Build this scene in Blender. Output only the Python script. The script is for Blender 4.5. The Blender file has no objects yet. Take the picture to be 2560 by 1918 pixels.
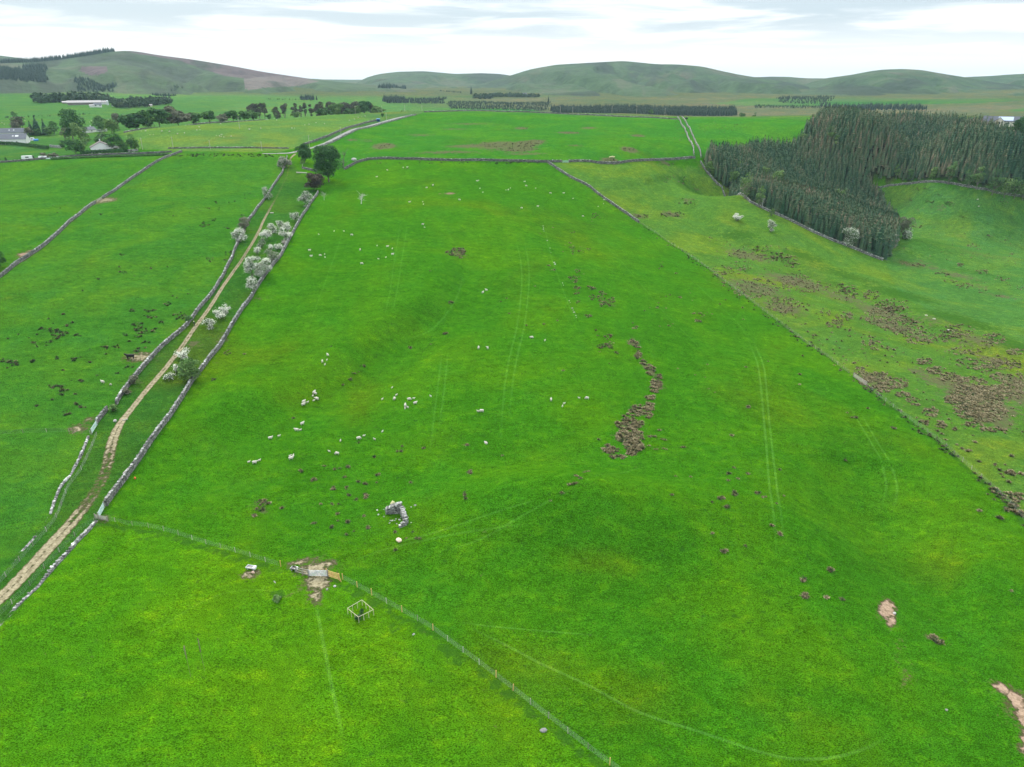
import bpy, math, random
import numpy as np
from mathutils import Vector

SC = bpy.context.scene
COL = SC.collection
rng = np.random.default_rng(7)
random.seed(7)

# ------------------------------------------------------------------ camera
FPX, PW, PH = 1800.0, 2560.0, 1918.0          # focal length and size of the photograph in its own pixels
PITCH = math.radians(22.86)
CAMZ = 80.0
cam = bpy.data.cameras.new('camera')
cam.sensor_width = 36.0
cam.lens = 36.0 * FPX / PW
cam.clip_start, cam.clip_end = 1.0, 40000.0
camo = bpy.data.objects.new('camera', cam)
COL.objects.link(camo)
camo.location = (0, 0, CAMZ)
camo.rotation_euler = (math.pi / 2 - PITCH, 0, 0)
SC.camera = camo

# ------------------------------------------------------------------ sky, sun, exposure
SUN_EL, SUN_AZ = math.radians(43), math.radians(-30)     # azimuth from +Y, clockwise positive
world = bpy.data.worlds.new('World')
SC.world = world
world.use_nodes = True
wt = world.node_tree
wn, wl = wt.nodes, wt.links
wn.clear()
def N(nodes, t, **kw):
    n = nodes.new(t)
    for k, v in kw.items():
        setattr(n, k, v)
    return n
w_out = N(wn, 'ShaderNodeOutputWorld')
w_bg = N(wn, 'ShaderNodeBackground')
w_bg.inputs['Strength'].default_value = 0.1
sky = N(wn, 'ShaderNodeTexSky', sky_type='NISHITA', sun_disc=False)
sky.sun_elevation = SUN_EL
sky.sun_rotation = SUN_AZ
tc = N(wn, 'ShaderNodeTexCoord')
sep = N(wn, 'ShaderNodeSeparateXYZ')
wl.new(tc.outputs['Generated'], sep.inputs[0])
def M(nodes, links, op, a, b=None, c=None, clamp=False):
    n = nodes.new('ShaderNodeMath')
    n.operation = op
    n.use_clamp = clamp
    for i, v in enumerate((a, b, c)):
        if v is None:
            continue
        if isinstance(v, (int, float)):
            n.inputs[i].default_value = v
        else:
            links.new(v, n.inputs[i])
    return n.outputs[0]
zz = M(wn, wl, 'MAXIMUM', sep.outputs['Z'], 0.0)
den = M(wn, wl, 'ADD', zz, 0.035)
px = M(wn, wl, 'DIVIDE', sep.outputs['X'], den)
py = M(wn, wl, 'DIVIDE', sep.outputs['Y'], den)
comb = N(wn, 'ShaderNodeCombineXYZ')
wl.new(px, comb.inputs[0]); wl.new(py, comb.inputs[1])
cn = N(wn, 'ShaderNodeTexNoise')
cn.inputs['Scale'].default_value = 0.42
cn.inputs['Detail'].default_value = 6.0
cn.inputs['Roughness'].default_value = 0.55
cn.inputs['Distortion'].default_value = 0.4
wl.new(comb.outputs[0], cn.inputs['Vector'])
# white cloud near the horizon, grey-blue bellies higher up, brighter towards the zenith (an overcast dome)
low = N(wn, 'ShaderNodeMapRange'); low.interpolation_type = 'SMOOTHSTEP'
wl.new(zz, low.inputs[0])
low.inputs[1].default_value = 0.012; low.inputs[2].default_value = 0.075
dens = N(wn, 'ShaderNodeMapRange'); dens.interpolation_type = 'SMOOTHSTEP'
wl.new(cn.outputs[0], dens.inputs[0])
dens.inputs[1].default_value = 0.36; dens.inputs[2].default_value = 0.58
grey = M(wn, wl, 'MULTIPLY', dens.outputs[0], low.outputs[0])
ccol = N(wn, 'ShaderNodeMix', data_type='RGBA')
wl.new(grey, ccol.inputs[0])
ccol.inputs[6].default_value = (9.4, 9.6, 9.8, 1)
ccol.inputs[7].default_value = (5.0, 5.9, 6.5, 1)
zen = M(wn, wl, 'MULTIPLY_ADD', zz, 1.9, 0.90)
cmul = N(wn, 'ShaderNodeVectorMath', operation='SCALE')
wl.new(ccol.outputs[2], cmul.inputs[0]); wl.new(zen, cmul.inputs['Scale'])
smix = N(wn, 'ShaderNodeMix', data_type='RGBA')
smix.inputs[0].default_value = 0.9            # nearly closed cloud: a tenth of clear sky shows through it
wl.new(sky.outputs[0], smix.inputs[6]); wl.new(cmul.outputs[0], smix.inputs[7])
wl.new(smix.outputs[2], w_bg.inputs['Color'])
wl.new(w_bg.outputs[0], w_out.inputs['Surface'])

sl = bpy.data.lights.new('sun', 'SUN')
sl.energy = 2.8
sl.angle = math.radians(12)
sl.color = (1.0, 0.96, 0.88)
so = bpy.data.objects.new('sun', sl)
COL.objects.link(so)
sd = Vector((math.sin(SUN_AZ) * math.cos(SUN_EL), math.cos(SUN_AZ) * math.cos(SUN_EL), math.sin(SUN_EL)))
so.rotation_euler = sd.to_track_quat('Z', 'Y').to_euler()
so.location = (0, 0, 300)

SC.view_settings.view_transform = 'Standard'
SC.view_settings.look = 'None'
SC.view_settings.exposure = 0.4
SC.view_settings.gamma = 1.0
SC.view_settings.use_curve_mapping = False
SC.cycles.max_bounces = 5
SC.cycles.diffuse_bounces = 2
SC.cycles.volume_bounces = 0

# ------------------------------------------------------------------ pixel -> ray, terrain
CP, SP = math.cos(PITCH), math.sin(PITCH)
def rays(u, v):
    u = np.asarray(u, float); v = np.asarray(v, float)
    dx = (u - PW / 2) / FPX
    dy = -(v - PH / 2) / FPX
    d = np.stack([dx, CP + dy * SP, -SP + dy * CP], -1)
    return d / np.linalg.norm(d, axis=-1, keepdims=True)
def onplane(u, v, z):
    d = rays(u, v)
    t = (z - CAMZ) / d[..., 2]
    return np.array([0, 0, CAMZ]) + d * t[..., None]
def azd(u, dist, v=275):
    """ground point at a horizontal distance along the bearing of photo column u at row v"""
    d = rays(u, v)
    a = math.atan2(d[0], d[1])
    return (dist * math.sin(a), dist * math.cos(a))

# heights read off the photograph (column, row, height) near the camera; (column, distance, height) further out
CTRL = [(-400,1918,2),(500,1918,1),(1280,1918,0),(2000,1918,-2),(2900,1918,-5),
 (-300,1500,2),(300,1500,2),(900,1500,1),(1500,1500,1),(2100,1500,-2),(2700,1500,-6),
 (-300,1150,4),(200,1150,4),(640,1155,3),(1280,1150,3),(1900,1150,0),(2400,1150,-5),(2900,1150,-11),
 (-300,850,11),(100,850,11),(480,850,10),(900,850,9),(1400,850,8),(1850,850,2),(2250,850,-6),(2700,850,-14),
 (-200,690,17),(250,690,17),(687,661,17),(1050,660,16),(1500,650,11),(1800,640,2),(2200,652,-9),(2560,650,-15),(2800,600,-14),
 (-200,520,26),(250,500,26),(650,500,25),(1150,500,25),(1550,520,15),(1780,520,4),(2060,520,2),
 (2330,530,-6),(2560,560,-12),(-100,410,33),(300,395,35),(640,390,36),(820,440,29.5),(1200,410,34),(1500,405,33),(1660,440,25),(1745,402,30),(1866,490,15),
 (2185,463,6),(2330,454,6),(2560,492,-1)]
CTRL_D = [(740,515,37),(980,560,38),(1300,600,39),(1650,620,38),
 (300,640,42),(520,730,44),(740,800,45.5),(950,860,46),(1200,880,46),(1500,880,45.5),(1750,860,43.5),(2000,640,36),(2200,640,37),(2400,660,36),(2600,640,30),
 (2050,760,42),(2250,800,42),(2450,800,39),(2700,760,34),
 (-150,560,30),(20,540,31),(150,640,32),
 (-150,900,36),(150,900,36),(450,900,32),(740,980,28),(1000,1080,28),(1300,1080,27),(1600,1080,27),(2000,1050,28),(2400,1000,31),(2800,1000,30),
 (-150,1350,41),(300,1350,40),(750,1350,33),(1200,1500,25),(1700,1500,24),(2200,1500,25),(2800,1500,28),
 (-150,2000,52),(300,2000,52),(750,2000,44),(1200,2200,38),(1700,2300,38),(2200,2300,38),(2800,2300,38),
 (-300,3200,66),(600,3200,60),(1200,3400,50),(2000,3400,50),(2900,3400,52),
 (-600,6500,70),(1280,6500,70),(3200,6500,70)]
CX = []
for u, v, z in CTRL:
    CX.append(list(onplane(u, v, z)))
for u, d, z in CTRL_D:
    CX.append([*azd(u, d), z])
CX += [[-60, 20, 1], [60, 20, -2], [0, -150, 0], [-400, -100, 6], [400, -100, -12], [-6000, 0, 40], [6000, 0, 0], [0, -4000, 20]]
CX = np.array(CX)
CS = CX[:, :2] / 1000.0
def _phi(r2):
    return 0.5 * r2 * np.log(r2 + 1e-12)
def _tps_fit():
    n = len(CS)
    r2 = ((CS[:, None] - CS[None]) ** 2).sum(-1)
    A = np.zeros((n + 3, n + 3))
    A[:n, :n] = _phi(r2) + np.eye(n) * 2e-5
    P = np.c_[np.ones(n), CS]
    A[:n, n:] = P; A[n:, :n] = P.T
    return np.linalg.solve(A, np.r_[CX[:, 2], 0, 0, 0])
TW = _tps_fit()
def H0(x, y):
    x = np.asarray(x, float).ravel() / 1000.0; y = np.asarray(y, float).ravel() / 1000.0
    out = np.empty_like(x)
    n = len(CS)
    for i in range(0, len(x), 60000):
        a, b = x[i:i + 60000], y[i:i + 60000]
        r2 = (a[:, None] - CS[:, 0]) ** 2 + (b[:, None] - CS[:, 1]) ** 2
        out[i:i + 60000] = _phi(r2) @ TW[:n] + TW[n] + TW[n + 1] * a + TW[n + 2] * b
    return out

def march(Hfun, u, v, tmax=9000.0):
    """where the sight lines through photo pixels meet the land"""
    u = np.atleast_1d(np.asarray(u, float)); v = np.atleast_1d(np.asarray(v, float))
    d = rays(u, v)
    ts = np.geomspace(70, tmax, 420)
    res = np.zeros((len(u), 3))
    for i in range(0, len(u), 400):
        dd = d[i:i + 400]
        P = dd[:, None, :] * ts[None, :, None]
        g = Hfun(P[..., 0].ravel(), P[..., 1].ravel()).reshape(P.shape[:2])
        below = (P[..., 2] + CAMZ) < g
        k = np.where(below.any(1), below.argmax(1), len(ts) - 1)
        k = np.maximum(k, 1)
        lo, hi = ts[k - 1], ts[k]
        for _ in range(22):
            mid = (lo + hi) / 2
            Q = dd * mid[:, None]
            b = (Q[:, 2] + CAMZ) < Hfun(Q[:, 0], Q[:, 1])
            hi = np.where(b, mid, hi); lo = np.where(b, lo, mid)
        Q = dd * hi[:, None]
        res[i:i + 400] = Q + np.array([0, 0, CAMZ])
    return res

def vnoise(x, y, seed=0):
    xi, yi = np.floor(x).astype(np.int64), np.floor(y).astype(np.int64)
    fx, fy = x - xi, y - yi
    def h(a, b):
        n = (a * 374761393 + b * 668265263 + seed * 1442695041) & 0x7fffffff
        n = ((n ^ (n >> 13)) * 1274126177) & 0x7fffffff
        n = n ^ (n >> 16)
        return (n & 0xffff) / 65535.0
    sx, sy = fx * fx * (3 - 2 * fx), fy * fy * (3 - 2 * fy)
    return (h(xi, yi) * (1 - sx) + h(xi + 1, yi) * sx) * (1 - sy) + (h(xi, yi + 1) * (1 - sx) + h(xi + 1, yi + 1) * sx) * sy
def fbm(x, y, s, seed=0, o=4):
    t, a, n = 0, 1.0, 0
    for k in range(o):
        t = t + a * (vnoise(x / s, y / s, seed + k) - 0.5)
        n += a; a *= 0.5; s *= 0.5
    return t / n * 2

def sdist(x, y, pl):
    """signed distance to a polyline (positive on its left) and position along it 0..1"""
    best = np.full(x.shape, 1e9); sg = np.zeros_like(best); al = np.zeros_like(best)
    L = np.r_[0, np.cumsum(np.hypot(*np.diff(pl[:, :2], axis=0).T))]
    for i in range(len(pl) - 1):
        ax, ay = pl[i, :2]; bx, by = pl[i + 1, :2]
        dx, dy = bx - ax, by - ay
        l2 = dx * dx + dy * dy
        t = np.clip(((x - ax) * dx + (y - ay) * dy) / l2, 0, 1)
        qx, qy = x - ax - t * dx, y - ay - t * dy
        d = np.hypot(qx, qy)
        m = d < best
        best = np.where(m, d, best)
        sg = np.where(m, np.sign(dx * (y - ay) - dy * (x - ax)), sg)
        al = np.where(m, (L[i] + t * math.sqrt(l2)) / L[-1], al)
    return best * np.where(sg == 0, 1, sg), al
def sst(a, b, x):
    t = np.clip((x - a) / (b - a), 0, 1)
    return t * t * (3 - 2 * t)

def gp0(pts):
    p = np.array(pts, float)
    return march(H0, p[:, 0], p[:, 1])
BANK = gp0([(380,1225),(470,1120),(560,1080),(700,1025),(880,955),(1000,850),(1130,770),(1165,690),(1160,610)])
HOLLOW = gp0([(2140,1130),(2200,1290),(2270,1400),(2360,1470),(2560,1540)])
STREAM = gp0([(1600,415),(1680,440),(1720,490),(1800,560),(1870,600),(1960,640),(2060,690),(2200,750),(2400,830),(2600,900)])
INBANK = gp0([(2225,640),(2300,600),(2420,568),(2600,548)])
RIDGE = gp0([(1170,1500),(1300,1400),(1480,1300),(1700,1200)])
KNOLL = gp0([(1440,1320)])[0]
KNOLL2 = gp0([(2010,1330)])[0]
DIP = gp0([(520,890)])[0]
def HF(x, y):
    z = np.zeros_like(x)
    near = (np.abs(x) < 700) & (y > 40) & (y < 760)
    X, Y = x[near], y[near]
    d, a = sdist(X, Y, BANK)
    tp = np.sin(np.pi * np.clip(a, 0.02, 0.98)) ** 0.7
    f = 3.5 * tp * sst(-1.5, 11, d) * np.exp(-np.maximum(d - 11, 0) / 30) - 1.6 * tp * np.exp(-((d + 5) / 8) ** 2)
    d, a = sdist(X, Y, HOLLOW)
    tp = np.sin(np.pi * np.clip(a, 0.0, 0.9) / 0.9) ** 0.6
    f -= 6.5 * tp * np.exp(-(d / 16) ** 2)
    d, a = sdist(X, Y, STREAM)
    tp = sst(0, 0.12, a)
    f -= tp * 2.6 * sst(-1, 7.0, -d) * np.exp(-np.maximum(-d - 7, 0) / 26)
    d, a = sdist(X, Y, INBANK)
    f += 2.0 * sst(-1, 5, -d) * np.exp(-np.maximum(-d - 5, 0) / 25) * sst(0, .1, a)
    f += 8.5 * np.exp(-(((X - KNOLL[0]) / 26) ** 2 + ((Y - KNOLL[1] - 4) / 13) ** 2))
    f += 3.0 * np.exp(-(((X - KNOLL2[0]) / 24) ** 2 + ((Y - KNOLL2[1]) / 22) ** 2))
    f -= 1.6 * np.exp(-(((X - DIP[0]) / 18) ** 2 + ((Y - DIP[1]) / 22) ** 2))
    z[near] = f
    r = np.hypot(x, y)
    z += fbm(x, y, 75.0, 3, 2) * 2.0 * sst(60, 160, r)
    z += fbm(x, y, 20.0, 11, 2) * 0.45 * (1 - sst(350, 600, r))
    z += fbm(x, y, 500.0, 21, 3) * 6.0 * sst(1000, 2200, r)
    return z
def H(x, y):
    x = np.asarray(x, float); y = np.asarray(y, float)
    s = x.shape
    x, y = x.ravel(), y.ravel()
    return (H0(x, y) + HF(x, y)).reshape(s)

# quick lookup of the land height near the camera
GX0, GX1, GY0, GY1, GS = -760.0, 760.0, 40.0, 1120.0, 2.0
_gx = np.arange(GX0, GX1 + 1, GS); _gy = np.arange(GY0, GY1 + 1, GS)
_GG = H(*np.meshgrid(_gx, _gy))
def Hq(x, y):
    x = np.asarray(x, float); y = np.asarray(y, float)
    fx = np.clip((x - GX0) / GS, 0, len(_gx) - 1.001); fy = np.clip((y - GY0) / GS, 0, len(_gy) - 1.001)
    i, j = fx.astype(int), fy.astype(int)
    a, b = fx - i, fy - j
    z = (_GG[j, i] * (1 - a) + _GG[j, i + 1] * a) * (1 - b) + (_GG[j + 1, i] * (1 - a) + _GG[j + 1, i + 1] * a) * b
    far = (x < GX0) | (x > GX1) | (y < GY0) | (y > GY1)
    if np.any(far):
        z = np.array(z, copy=True)
        if z.ndim == 0:
            return H(x, y)
        z[far] = H(x[far], y[far])
    return z
def hz(x, y):
    return float(Hq(np.array([x]), np.array([y]))[0])
def gp(pts):
    p = np.array(pts, float)
    return march(Hq, p[:, 0], p[:, 1])
def g1(u, v):
    return gp([(u, v)])[0]
def at(u, dist, v=275):
    x, y = azd(u, dist, v)
    return np.array([x, y, hz(x, y)])
# ------------------------------------------------------------------ mesh and material helpers
def mk(name, V, F, mat=None, parent=None, rnd=None, loc=None, smooth=False, mats=None, mi=None, attrs=None, link=True):
    """one mesh object; F is an (n,k) array or a list of faces; rnd is one random number per vertex, read by the materials"""
    me = bpy.data.meshes.new(name)
    V = np.asarray(V, np.float32)
    if isinstance(F, np.ndarray):
        n, k = F.shape
        me.vertices.add(len(V)); me.vertices.foreach_set('co', V.ravel())
        me.loops.add(n * k); me.loops.foreach_set('vertex_index', F.astype(np.int32).ravel())
        me.polygons.add(n); me.polygons.foreach_set('loop_start', np.arange(0, n * k, k, dtype=np.int32))
        me.update(calc_edges=True)
    else:
        me.from_pydata(V.tolist(), [], [list(map(int, f)) for f in F])
        me.update()
    if rnd is not None:
        a = me.attributes.new('rnd', 'FLOAT', 'POINT')
        a.data.foreach_set('value', np.asarray(rnd, np.float32))
    if attrs:
        for k, (typ, val) in attrs.items():
            a = me.attributes.new(k, typ, 'POINT')
            a.data.foreach_set('value' if typ == 'FLOAT' else 'color', np.asarray(val, np.float32).ravel())
    for m in (mats or ([mat] if mat else [])):
        me.materials.append(m)
    if mi is not None:
        me.polygons.foreach_set('material_index', np.asarray(mi, np.int32))
    if smooth:
        me.polygons.foreach_set('use_smooth', np.ones(len(me.polygons), bool))
    o = bpy.data.objects.new(name, me)
    if link:
        COL.objects.link(o)
    if parent is not None:
        o.parent = parent
    if loc is not None:
        o.location = loc
    return o
def tag(o, label=None, cat=None, group=None, kind=None):
    if label: o['label'] = label
    if cat: o['category'] = cat
    if group: o['group'] = group
    if kind: o['kind'] = kind
    return o
def thing(name, label, cat, loc=(0, 0, 0), rz=0.0, group=None):
    o = bpy.data.objects.new(name, None)
    o.empty_display_size = 0.5
    COL.objects.link(o)
    o.location = loc; o.rotation_euler = (0, 0, rz)
    return tag(o, label, cat, group)
def copy_tree(o, parent=None):
    c = o.copy(); COL.objects.link(c)
    if parent is not None:
        c.parent = parent
    for ch in list(o.children):
        copy_tree(ch, c)
    return c

class MB:
    """collects boxes, tubes and loose faces for one mesh"""
    def __init__(s):
        s.V, s.F, s.R, s.MI, s.n = [], [], [], [], 0
    def add(s, V, F, r=0.5, mi=0):
        V = np.asarray(V, float)
        s.V.append(V)
        for f in F:
            s.F.append([int(i) + s.n for i in f]); s.MI.append(mi)
        s.R.append(np.full(len(V), r) if np.isscalar(r) else np.asarray(r, float))
        s.n += len(V)
    def box(s, c, d, rz=0.0, r=0.5, jit=0.0, mi=0, rx=0.0):
        x, y, z = d[0] / 2, d[1] / 2, d[2] / 2
        V = np.array([[-x,-y,-z],[x,-y,-z],[x,y,-z],[-x,y,-z],[-x,-y,z],[x,-y,z],[x,y,z],[-x,y,z]])
        if jit:
            V = V + rng.normal(0, jit, V.shape)
        if rx:
            ca, sa = math.cos(rx), math.sin(rx)
            V = V @ np.array([[1,0,0],[0,ca,sa],[0,-sa,ca]])
        ca, sa = math.cos(rz), math.sin(rz)
        V = V @ np.array([[ca, sa, 0], [-sa, ca, 0], [0, 0, 1]]) + np.array(c)
        s.add(V, [(0,3,2,1),(4,5,6,7),(0,1,5,4),(1,2,6,5),(2,3,7,6),(3,0,4,7)], r, mi)
    def tube(s, a, b, ra, rb=None, n=6, r=0.5, mi=0):
        rb = ra if rb is None else rb
        a, b = np.array(a, float), np.array(b, float)
        w = b - a; w /= np.linalg.norm(w) + 1e-9
        q = np.cross(w, [0, 0, 1] if abs(w[2]) < .9 else [1, 0, 0]); q /= np.linalg.norm(q); p = np.cross(w, q)
        t = np.arange(n) * 2 * math.pi / n
        c = np.cos(t)[:, None] * q + np.sin(t)[:, None] * p
        V = np.r_[a + c * ra, b + c * rb]
        F = [(i, (i + 1) % n, n + (i + 1) % n, n + i) for i in range(n)] + [tuple(range(n - 1, -1, -1)), tuple(range(n, 2 * n))]
        s.add(V, F, r, mi)
    def build(s, name, mat=None, parent=None, loc=None, mats=None, smooth=False):
        return mk(name, np.concatenate(s.V), s.F, mat, parent, np.concatenate(s.R), loc, smooth, mats, s.MI)

def newmat(name, rough=0.9, spec=0.25):
    m = bpy.data.materials.new(name)
    m.use_nodes = True
    b = m.node_tree.nodes['Principled BSDF']
    b.inputs['Roughness'].default_value = rough
    b.inputs['Specular IOR Level'].default_value = spec
    return m, m.node_tree.nodes, m.node_tree.links, b
def noise(nn, ll, scale, detail=3.0, rough=0.55, vec=None, dist=0.0):
    n = nn.new('ShaderNodeTexNoise')
    n.inputs['Scale'].default_value = scale
    n.inputs['Detail'].default_value = detail
    n.inputs['Roughness'].default_value = rough
    n.inputs['Distortion'].default_value = dist
    if vec is not None:
        ll.new(vec, n.inputs['Vector'])
    return n.outputs[0]
def mix(nn, ll, fac, a, b, blend='MIX'):
    n = nn.new('ShaderNodeMix'); n.data_type = 'RGBA'; n.blend_type = blend
    for i, v in ((0, fac), (6, a), (7, b)):
        if isinstance(v, (int, float)):
            n.inputs[i].default_value = v
        elif isinstance(v, tuple):
            n.inputs[i].default_value = (*v, 1)
        else:
            ll.new(v, n.inputs[i])
    return n.outputs[2]
def ramp(nn, ll, fac, stops):
    n = nn.new('ShaderNodeValToRGB')
    el = n.color_ramp.elements
    while len(el) < len(stops):
        el.new(0.5)
    for e, (p, c) in zip(el, stops):
        e.position = p; e.color = (*c, 1)
    ll.new(fac, n.inputs[0])
    return n.outputs[0]
def attr(nn, name, out='Fac'):
    n = nn.new('ShaderNodeAttribute'); n.attribute_name = name
    return n.outputs[out]
def smooth(nn, ll, x, a, b):
    n = nn.new('ShaderNodeMapRange'); n.interpolation_type = 'SMOOTHSTEP'
    ll.new(x, n.inputs[0]); n.inputs[1].default_value = a; n.inputs[2].default_value = b
    return n.outputs[0]
def mat_rnd(name, stops, rough=0.9, nscale=2.0, amt=0.35, bump=0.0, bscale=6.0, spec=0.2, trans=0.0):
    """base colour picked by the mesh's own random numbers, mottled by noise"""
    m, nn, ll, b = newmat(name, rough, spec)
    c = ramp(nn, ll, attr(nn, 'rnd'), stops)
    t = nn.new('ShaderNodeTexCoord').outputs['Object']
    k = noise(nn, ll, nscale, 4.0, 0.6, t)
    f = M(nn, ll, 'MULTIPLY_ADD', k, 2 * amt, 1 - amt)
    sc = nn.new('ShaderNodeVectorMath'); sc.operation = 'SCALE'
    ll.new(c, sc.inputs[0]); ll.new(f, sc.inputs['Scale'])
    ll.new(sc.outputs[0], b.inputs['Base Color'])
    if bump:
        bp = nn.new('ShaderNodeBump'); bp.inputs['Strength'].default_value = bump; bp.inputs['Distance'].default_value = 0.1
        ll.new(noise(nn, ll, bscale, 3.0, 0.6, t), bp.inputs['Height']); ll.new(bp.outputs[0], b.inputs['Normal'])
    if trans:
        b.inputs['Transmission Weight'].default_value = 0.0
        b.inputs['Subsurface Weight'].default_value = 0.0
    return m
def mat_flat(name, c, rough=0.8, amt=0.15, nscale=1.5, spec=0.3, metal=0.0):
    m = mat_rnd(name, [(0.0, tuple(x * 0.9 for x in c)), (1.0, c)], rough, nscale, amt, 0.0, 6.0, spec)
    m.node_tree.nodes['Principled BSDF'].inputs['Metallic'].default_value = metal
    return m

# ------------------------------------------------------------------ lines of the walls, fences, tracks in the photograph
PX = {
 'lane_l': [(718,392),(711,420),(680,472),(660,500),(627,545),(612,572),(600,600),(580,650),(560,690),(535,730),(505,765),(475,810),(455,830),(415,860),(380,895),(350,930),(320,965),(298,992),(289,1012)],
 'lane_l2': [(273,1025),(258,1043),(244,1060)],
 'lane_ruin': [(224,1093),(205,1140),(175,1195),(155,1215),(140,1250),(122,1300),(98,1330),(80,1350),(40,1392),(0,1437),(-50,1490)],
 'lane_r': [(797,482),(775,515),(755,545),(735,580),(719,612),(703,637),(687,661),(662,694),(638,731),(614,765),(597,791),(577,823),(554,860),(513,909),(475,967),(446,1013),(417,1054),(385,1098),(348,1150),(316,1193),(278,1242),(261,1266)],
 'lane_r2': [(246,1302),(223,1330),(200,1350),(174,1379),(148,1405),(122,1434),(101,1460),(84,1478),(58,1501),(29,1533),(0,1562),(-60,1630)],
 'far_l': [(455,380),(408,397),(362,426),(313,458),(272,487),(258,496)],
 'far_l2': [(240,508),(232,513),(200,536),(162,568),(122,606),(81,638),(43,661),(0,693),(-70,745)],
 'top': [(862,424),(878,415),(894,406),(932,397),(1037,400),(1170,403),(1300,405),(1405,405.5)],
 'top2': [(1422,405.5),(1472,404),(1500,410),(1545,410),(1580,405),(1643,399),(1722,396),(1738,396)],
 'mid': [(1368,407),(1400,428),(1432,448),(1461,461),(1510,496),(1556,528),(1597,557)],
 'fence_r': [(1599,559),(1650,590),(1725,640),(1771,672),(1850,734),(1923,788),(1985,835),(2050,879),(2122,933)],
 'fence_r2': [(2166,965),(2187,984),(2267,1045),(2358,1111),(2412,1160),(2485,1224),(2533,1268),(2600,1345),(2860,1650)],
 'twin': [(1699,293),(1707,307),(1720,326),(1734,358),(1743,390)],
 'wood_front': [(1752,406),(1772,440),(1815,475),(1866,502),(1907,524),(1970,550),(2029,580),(2073,600),(2133,622),(2173,639),(2207,652)],
 'wood_inner': [(2181,464),(2240,457),(2318,454),(2388,465),(2462,480),(2560,494),(2660,512)],
 'up_l': [(757,363),(772,359),(837,337),(900,311),(942,302)],
 'up_road': [(700,384),(735,383),(777,370),(837,349),(916,316),(957,305),(985,297),(1011,291.5),(1034,288)],
 'up_r': [(786,371),(845,351),(922,319),(965,307),(1020,292),(1040,288.5)],
 'track': [(738,385),(724,398),(721,425),(716,445),(700,475),(685,505),(668,535),(655,560),(640,594),(605,650),(576,690),(545,736),(513,786),(484,823),(461,859),(423,909),(388,950),(350,996),(322,1031),(301,1057),(283,1095),(274,1138),(262,1187),(243,1222),(213,1266),(178,1308),(139,1350),(96,1398),(43,1455),(0,1497),(-70,1560)],
 'fence_f': [(247,1301),(300,1309),(342,1315),(377,1320),(435,1334),(510,1359),(560,1373),(640,1397),(702,1417)],
 'fence_f2': [(857,1449),(896,1469),(950,1500),(986,1519),(1066,1565),(1082,1575),(1139,1618),(1163,1635),(1203,1665),(1270,1716),(1341,1773),(1414,1829),(1467,1870),(1493,1891),(1522,1911),(1580,1955)],
 'fence_x': [(226,1086),(175,1081),(159,1080),(87,1081),(0,1086),(-60,1088)],
 'fence_t': [(236,1306),(206,1320),(190,1338),(165,1363),(140,1390),(118,1414),(95,1439),(78,1462),(50,1491),(20,1520),(-20,1560)],
 'road_l': [(700,381),(640,380),(560,379),(480,378),(430,377)],
}
WL = {k: gp(v) for k, v in PX.items()}

def inpoly(x, y, P):
    P = np.asarray(P)[:, :2]
    r = np.zeros(x.shape, bool)
    j = len(P) - 1
    for i in range(len(P)):
        xi, yi = P[i]; xj, yj = P[j]
        c = ((yi > y) != (yj > y)) & (x < (xj - xi) * (y - yi) / (yj - yi + 1e-12) + xi)
        r ^= c
        j = i
    return r
def W2(*ks):
    return np.concatenate([WL[k][:, :2] for k in ks])
P_LEFT = np.r_[W2('lane_l', 'lane_l2', 'lane_ruin'), [[-120, 60], [-900, 60], [-900, 490], [-330, 500]]]
P_LANE = np.r_[W2('lane_l', 'lane_l2', 'lane_ruin'), W2('lane_r', 'lane_r2')[::-1]]
P_RIGHT = np.r_[W2('mid', 'fence_r', 'fence_r2'), [[700, 62], [700, 560], [160, 515], [124, 500]]]
P_TOP = np.r_[W2('up_r')[::-1], [WL['up_r'][0, :2] + [0, -20]], [[-130, 470]], W2('top', 'top2'), W2('twin')[::-1], [[150, 830], [-90, 850]]]
P_TOP2 = np.r_[W2('twin'), [[150, 505], [230, 560], [420, 700], [400, 840], [150, 860]]]
P_PAST = np.r_[W2('up_l')[::-1], [WL['road_l'][0, :2]], W2('road_l'), [gp([(330, 372)])[0, :2]], [at(290, 650)[:2], at(420, 730)[:2], at(600, 800)[:2], at(800, 830)[:2]]]
P_NEAR = np.r_[W2('lane_r2')[::-1], W2('fence_f', 'fence_f2'), [[60, 40], [-120, 40]]]
P_IN = gp([(2215,645),(2262,600),(2235,555),(2195,500),(2183,466),(2240,459),(2318,456),(2388,467),(2462,482),(2560,496),(2680,520),(2700,800),(2560,870),(2400,820),(2250,740)])

# the conifer wood on the rise: a planted block between its two walls
_wf = WL['wood_front'][:, :2]; _wi = WL['wood_inner'][:, :2]
WOOD = np.r_[_wf + np.array([2.0, 2.0]), [g1(2240, 606)[:2]], [g1(2238, 560)[:2]], [g1(2205, 500)[:2]], [_wi[0] + [-1, 3]], _wi[1:] + np.array([0, 3.0]), [g1(2700, 372)[:2]], [g1(2560, 348)[:2]], [g1(2500, 328)[:2]], [g1(2440, 312)[:2]], [at(2300, 815)[:2]], [at(2160, 790)[:2]], [g1(2100, 296)[:2]], [g1(2045, 306)[:2]], [g1(2020, 325)[:2]], [g1(2003, 352)[:2]], [g1(1985, 376)[:2]], [g1(1880, 378)[:2]], [g1(1775, 392)[:2]], [g1(1758, 402)[:2]]]
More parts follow.
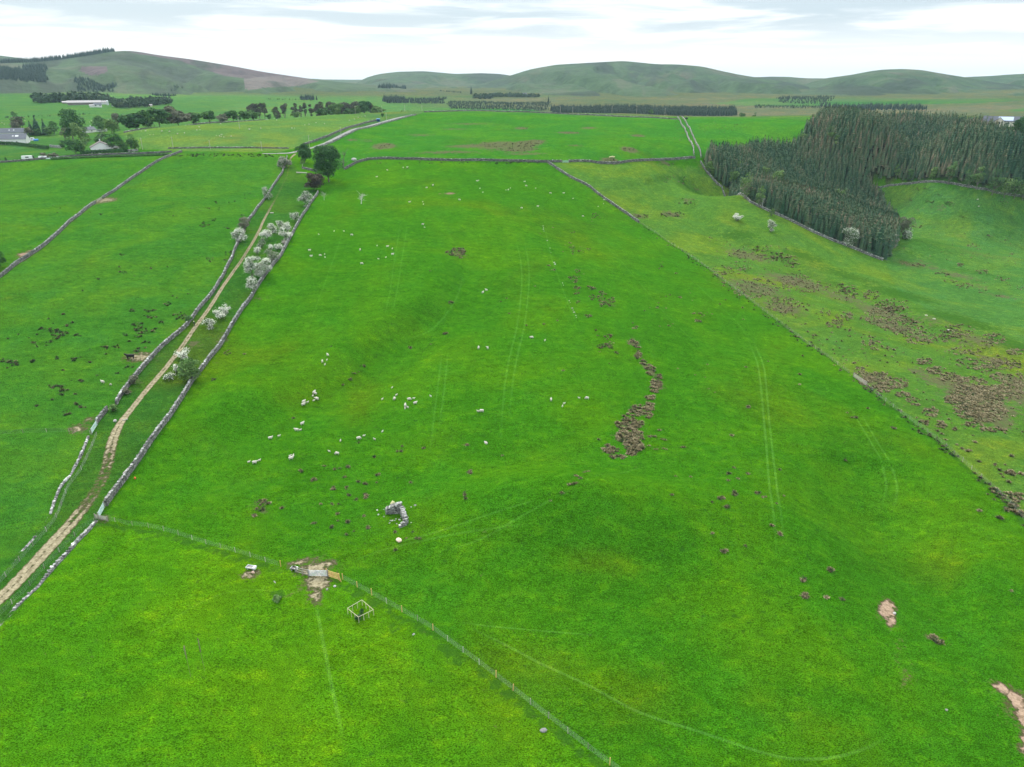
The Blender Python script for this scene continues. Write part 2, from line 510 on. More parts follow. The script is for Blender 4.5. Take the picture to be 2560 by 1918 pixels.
# bare earth, worn ground, brown rushy ground and dark lush ground with the ditch slopes' shade painted in, as (column, row, half width, half height, strength)
BARE = [(790,1420,48,16,1.0),(755,1404,40,8,.9),(822,1408,26,10,.8),(795,1455,34,22,1.15),(790,1490,16,22,1.05),(745,1476,20,6,.6),(722,1490,12,5,.6),
        (625,1436,22,11,1.0),(350,893,36,13,.9),(195,1072,22,12,.9),(222,1050,14,9,.75),(60,637,17,6,1.1),(75,628,10,4,.8),(268,500,26,7,.9),(245,505,16,6,.8),
        (2217,1522,13,24,1.5),(2229,1553,7,18,1.3),(2226,1535,13,22,.8),(2508,1722,22,14,1.15),(2540,1748,22,20,1.25),(2562,1785,16,30,1.25),(2572,1850,16,40,1.2),(2528,1770,22,34,.55),(2250,1625,10,30,.35),(2268,1690,14,30,.5),
        (2270,660,30,8,.55),(1125,484,14,3,1.0),(1100,485,6,2,.7),(263,1298,22,14,.5),(250,1302,14,8,.5),(1415,407,12,3,.5),(1755,415,16,8,.5),
        (20,218,22,6,.9),(1215,1330,6,5,.4),(800,1390,14,14,.35)]
ROUGH = [(960,366,24,8,1.1),(1310,361,30,9,1.0),(1240,362,60,9,.8),(1295,374,45,6,.9),(1336,355,26,6,.9),(1421,332,28,3,.8),(1595,340,15,4,.9),(1573,374,16,6,1.1),(1304,321,18,4,.7),(1526,402,20,7,1.0),(1668,412,22,3,.9),
         (1437,364,22,3,.6),(1472,320,22,3,.7),(1050,338,40,4,.5),(1170,310,60,3,.5),(1140,323,40,3,.5),(880,350,18,4,.6),(920,352,20,4,.5),(1180,365,70,5,.7),(1120,380,90,4,.6),(1310,385,60,4,.6),(830,375,18,6,.7),
         (1500,545,0,0,0),(1600,540,22,7,.8),(1584,856,16,9,.9),(1597,890,10,10,.8),(1612,915,10,10,.8),(1630,932,13,12,.9),(1642,962,15,15,1.0),(1627,994,11,7,.7),(1624,1018,14,9,.8),(1596,1029,24,12,.9),(1575,1062,34,10,1.0),(1574,1093,34,14,1.0),(1586,1116,26,12,1.0),(1528,1126,18,10,.8),(1577,1134,14,7,.8),(1545,1142,18,6,.7),(1680,536,28,9,.9),(1720,500,30,7,.6),(1740,470,20,10,.5),(1690,445,26,9,.5),
         (1870,640,60,16,.8),(1990,705,60,14,.9),(1890,720,60,18,.8),(1960,770,50,16,.8),(2110,745,70,14,.7),(2200,780,70,22,.9),(2230,815,60,16,.8),(2330,800,50,12,.6),(2430,845,60,14,.7),(2190,950,40,20,.9),
         (2300,930,40,12,.7),(2350,955,50,14,.9),(2420,975,60,20,1.1),(2450,1010,64,26,1.2),(2470,1040,50,22,1.1),(2530,985,40,22,1.0),(2480,900,60,16,.7),(2550,960,40,20,.9),
         (2330,670,40,8,.6),(2400,690,50,9,.7),(2440,715,40,8,.6),(2310,655,30,6,.6),(2500,740,50,9,.6),(2200,800,40,10,.6),(2480,640,60,8,.4),(2350,520,30,6,.7),(2290,525,16,6,.6),(2380,510,60,6,.4),(2290,565,26,8,.6),
         (480,862,30,12,.7),(535,905,24,9,.5),(555,845,20,16,.6),(345,952,10,8,.8),(325,975,10,8,.7),(560,795,20,8,.4),(650,745,30,8,.5),(653,1266,24,22,.55),(2335,1600,20,10,.7),(1500,600,20,10,.3),(1513,757,24,10,.6),(1142,635,26,11,.7)]
DARK = [(1850,585,60,12,.8),(2010,640,46,10,.9),(2120,690,60,12,.8),(2250,735,60,12,.9),(2400,800,70,14,.9),(2530,860,60,14,.9),(1700,450,34,14,.7),(1740,480,28,12,.6),(1790,470,20,26,.5),(2300,600,60,8,.6),(2470,560,80,6,.6),(2300,640,46,6,.6),(2430,680,80,7,.6),
        (690,1484,20,8,1.1),(700,1490,12,7,1.2),(415,1000,5,40,.7),(385,1055,5,16,.6),(640,1412,50,7,.5),(560,1392,60,6,.5),(400,1338,60,6,.5),(905,1540,24,16,.7),(990,1570,30,14,.5),(1120,1660,30,12,.5),(1230,1740,40,14,.4),(860,1455,14,8,.5)]
def ell(lst):
    c = gp([(e[0], e[1]) for e in lst]); hi = gp([(e[0], e[1] - max(e[3], 1)) for e in lst]); sd_ = gp([(e[0] + max(e[2], 1), e[1]) for e in lst])
    out = []
    for e, a, b, s in zip(lst, c, hi, sd_):
        if e[2] == 0:
            continue
        r = math.hypot(*a[:2])
        if math.hypot(*b[:2]) > r * 1.6:
            continue
        th = math.atan2(a[0], a[1])
        out.append((a[0], a[1], math.hypot(*(s - a)[:2]), math.hypot(*(b - a)[:2]), th, e[4]))
    return out
ROUGH = [(a, b, c * 1.1, d, e * 1.35) if b < 405 and a > 850 else (a, b, c, d, e) for a, b, c, d, e in ROUGH]
E_BARE, E_ROUGH, E_DARK = ell(BARE), ell(ROUGH), ell(DARK)
E_PINK = ell([(e[0], e[1], e[2] * 1.8, e[3] * 1.8, 1.6) for e in BARE if e[0] > 2200 or (e[0] < 80 and e[1] > 600) or e[1] == 484])
E_OLIVE = ell([(1490,1400,130,46,1.0),(1250,1690,260,110,.8),(1600,1720,200,100,.7),(2350,1425,110,60,.8),(2000,1790,220,70,.6),(530,905,90,50,.9),(700,880,120,40,.6),(1420,560,120,40,.5),(900,760,90,60,.4),(1900,700,120,60,.5),(1300,1250,90,30,.4),(640,1560,120,60,.4)])
def efield(x, y, E):
    f = np.zeros(x.shape)
    for cx, cy, ra, rb, th, s in E:
        m = (np.abs(x - cx) < 3 * max(ra, rb)) & (np.abs(y - cy) < 3 * max(ra, rb))
        dx, dy = x[m] - cx, y[m] - cy
        c, t = math.cos(th), math.sin(th)
        a = dx * c - dy * t; b = dx * t + dy * c
        f[m] = np.maximum(f[m], s * np.exp(-0.9 * ((a / ra) ** 2 + (b / rb) ** 2)))
    return f
CELLS = np.random.default_rng(5).uniform(-1, 1, (130, 2)) * [2600, 1300] + [0, 2100]
CELLC = np.random.default_rng(6).uniform(0, 1, 130)
def ground_attrs(x, y):
    n = len(x)
    T = np.empty((n, 4)); T[:] = (0.046, 0.192, 0.006, 1)
    r = np.hypot(x, y)
    def put(mask, c):
        T[mask, :3] = c
    near = r < 1000
    for P, c in ((P_LEFT, (0.048, 0.186, 0.016)), (P_RIGHT, (0.084, 0.210, 0.026)), (P_TOP, (0.043, 0.195, 0.015)), (P_TOP2, (0.045, 0.20, 0.018)), (P_PAST, (0.098, 0.222, 0.046)), (P_NEAR, (0.064, 0.226, 0.005)), (P_LANE, (0.040, 0.145, 0.017)), (P_IN, (0.072, 0.205, 0.036)), (WOOD, (0.035, 0.048, 0.026))):
        m = np.zeros(n, bool)
        m[near] = inpoly(x[near], y[near], P)
        put(m, c)
    # the land beyond the crest: pasture cells on the west side, moor in the middle and east
    far = sst(760, 900, r)
    fx = x + 260 * fbm(x, y, 420, 31, 2); fy = y + 160 * fbm(x, y, 420, 32, 2)
    cell = np.zeros(n)
    ii = np.where(r > 700)[0]
    for a in range(0, len(ii), 40000):
        k = ii[a:a + 40000]
        d2 = (fx[k, None] - CELLS[:, 0]) ** 2 + ((fy[k, None] - CELLS[:, 1]) * 1.7) ** 2
        cell[k] = CELLC[d2.argmin(1)]
    west = sst(100, -350, x + 0.12 * (y - 1500))
    g = np.stack([0.050 + 0.035 * cell, 0.165 + 0.05 * cell, 0.032 + 0.02 * cell], -1)
    mo = fbm(x, y * 2.2, 260, 41, 4)[:, None]
    moor = np.array([0.100, 0.135, 0.066]) + mo * np.array([0.05, 0.02, 0.03]) + (cell[:, None] > .8) * np.array([-.05, .03, -.03])
    fc = g * west[:, None] + moor * (1 - west[:, None])
    up = sst(1900, 2400, y + 0.3 * np.abs(x))[:, None]
    fc = fc * (1 - up) + (np.array([0.085, 0.118, 0.05]) + mo * .02) * up
    T[:, :3] = T[:, :3] * (1 - far[:, None]) + fc * far[:, None]
    m = near & (r > 560) & ~inpoly(x, y, P_PAST) & ~inpoly(x, y, P_TOP) & ~inpoly(x, y, P_TOP2) & (x < -60)
    T[m, :3] = fc[m]
    bare = efield(x, y, E_BARE); rough = efield(x, y, E_ROUGH); dark = efield(x, y, E_DARK)
    for k in ('fence_r', 'fence_r2', 'fence_f', 'fence_f2', 'fence_x'):
        d, _ = sdist(x[near], y[near], WL[k])
        dark[near] = np.maximum(dark[near], .7 * np.exp(-((d + (1.0 if k[-1] in 'fx2' else 0)) / 1.1) ** 2))
    # grass grows longer and browner along the feet of the walls
    for k in ('top', 'top2', 'mid', 'wood_front', 'far_l', 'far_l2'):
        d, _ = sdist(x[near], y[near], WL[k])
        rough[near] = np.maximum(rough[near], 0.55 * np.exp(-(d / 1.6) ** 2))
    return {'tint': ('FLOAT_COLOR', T), 'bare': ('FLOAT', bare), 'rough': ('FLOAT', rough), 'dark': ('FLOAT', dark), 'pink': ('FLOAT', efield(x, y, E_PINK)), 'olive': ('FLOAT', efield(x, y, E_OLIVE)), 'pale': ('FLOAT', np.zeros(n))}

# ------------------------------------------------------------------ ground material
def ground_material():
    m, nn, ll, b = newmat('grassland', 1.0, 0.0)
    P = nn.new('ShaderNodeTexCoord').outputs['Object']
    tint = attr(nn, 'tint', 'Color')
    mp = nn.new('ShaderNodeMapping'); mp.inputs['Scale'].default_value = (1.0, 1.5, 0.4); mp.inputs['Rotation'].default_value = (0, 0, 0.25)
    ll.new(P, mp.inputs[0]); S = mp.outputs[0]
    n_f = noise(nn, ll, 4.6, 3.0, 0.78, S)           # tufts
    n_t = noise(nn, ll, 1.0, 2.0, 0.6, S, 0.4)       # clumps
    n_m = noise(nn, ll, 0.30, 4.0, 0.62, S, 0.3)     # metres
    n_l = noise(nn, ll, 0.035, 4.0, 0.55, P, 0.4)    # tens of metres
    n_h = noise(nn, ll, 0.10, 3.0, 0.55, P, 0.5)
    k = M(nn, ll, 'MULTIPLY_ADD', n_f, 5.0, -1.5)  # tuft tone, with the shadows between tufts painted into the colour
    k = M(nn, ll, 'MULTIPLY', k, M(nn, ll, 'MULTIPLY_ADD', n_m, 0.9, 0.55))
    k = M(nn, ll, 'MULTIPLY', k, M(nn, ll, 'MULTIPLY_ADD', n_t, 0.8, 0.6))
    k = M(nn, ll, 'MULTIPLY', k, M(nn, ll, 'MULTIPLY_ADD', n_h, 0.5, 0.78))
    k = M(nn, ll, 'MULTIPLY', k, M(nn, ll, 'MULTIPLY_ADD', n_l, 0.4, 0.84))
    k = M(nn, ll, 'MAXIMUM', k, 0.22)
    sc = nn.new('ShaderNodeVectorMath'); sc.operation = 'SCALE'
    ll.new(tint, sc.inputs[0]); ll.new(k, sc.inputs['Scale'])
    c = sc.outputs[0]
    yel = mix(nn, ll, 1.0, c, (1.55, 1.05, 0.7), 'MULTIPLY')
    c = mix(nn, ll, M(nn, ll, 'MULTIPLY', smooth(nn, ll, n_l, 0.42, 0.66), 0.75), c, yel)
    blu = mix(nn, ll, 1.0, c, (0.84, 0.90, 1.35), 'MULTIPLY')
    c = mix(nn, ll, M(nn, ll, 'MULTIPLY', smooth(nn, ll, n_h, 0.52, 0.72), 0.6), c, blu)
    ye2 = mix(nn, ll, 1.0, c, (1.35, 1.05, 0.8), 'MULTIPLY')
    c = mix(nn, ll, smooth(nn, ll, n_m, 0.50, 0.72), c, ye2)
    n_s = noise(nn, ll, 0.8, 2.0, 0.5, P, 0.2)
    c = mix(nn, ll, M(nn, ll, 'MULTIPLY', smooth(nn, ll, n_s, 0.66, 0.74), 0.45), c, (0.020, 0.075, 0.016))
    oli = mix(nn, ll, 1.0, c, (1.42, 0.90, 1.0), 'MULTIPLY')
    n_o = noise(nn, ll, 0.018, 5.0, 0.62, P, 0.8)
    c = mix(nn, ll, M(nn, ll, 'MULTIPLY', smooth(nn, ll, M(nn, ll, 'MULTIPLY_ADD', attr(nn, 'olive'), 0.22, n_o), 0.53, 0.74), 0.75), c, oli)
    # lush dark growth (rushes, nettles, wet ground) and painted shade of ditch slopes
    n_r = noise(nn, ll, 0.55, 4.0, 0.65, P, 0.2)
    d = M(nn, ll, 'ADD', attr(nn, 'dark'), M(nn, ll, 'MULTIPLY_ADD', n_r, 2.0, -1.05))
    c = mix(nn, ll, M(nn, ll, 'MULTIPLY', smooth(nn, ll, d, 0.30, 0.62), 0.72), c, mix(nn, ll, n_f, (0.022, 0.100, 0.008), (0.060, 0.175, 0.018)))
    # brown rushy ground
    r = M(nn, ll, 'ADD', attr(nn, 'rough'), M(nn, ll, 'MULTIPLY_ADD', n_r, 1.9, -0.95))
    c = mix(nn, ll, M(nn, ll, 'MULTIPLY', smooth(nn, ll, r, 0.38, 0.72), 0.85), c, mix(nn, ll, n_f, (0.075, 0.09, 0.035), (0.22, 0.195, 0.105)))
    # pale pressed or longer grass
    p = M(nn, ll, 'MULTIPLY', attr(nn, 'pale'), M(nn, ll, 'MULTIPLY_ADD', n_m, 1.3, 0.2), clamp=True)
    pl = mix(nn, ll, 1.0, mix(nn, ll, 1.0, c, (1.3, 1.2, 1.5), 'MULTIPLY'), (0.018, 0.03, 0.016), 'ADD')
    c = mix(nn, ll, p, c, pl)
    # bare earth
    n_b = noise(nn, ll, 1.1, 5.0, 0.75, P, 0.3)
    e = M(nn, ll, 'ADD', attr(nn, 'bare'), M(nn, ll, 'MULTIPLY_ADD', n_b, 2.2, -1.2))
    ef = smooth(nn, ll, e, 0.38, 0.68)
    earth = mix(nn, ll, smooth(nn, ll, noise(nn, ll, 1.6, 5.0, 0.75, P), 0.3, 0.7), (0.20, 0.17, 0.095), (0.52, 0.45, 0.29))
    earth = mix(nn, ll, smooth(nn, ll, attr(nn, 'pink'), 0.15, 0.5), earth, mix(nn, ll, smooth(nn, ll, noise(nn, ll, 1.3, 5.0, 0.75, P), 0.3, 0.7), (0.24, 0.165, 0.105), (0.56, 0.40, 0.28)))
    dry = mix(nn, ll, n_f, (0.09, 0.12, 0.03), (0.24, 0.22, 0.09))  # dry rim, also the painted shadow edge of the bare patches
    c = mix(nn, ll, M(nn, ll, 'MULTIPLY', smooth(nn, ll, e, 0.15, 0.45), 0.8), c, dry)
    c = mix(nn, ll, ef, c, earth)
    fs = nn.new('ShaderNodeVectorMath'); fs.operation = 'SCALE'; fs.inputs['Scale'].default_value = 0.66
    ll.new(c, fs.inputs[0]); ll.new(fs.outputs[0], b.inputs['Base Color'])
    bp = nn.new('ShaderNodeBump'); bp.inputs['Strength'].default_value = 1.0; bp.inputs['Distance'].default_value = 0.42
    bh = M(nn, ll, 'MULTIPLY_ADD', n_m, 1.5, M(nn, ll, 'MULTIPLY_ADD', n_t, .8, M(nn, ll, 'MULTIPLY', n_f, 0.6)))
    bh = M(nn, ll, 'MULTIPLY', bh, M(nn, ll, 'SUBTRACT', 1.0, M(nn, ll, 'MULTIPLY', ef, 0.8)))
    ll.new(bh, bp.inputs['Height']); ll.new(bp.outputs[0], b.inputs['Normal'])
    return m
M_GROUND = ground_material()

# ------------------------------------------------------------------ ground sheet
def axis(segs):
    out = [segs[0][0]]
    for a, b, s0, s1 in segs:
        n = max(2, int((b - a) / ((s0 + s1) / 2)))
        t = np.linspace(0, 1, n + 1)[1:]
        g = s0 + (s1 - s0) * t
        c = np.cumsum(g)
        out += list(a + (b - a) * c / c[-1])
    return np.array(out)
ys = axis([(-250, 55, 60, 2), (55, 330, 1.0, 1.0), (330, 900, 1.2, 7.0), (900, 3200, 8, 40), (3200, 9000, 60, 400)])
xp = axis([(0, 150, 1.0, 1.0), (150, 420, 1.1, 3.0), (420, 1500, 4, 20), (1500, 9000, 25, 500)])
xs = np.r_[-xp[::-1][:-1], xp]
gxx, gyy = np.meshgrid(xs, ys)
gz = H(gxx, gyy)
nx, ny = len(xs), len(ys)
idx = np.arange(nx * ny).reshape(ny, nx)
GF = np.stack([idx[:-1, :-1], idx[:-1, 1:], idx[1:, 1:], idx[1:, :-1]], -1).reshape(-1, 4)
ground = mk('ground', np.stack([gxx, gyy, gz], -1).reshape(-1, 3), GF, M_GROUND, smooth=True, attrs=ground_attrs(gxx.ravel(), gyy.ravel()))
tag(ground, kind='structure')

def resample(P, step, sm=0):
    P = np.asarray(P, float)[:, :2]
    if sm:
        for _ in range(sm):                      # corner cutting
            q = [P[0]]
            for a, b in zip(P[:-1], P[1:]):
                q += [a * .75 + b * .25, a * .25 + b * .75]
            P = np.array(q + [P[-1]])
    L = np.r_[0, np.cumsum(np.hypot(*np.diff(P, axis=0).T))]
    n = max(2, int(L[-1] / step) + 1)
    t = np.linspace(0, L[-1], n)
    return np.stack([np.interp(t, L, P[:, 0]), np.interp(t, L, P[:, 1])], -1), t
def normals(P):
    d = np.gradient(P, axis=0)
    d /= np.linalg.norm(d, axis=1, keepdims=True) + 1e-9
    return np.stack([-d[:, 1], d[:, 0]], -1), d
def strip(name, P, width, prof, kind_attr, strength=None, step=1.0, lift=0.035, sm=2, mat=None, jit=0.0):
    """a draped ribbon of ground; prof gives the wear across it, strength along it"""
    C, t = resample(P, step, sm)
    nrm, _ = normals(C)
    if jit:
        C = C + nrm * (fbm(t, t * 0, 9.0, 77, 2) * jit)[:, None]
    k = len(prof)
    off = np.linspace(-.5, .5, k)
    w = width if np.isscalar(width) else np.interp(np.linspace(0, 1, len(C)), np.linspace(0, 1, len(width)), width)
    w = np.broadcast_to(w, (len(C),))
    XY = C[:, None, :] + nrm[:, None, :] * (off[None, :] * w[:, None])[..., None]
    x, y = XY[..., 0].ravel(), XY[..., 1].ravel()
    edge = (np.abs(off) > .49)
    z = Hq(x, y) + np.tile(np.where(edge, -0.03, lift), len(C))
    ids = np.arange(len(C) * k).reshape(len(C), k)
    F = np.stack([ids[:-1, :-1], ids[1:, :-1], ids[1:, 1:], ids[:-1, 1:]], -1).reshape(-1, 4)[:, ::-1]
    s = np.ones(len(C)) if strength is None else np.interp(np.linspace(0, 1, len(C)), np.linspace(0, 1, len(strength)), strength)
    A = ground_attrs(x, y)
    val = (s[:, None] * np.asarray(prof)[None, :]).ravel()
    A[kind_attr] = ('FLOAT', np.maximum(A[kind_attr][1], val))
    o = mk(name, np.stack([x, y, z], -1), F, mat or M_GROUND, smooth=True, attrs=A)
    return tag(o, kind='structure')

TR = WL['track']
_tl = np.r_[0, np.cumsum(np.hypot(*np.diff(TR[:, :2], axis=0).T))]; _tl = _tl / _tl[-1]
_tw = [2.0,1.2,1.2,1.2,1.2,1.2,1.3,1.4,1.5,1.6,1.6,1.6,1.7,1.7,1.7,1.8,1.8,1.8,1.9,2.2,2.7,3.0,3.1,3.2,3.4,3.4,3.3,3.2,3.1,3.1,3.1]
_ts = [1.2,.9,.4,.35,.4,.55,.95,1.1,1.1,.9,1.15,1.3,1.15,1.15,1.1,1.2,1.3,1.3,1.35,1.35,1.25,.85,.6,.52,.75,1.0,1.35,1.3,1.25,1.2,1.2]
_q = np.linspace(0, 1, 400)
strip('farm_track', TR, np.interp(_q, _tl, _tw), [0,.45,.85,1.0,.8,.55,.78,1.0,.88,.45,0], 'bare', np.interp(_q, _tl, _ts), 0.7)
for P, w, s in (
    ([(1869,843),(1894,904),(1903,977),(1911,1067),(1917,1118),(1922,1205),(1934,1287),(1941,1390)], .9, .8),
    ([(1880,840),(1908,904),(1917,977),(1924,1067),(1931,1118),(1941,1205),(1953,1287),(1959,1360)], .9, .8),
    ([(1730,700),(1790,760),(1840,800),(1869,843)], .8, .5),
    ([(2120,1010),(2185,1118),(2209,1176),(2219,1219),(2204,1263)], .8, .7),
    ([(2150,1030),(2224,1157),(2238,1190),(2245,1229),(2232,1275)], .8, .7),
    ([(1171,1568),(1232,1597),(1290,1626),(1348,1658),(1406,1684),(1464,1710),(1522,1742),(1580,1774),(1640,1797),(1700,1815),(1760,1833),(1857,1867),(1953,1896),(2026,1899),(2098,1893),(2171,1870),(2230,1835)], .75, 1.0),
    ([(1150,1556),(1230,1567),(1300,1573),(1420,1583),(1500,1590)], .55, .7),
    ([(788,1508),(798,1553),(806,1597),(815,1640),(826,1700),(845,1790),(860,1850)], .9, .8),
    ([(1290,600),(1308,677),(1296,810),(1265,926),(1255,1041),(1252,1100)], .9, .6),
    ([(1310,600),(1326,677),(1314,810),(1284,926),(1274,1041)], .9, .6),
    ([(1105,880),(1093,984),(1082,1065),(1076,1130)], .8, .5),
    ([(1120,880),(1110,984),(1098,1065)], .8, .5),
    ([(1000,560),(985,660),(965,790),(945,850)], .8, .45),
    ([(1018,560),(1003,660),(983,790),(962,850)], .8, .45),
    ([(860,570),(830,660),(800,740),(770,820)], .8, .4),
    ([(1640,1160),(1560,1178),(1460,1215),(1360,1260),(1270,1310),(1180,1360),(1090,1380)], .8, .6),
    ([(1380,1240),(1300,1262),(1180,1300),(1060,1340),(960,1362)], .8, .55),
    ([(890,1400),(960,1372),(1080,1345),(1200,1325),(1330,1310)], .8, .5),
    ([(1500,600),(1560,660),(1640,760),(1710,830),(1780,900)], .8, .4),
    ([(1362,565),(1376,640),(1398,700),(1425,770),(1440,800),(1452,830)], .7, .5),
    ([(2225,1420),(2160,1330),(2230,1520),(2262,1600),(2270,1680),(2290,1780)], .9, .0),
    ([(350,1600),(520,1490),(640,1470),(720,1488)], .5, .4),
    ([(1158,690),(1140,760),(1080,830),(1010,850)], .9, .5)):
    if s:
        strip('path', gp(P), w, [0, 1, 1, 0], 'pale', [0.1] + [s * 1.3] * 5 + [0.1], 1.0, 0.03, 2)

for P, w, s in (([(1352,563),(1420,560),(1480,561),(1530,566),(1597,558)], 1.3, 1.2), ([(1600,562),(1660,640),(1720,690),(1760,740)], .7, .7),
                ([(388,960),(415,985),(412,1010),(385,1040),(376,1062)], 1.6, 1.1), ([(1100,830),(1040,900),(980,960)], .5, .6)):
    strip('path', gp(P), w, [0, 1, 1, 0], 'dark', [0.1] + [s] * 5 + [0.1], 1.0, 0.03, 2)
# tarmac lane beyond the junction
M_ROAD = mat_rnd('lane_tarmac', [(0, (0.15, 0.15, 0.142)), (1, (0.21, 0.205, 0.195))], 0.85, 0.6, 0.25)
def road(P, w, name='lane'):
    C, t = resample(P, 2.5, 2); nrm, _ = normals(C)
    off = np.array([-.5, -.25, 0, .25, .5]) * w
    XY = C[:, None] + nrm[:, None] * off[None, :, None]
    x, y = XY[..., 0].ravel(), XY[..., 1].ravel()
    z = Hq(x, y) + 0.10
    ids = np.arange(len(C) * 5).reshape(-1, 5)
    F = np.stack([ids[:-1, :-1], ids[1:, :-1], ids[1:, 1:], ids[:-1, 1:]], -1).reshape(-1, 4)[:, ::-1]
    o = mk(name, np.stack([x, y, z], -1), F, M_ROAD, rnd=rng.uniform(0, 1, len(x)), smooth=True)
    return tag(o, kind='structure')
road(WL['up_road'], 3.0)
road(np.r_[gp([(655, 384.5), (680, 384.5)])[:, :2], [WL['up_road'][0, :2]]], 2.0)

# ------------------------------------------------------------------ hills
def hill_material():
    m, nn, ll, b = newmat('hill_turf', 0.95, 0.1)
    P = nn.new('ShaderNodeTexCoord').outputs['Object']
    n1 = noise(nn, ll, 0.004, 6.0, 0.62, P, 0.6)
    n2 = noise(nn, ll, 0.02, 5.0, 0.65, P, 0.5)
    n3 = noise(nn, ll, 0.0016, 4.0, 0.6, P, 0.5)
    c = mix(nn, ll, smooth(nn, ll, n2, 0.3, 0.7), (0.032, 0.078, 0.020), (0.070, 0.134, 0.040))
    c = mix(nn, ll, M(nn, ll, 'MULTIPLY', smooth(nn, ll, n1, 0.53, 0.68), 0.75), c, (0.120, 0.106, 0.066))
    c = mix(nn, ll, M(nn, ll, 'MULTIPLY', smooth(nn, ll, n1, 0.46, 0.34), 0.75), c, (0.034, 0.058, 0.022))
    c = mix(nn, ll, M(nn, ll, 'MULTIPLY', smooth(nn, ll, n3, 0.52, 0.62), 0.5), c, (0.068, 0.115, 0.044))
    h = M(nn, ll, 'ADD', attr(nn, 'heather'), M(nn, ll, 'MULTIPLY_ADD', n1, 0.8, -0.4))
    c = mix(nn, ll, M(nn, ll, 'MULTIPLY', smooth(nn, ll, h, 0.3, 0.7), 0.85), c, mix(nn, ll, n2, (0.085, 0.050, 0.064), (0.190, 0.122, 0.130)))
    wv = nn.new('ShaderNodeTexWave'); wv.inputs['Scale'].default_value = 0.055; wv.inputs['Distortion'].default_value = 3.0; wv.inputs['Detail'].default_value = 2.0; wv.inputs['Detail Scale'].default_value = 2.0
    ll.new(P, wv.inputs['Vector'])
    f = M(nn, ll, 'ADD', attr(nn, 'felled'), M(nn, ll, 'MULTIPLY_ADD', n2, 0.4, -0.2))
    c = mix(nn, ll, M(nn, ll, 'MULTIPLY', smooth(nn, ll, f, 0.4, 0.6), 0.9), c, mix(nn, ll, wv.outputs[1], (0.13, 0.10, 0.09), (0.235, 0.19, 0.165)))
    cb = nn.new('ShaderNodeCombineXYZ')
    ll.new(attr(nn, 'run'), cb.inputs[0]); ll.new(attr(nn, 'rise'), cb.inputs[1])
    n4 = noise(nn, ll, 1.0, 6.0, 0.62, cb.outputs[0], 0.5)
    n5 = noise(nn, ll, 0.045, 4.0, 0.7, P, 0.3)
    c = mix(nn, ll, M(nn, ll, 'MULTIPLY', smooth(nn, ll, n4, 0.52, 0.40), 0.85), c, (0.026, 0.046, 0.020))
    c = mix(nn, ll, M(nn, ll, 'MULTIPLY', smooth(nn, ll, n4, 0.55, 0.66), 0.7), c, (0.120, 0.135, 0.068))
    c = mix(nn, ll, 1.0, c, mix(nn, ll, n5, (0.35, 0.38, 0.36), (1.6, 1.55, 1.55)), 'MULTIPLY')
    fs = nn.new('ShaderNodeVectorMath'); fs.operation = 'SCALE'; fs.inputs['Scale'].default_value = 0.60
    ll.new(c, fs.inputs[0]); ll.new(fs.outputs[0], b.inputs['Base Color'])
    bp = nn.new('ShaderNodeBump'); bp.inputs['Strength'].default_value = 1.0; bp.inputs['Distance'].default_value = 22.0
    ll.new(M(nn, ll, 'ADD', n1, n4), bp.inputs['Height']); ll.new(bp.outputs[0], b.inputs['Normal'])
    return m
M_HILL = hill_material()
def elev(u, v):
    """bearing and slope (rise per metre of ground distance) of a photo pixel"""
    d = rays(u, v)
    return math.atan2(d[0], d[1]), d[2] / math.hypot(d[0], d[1])
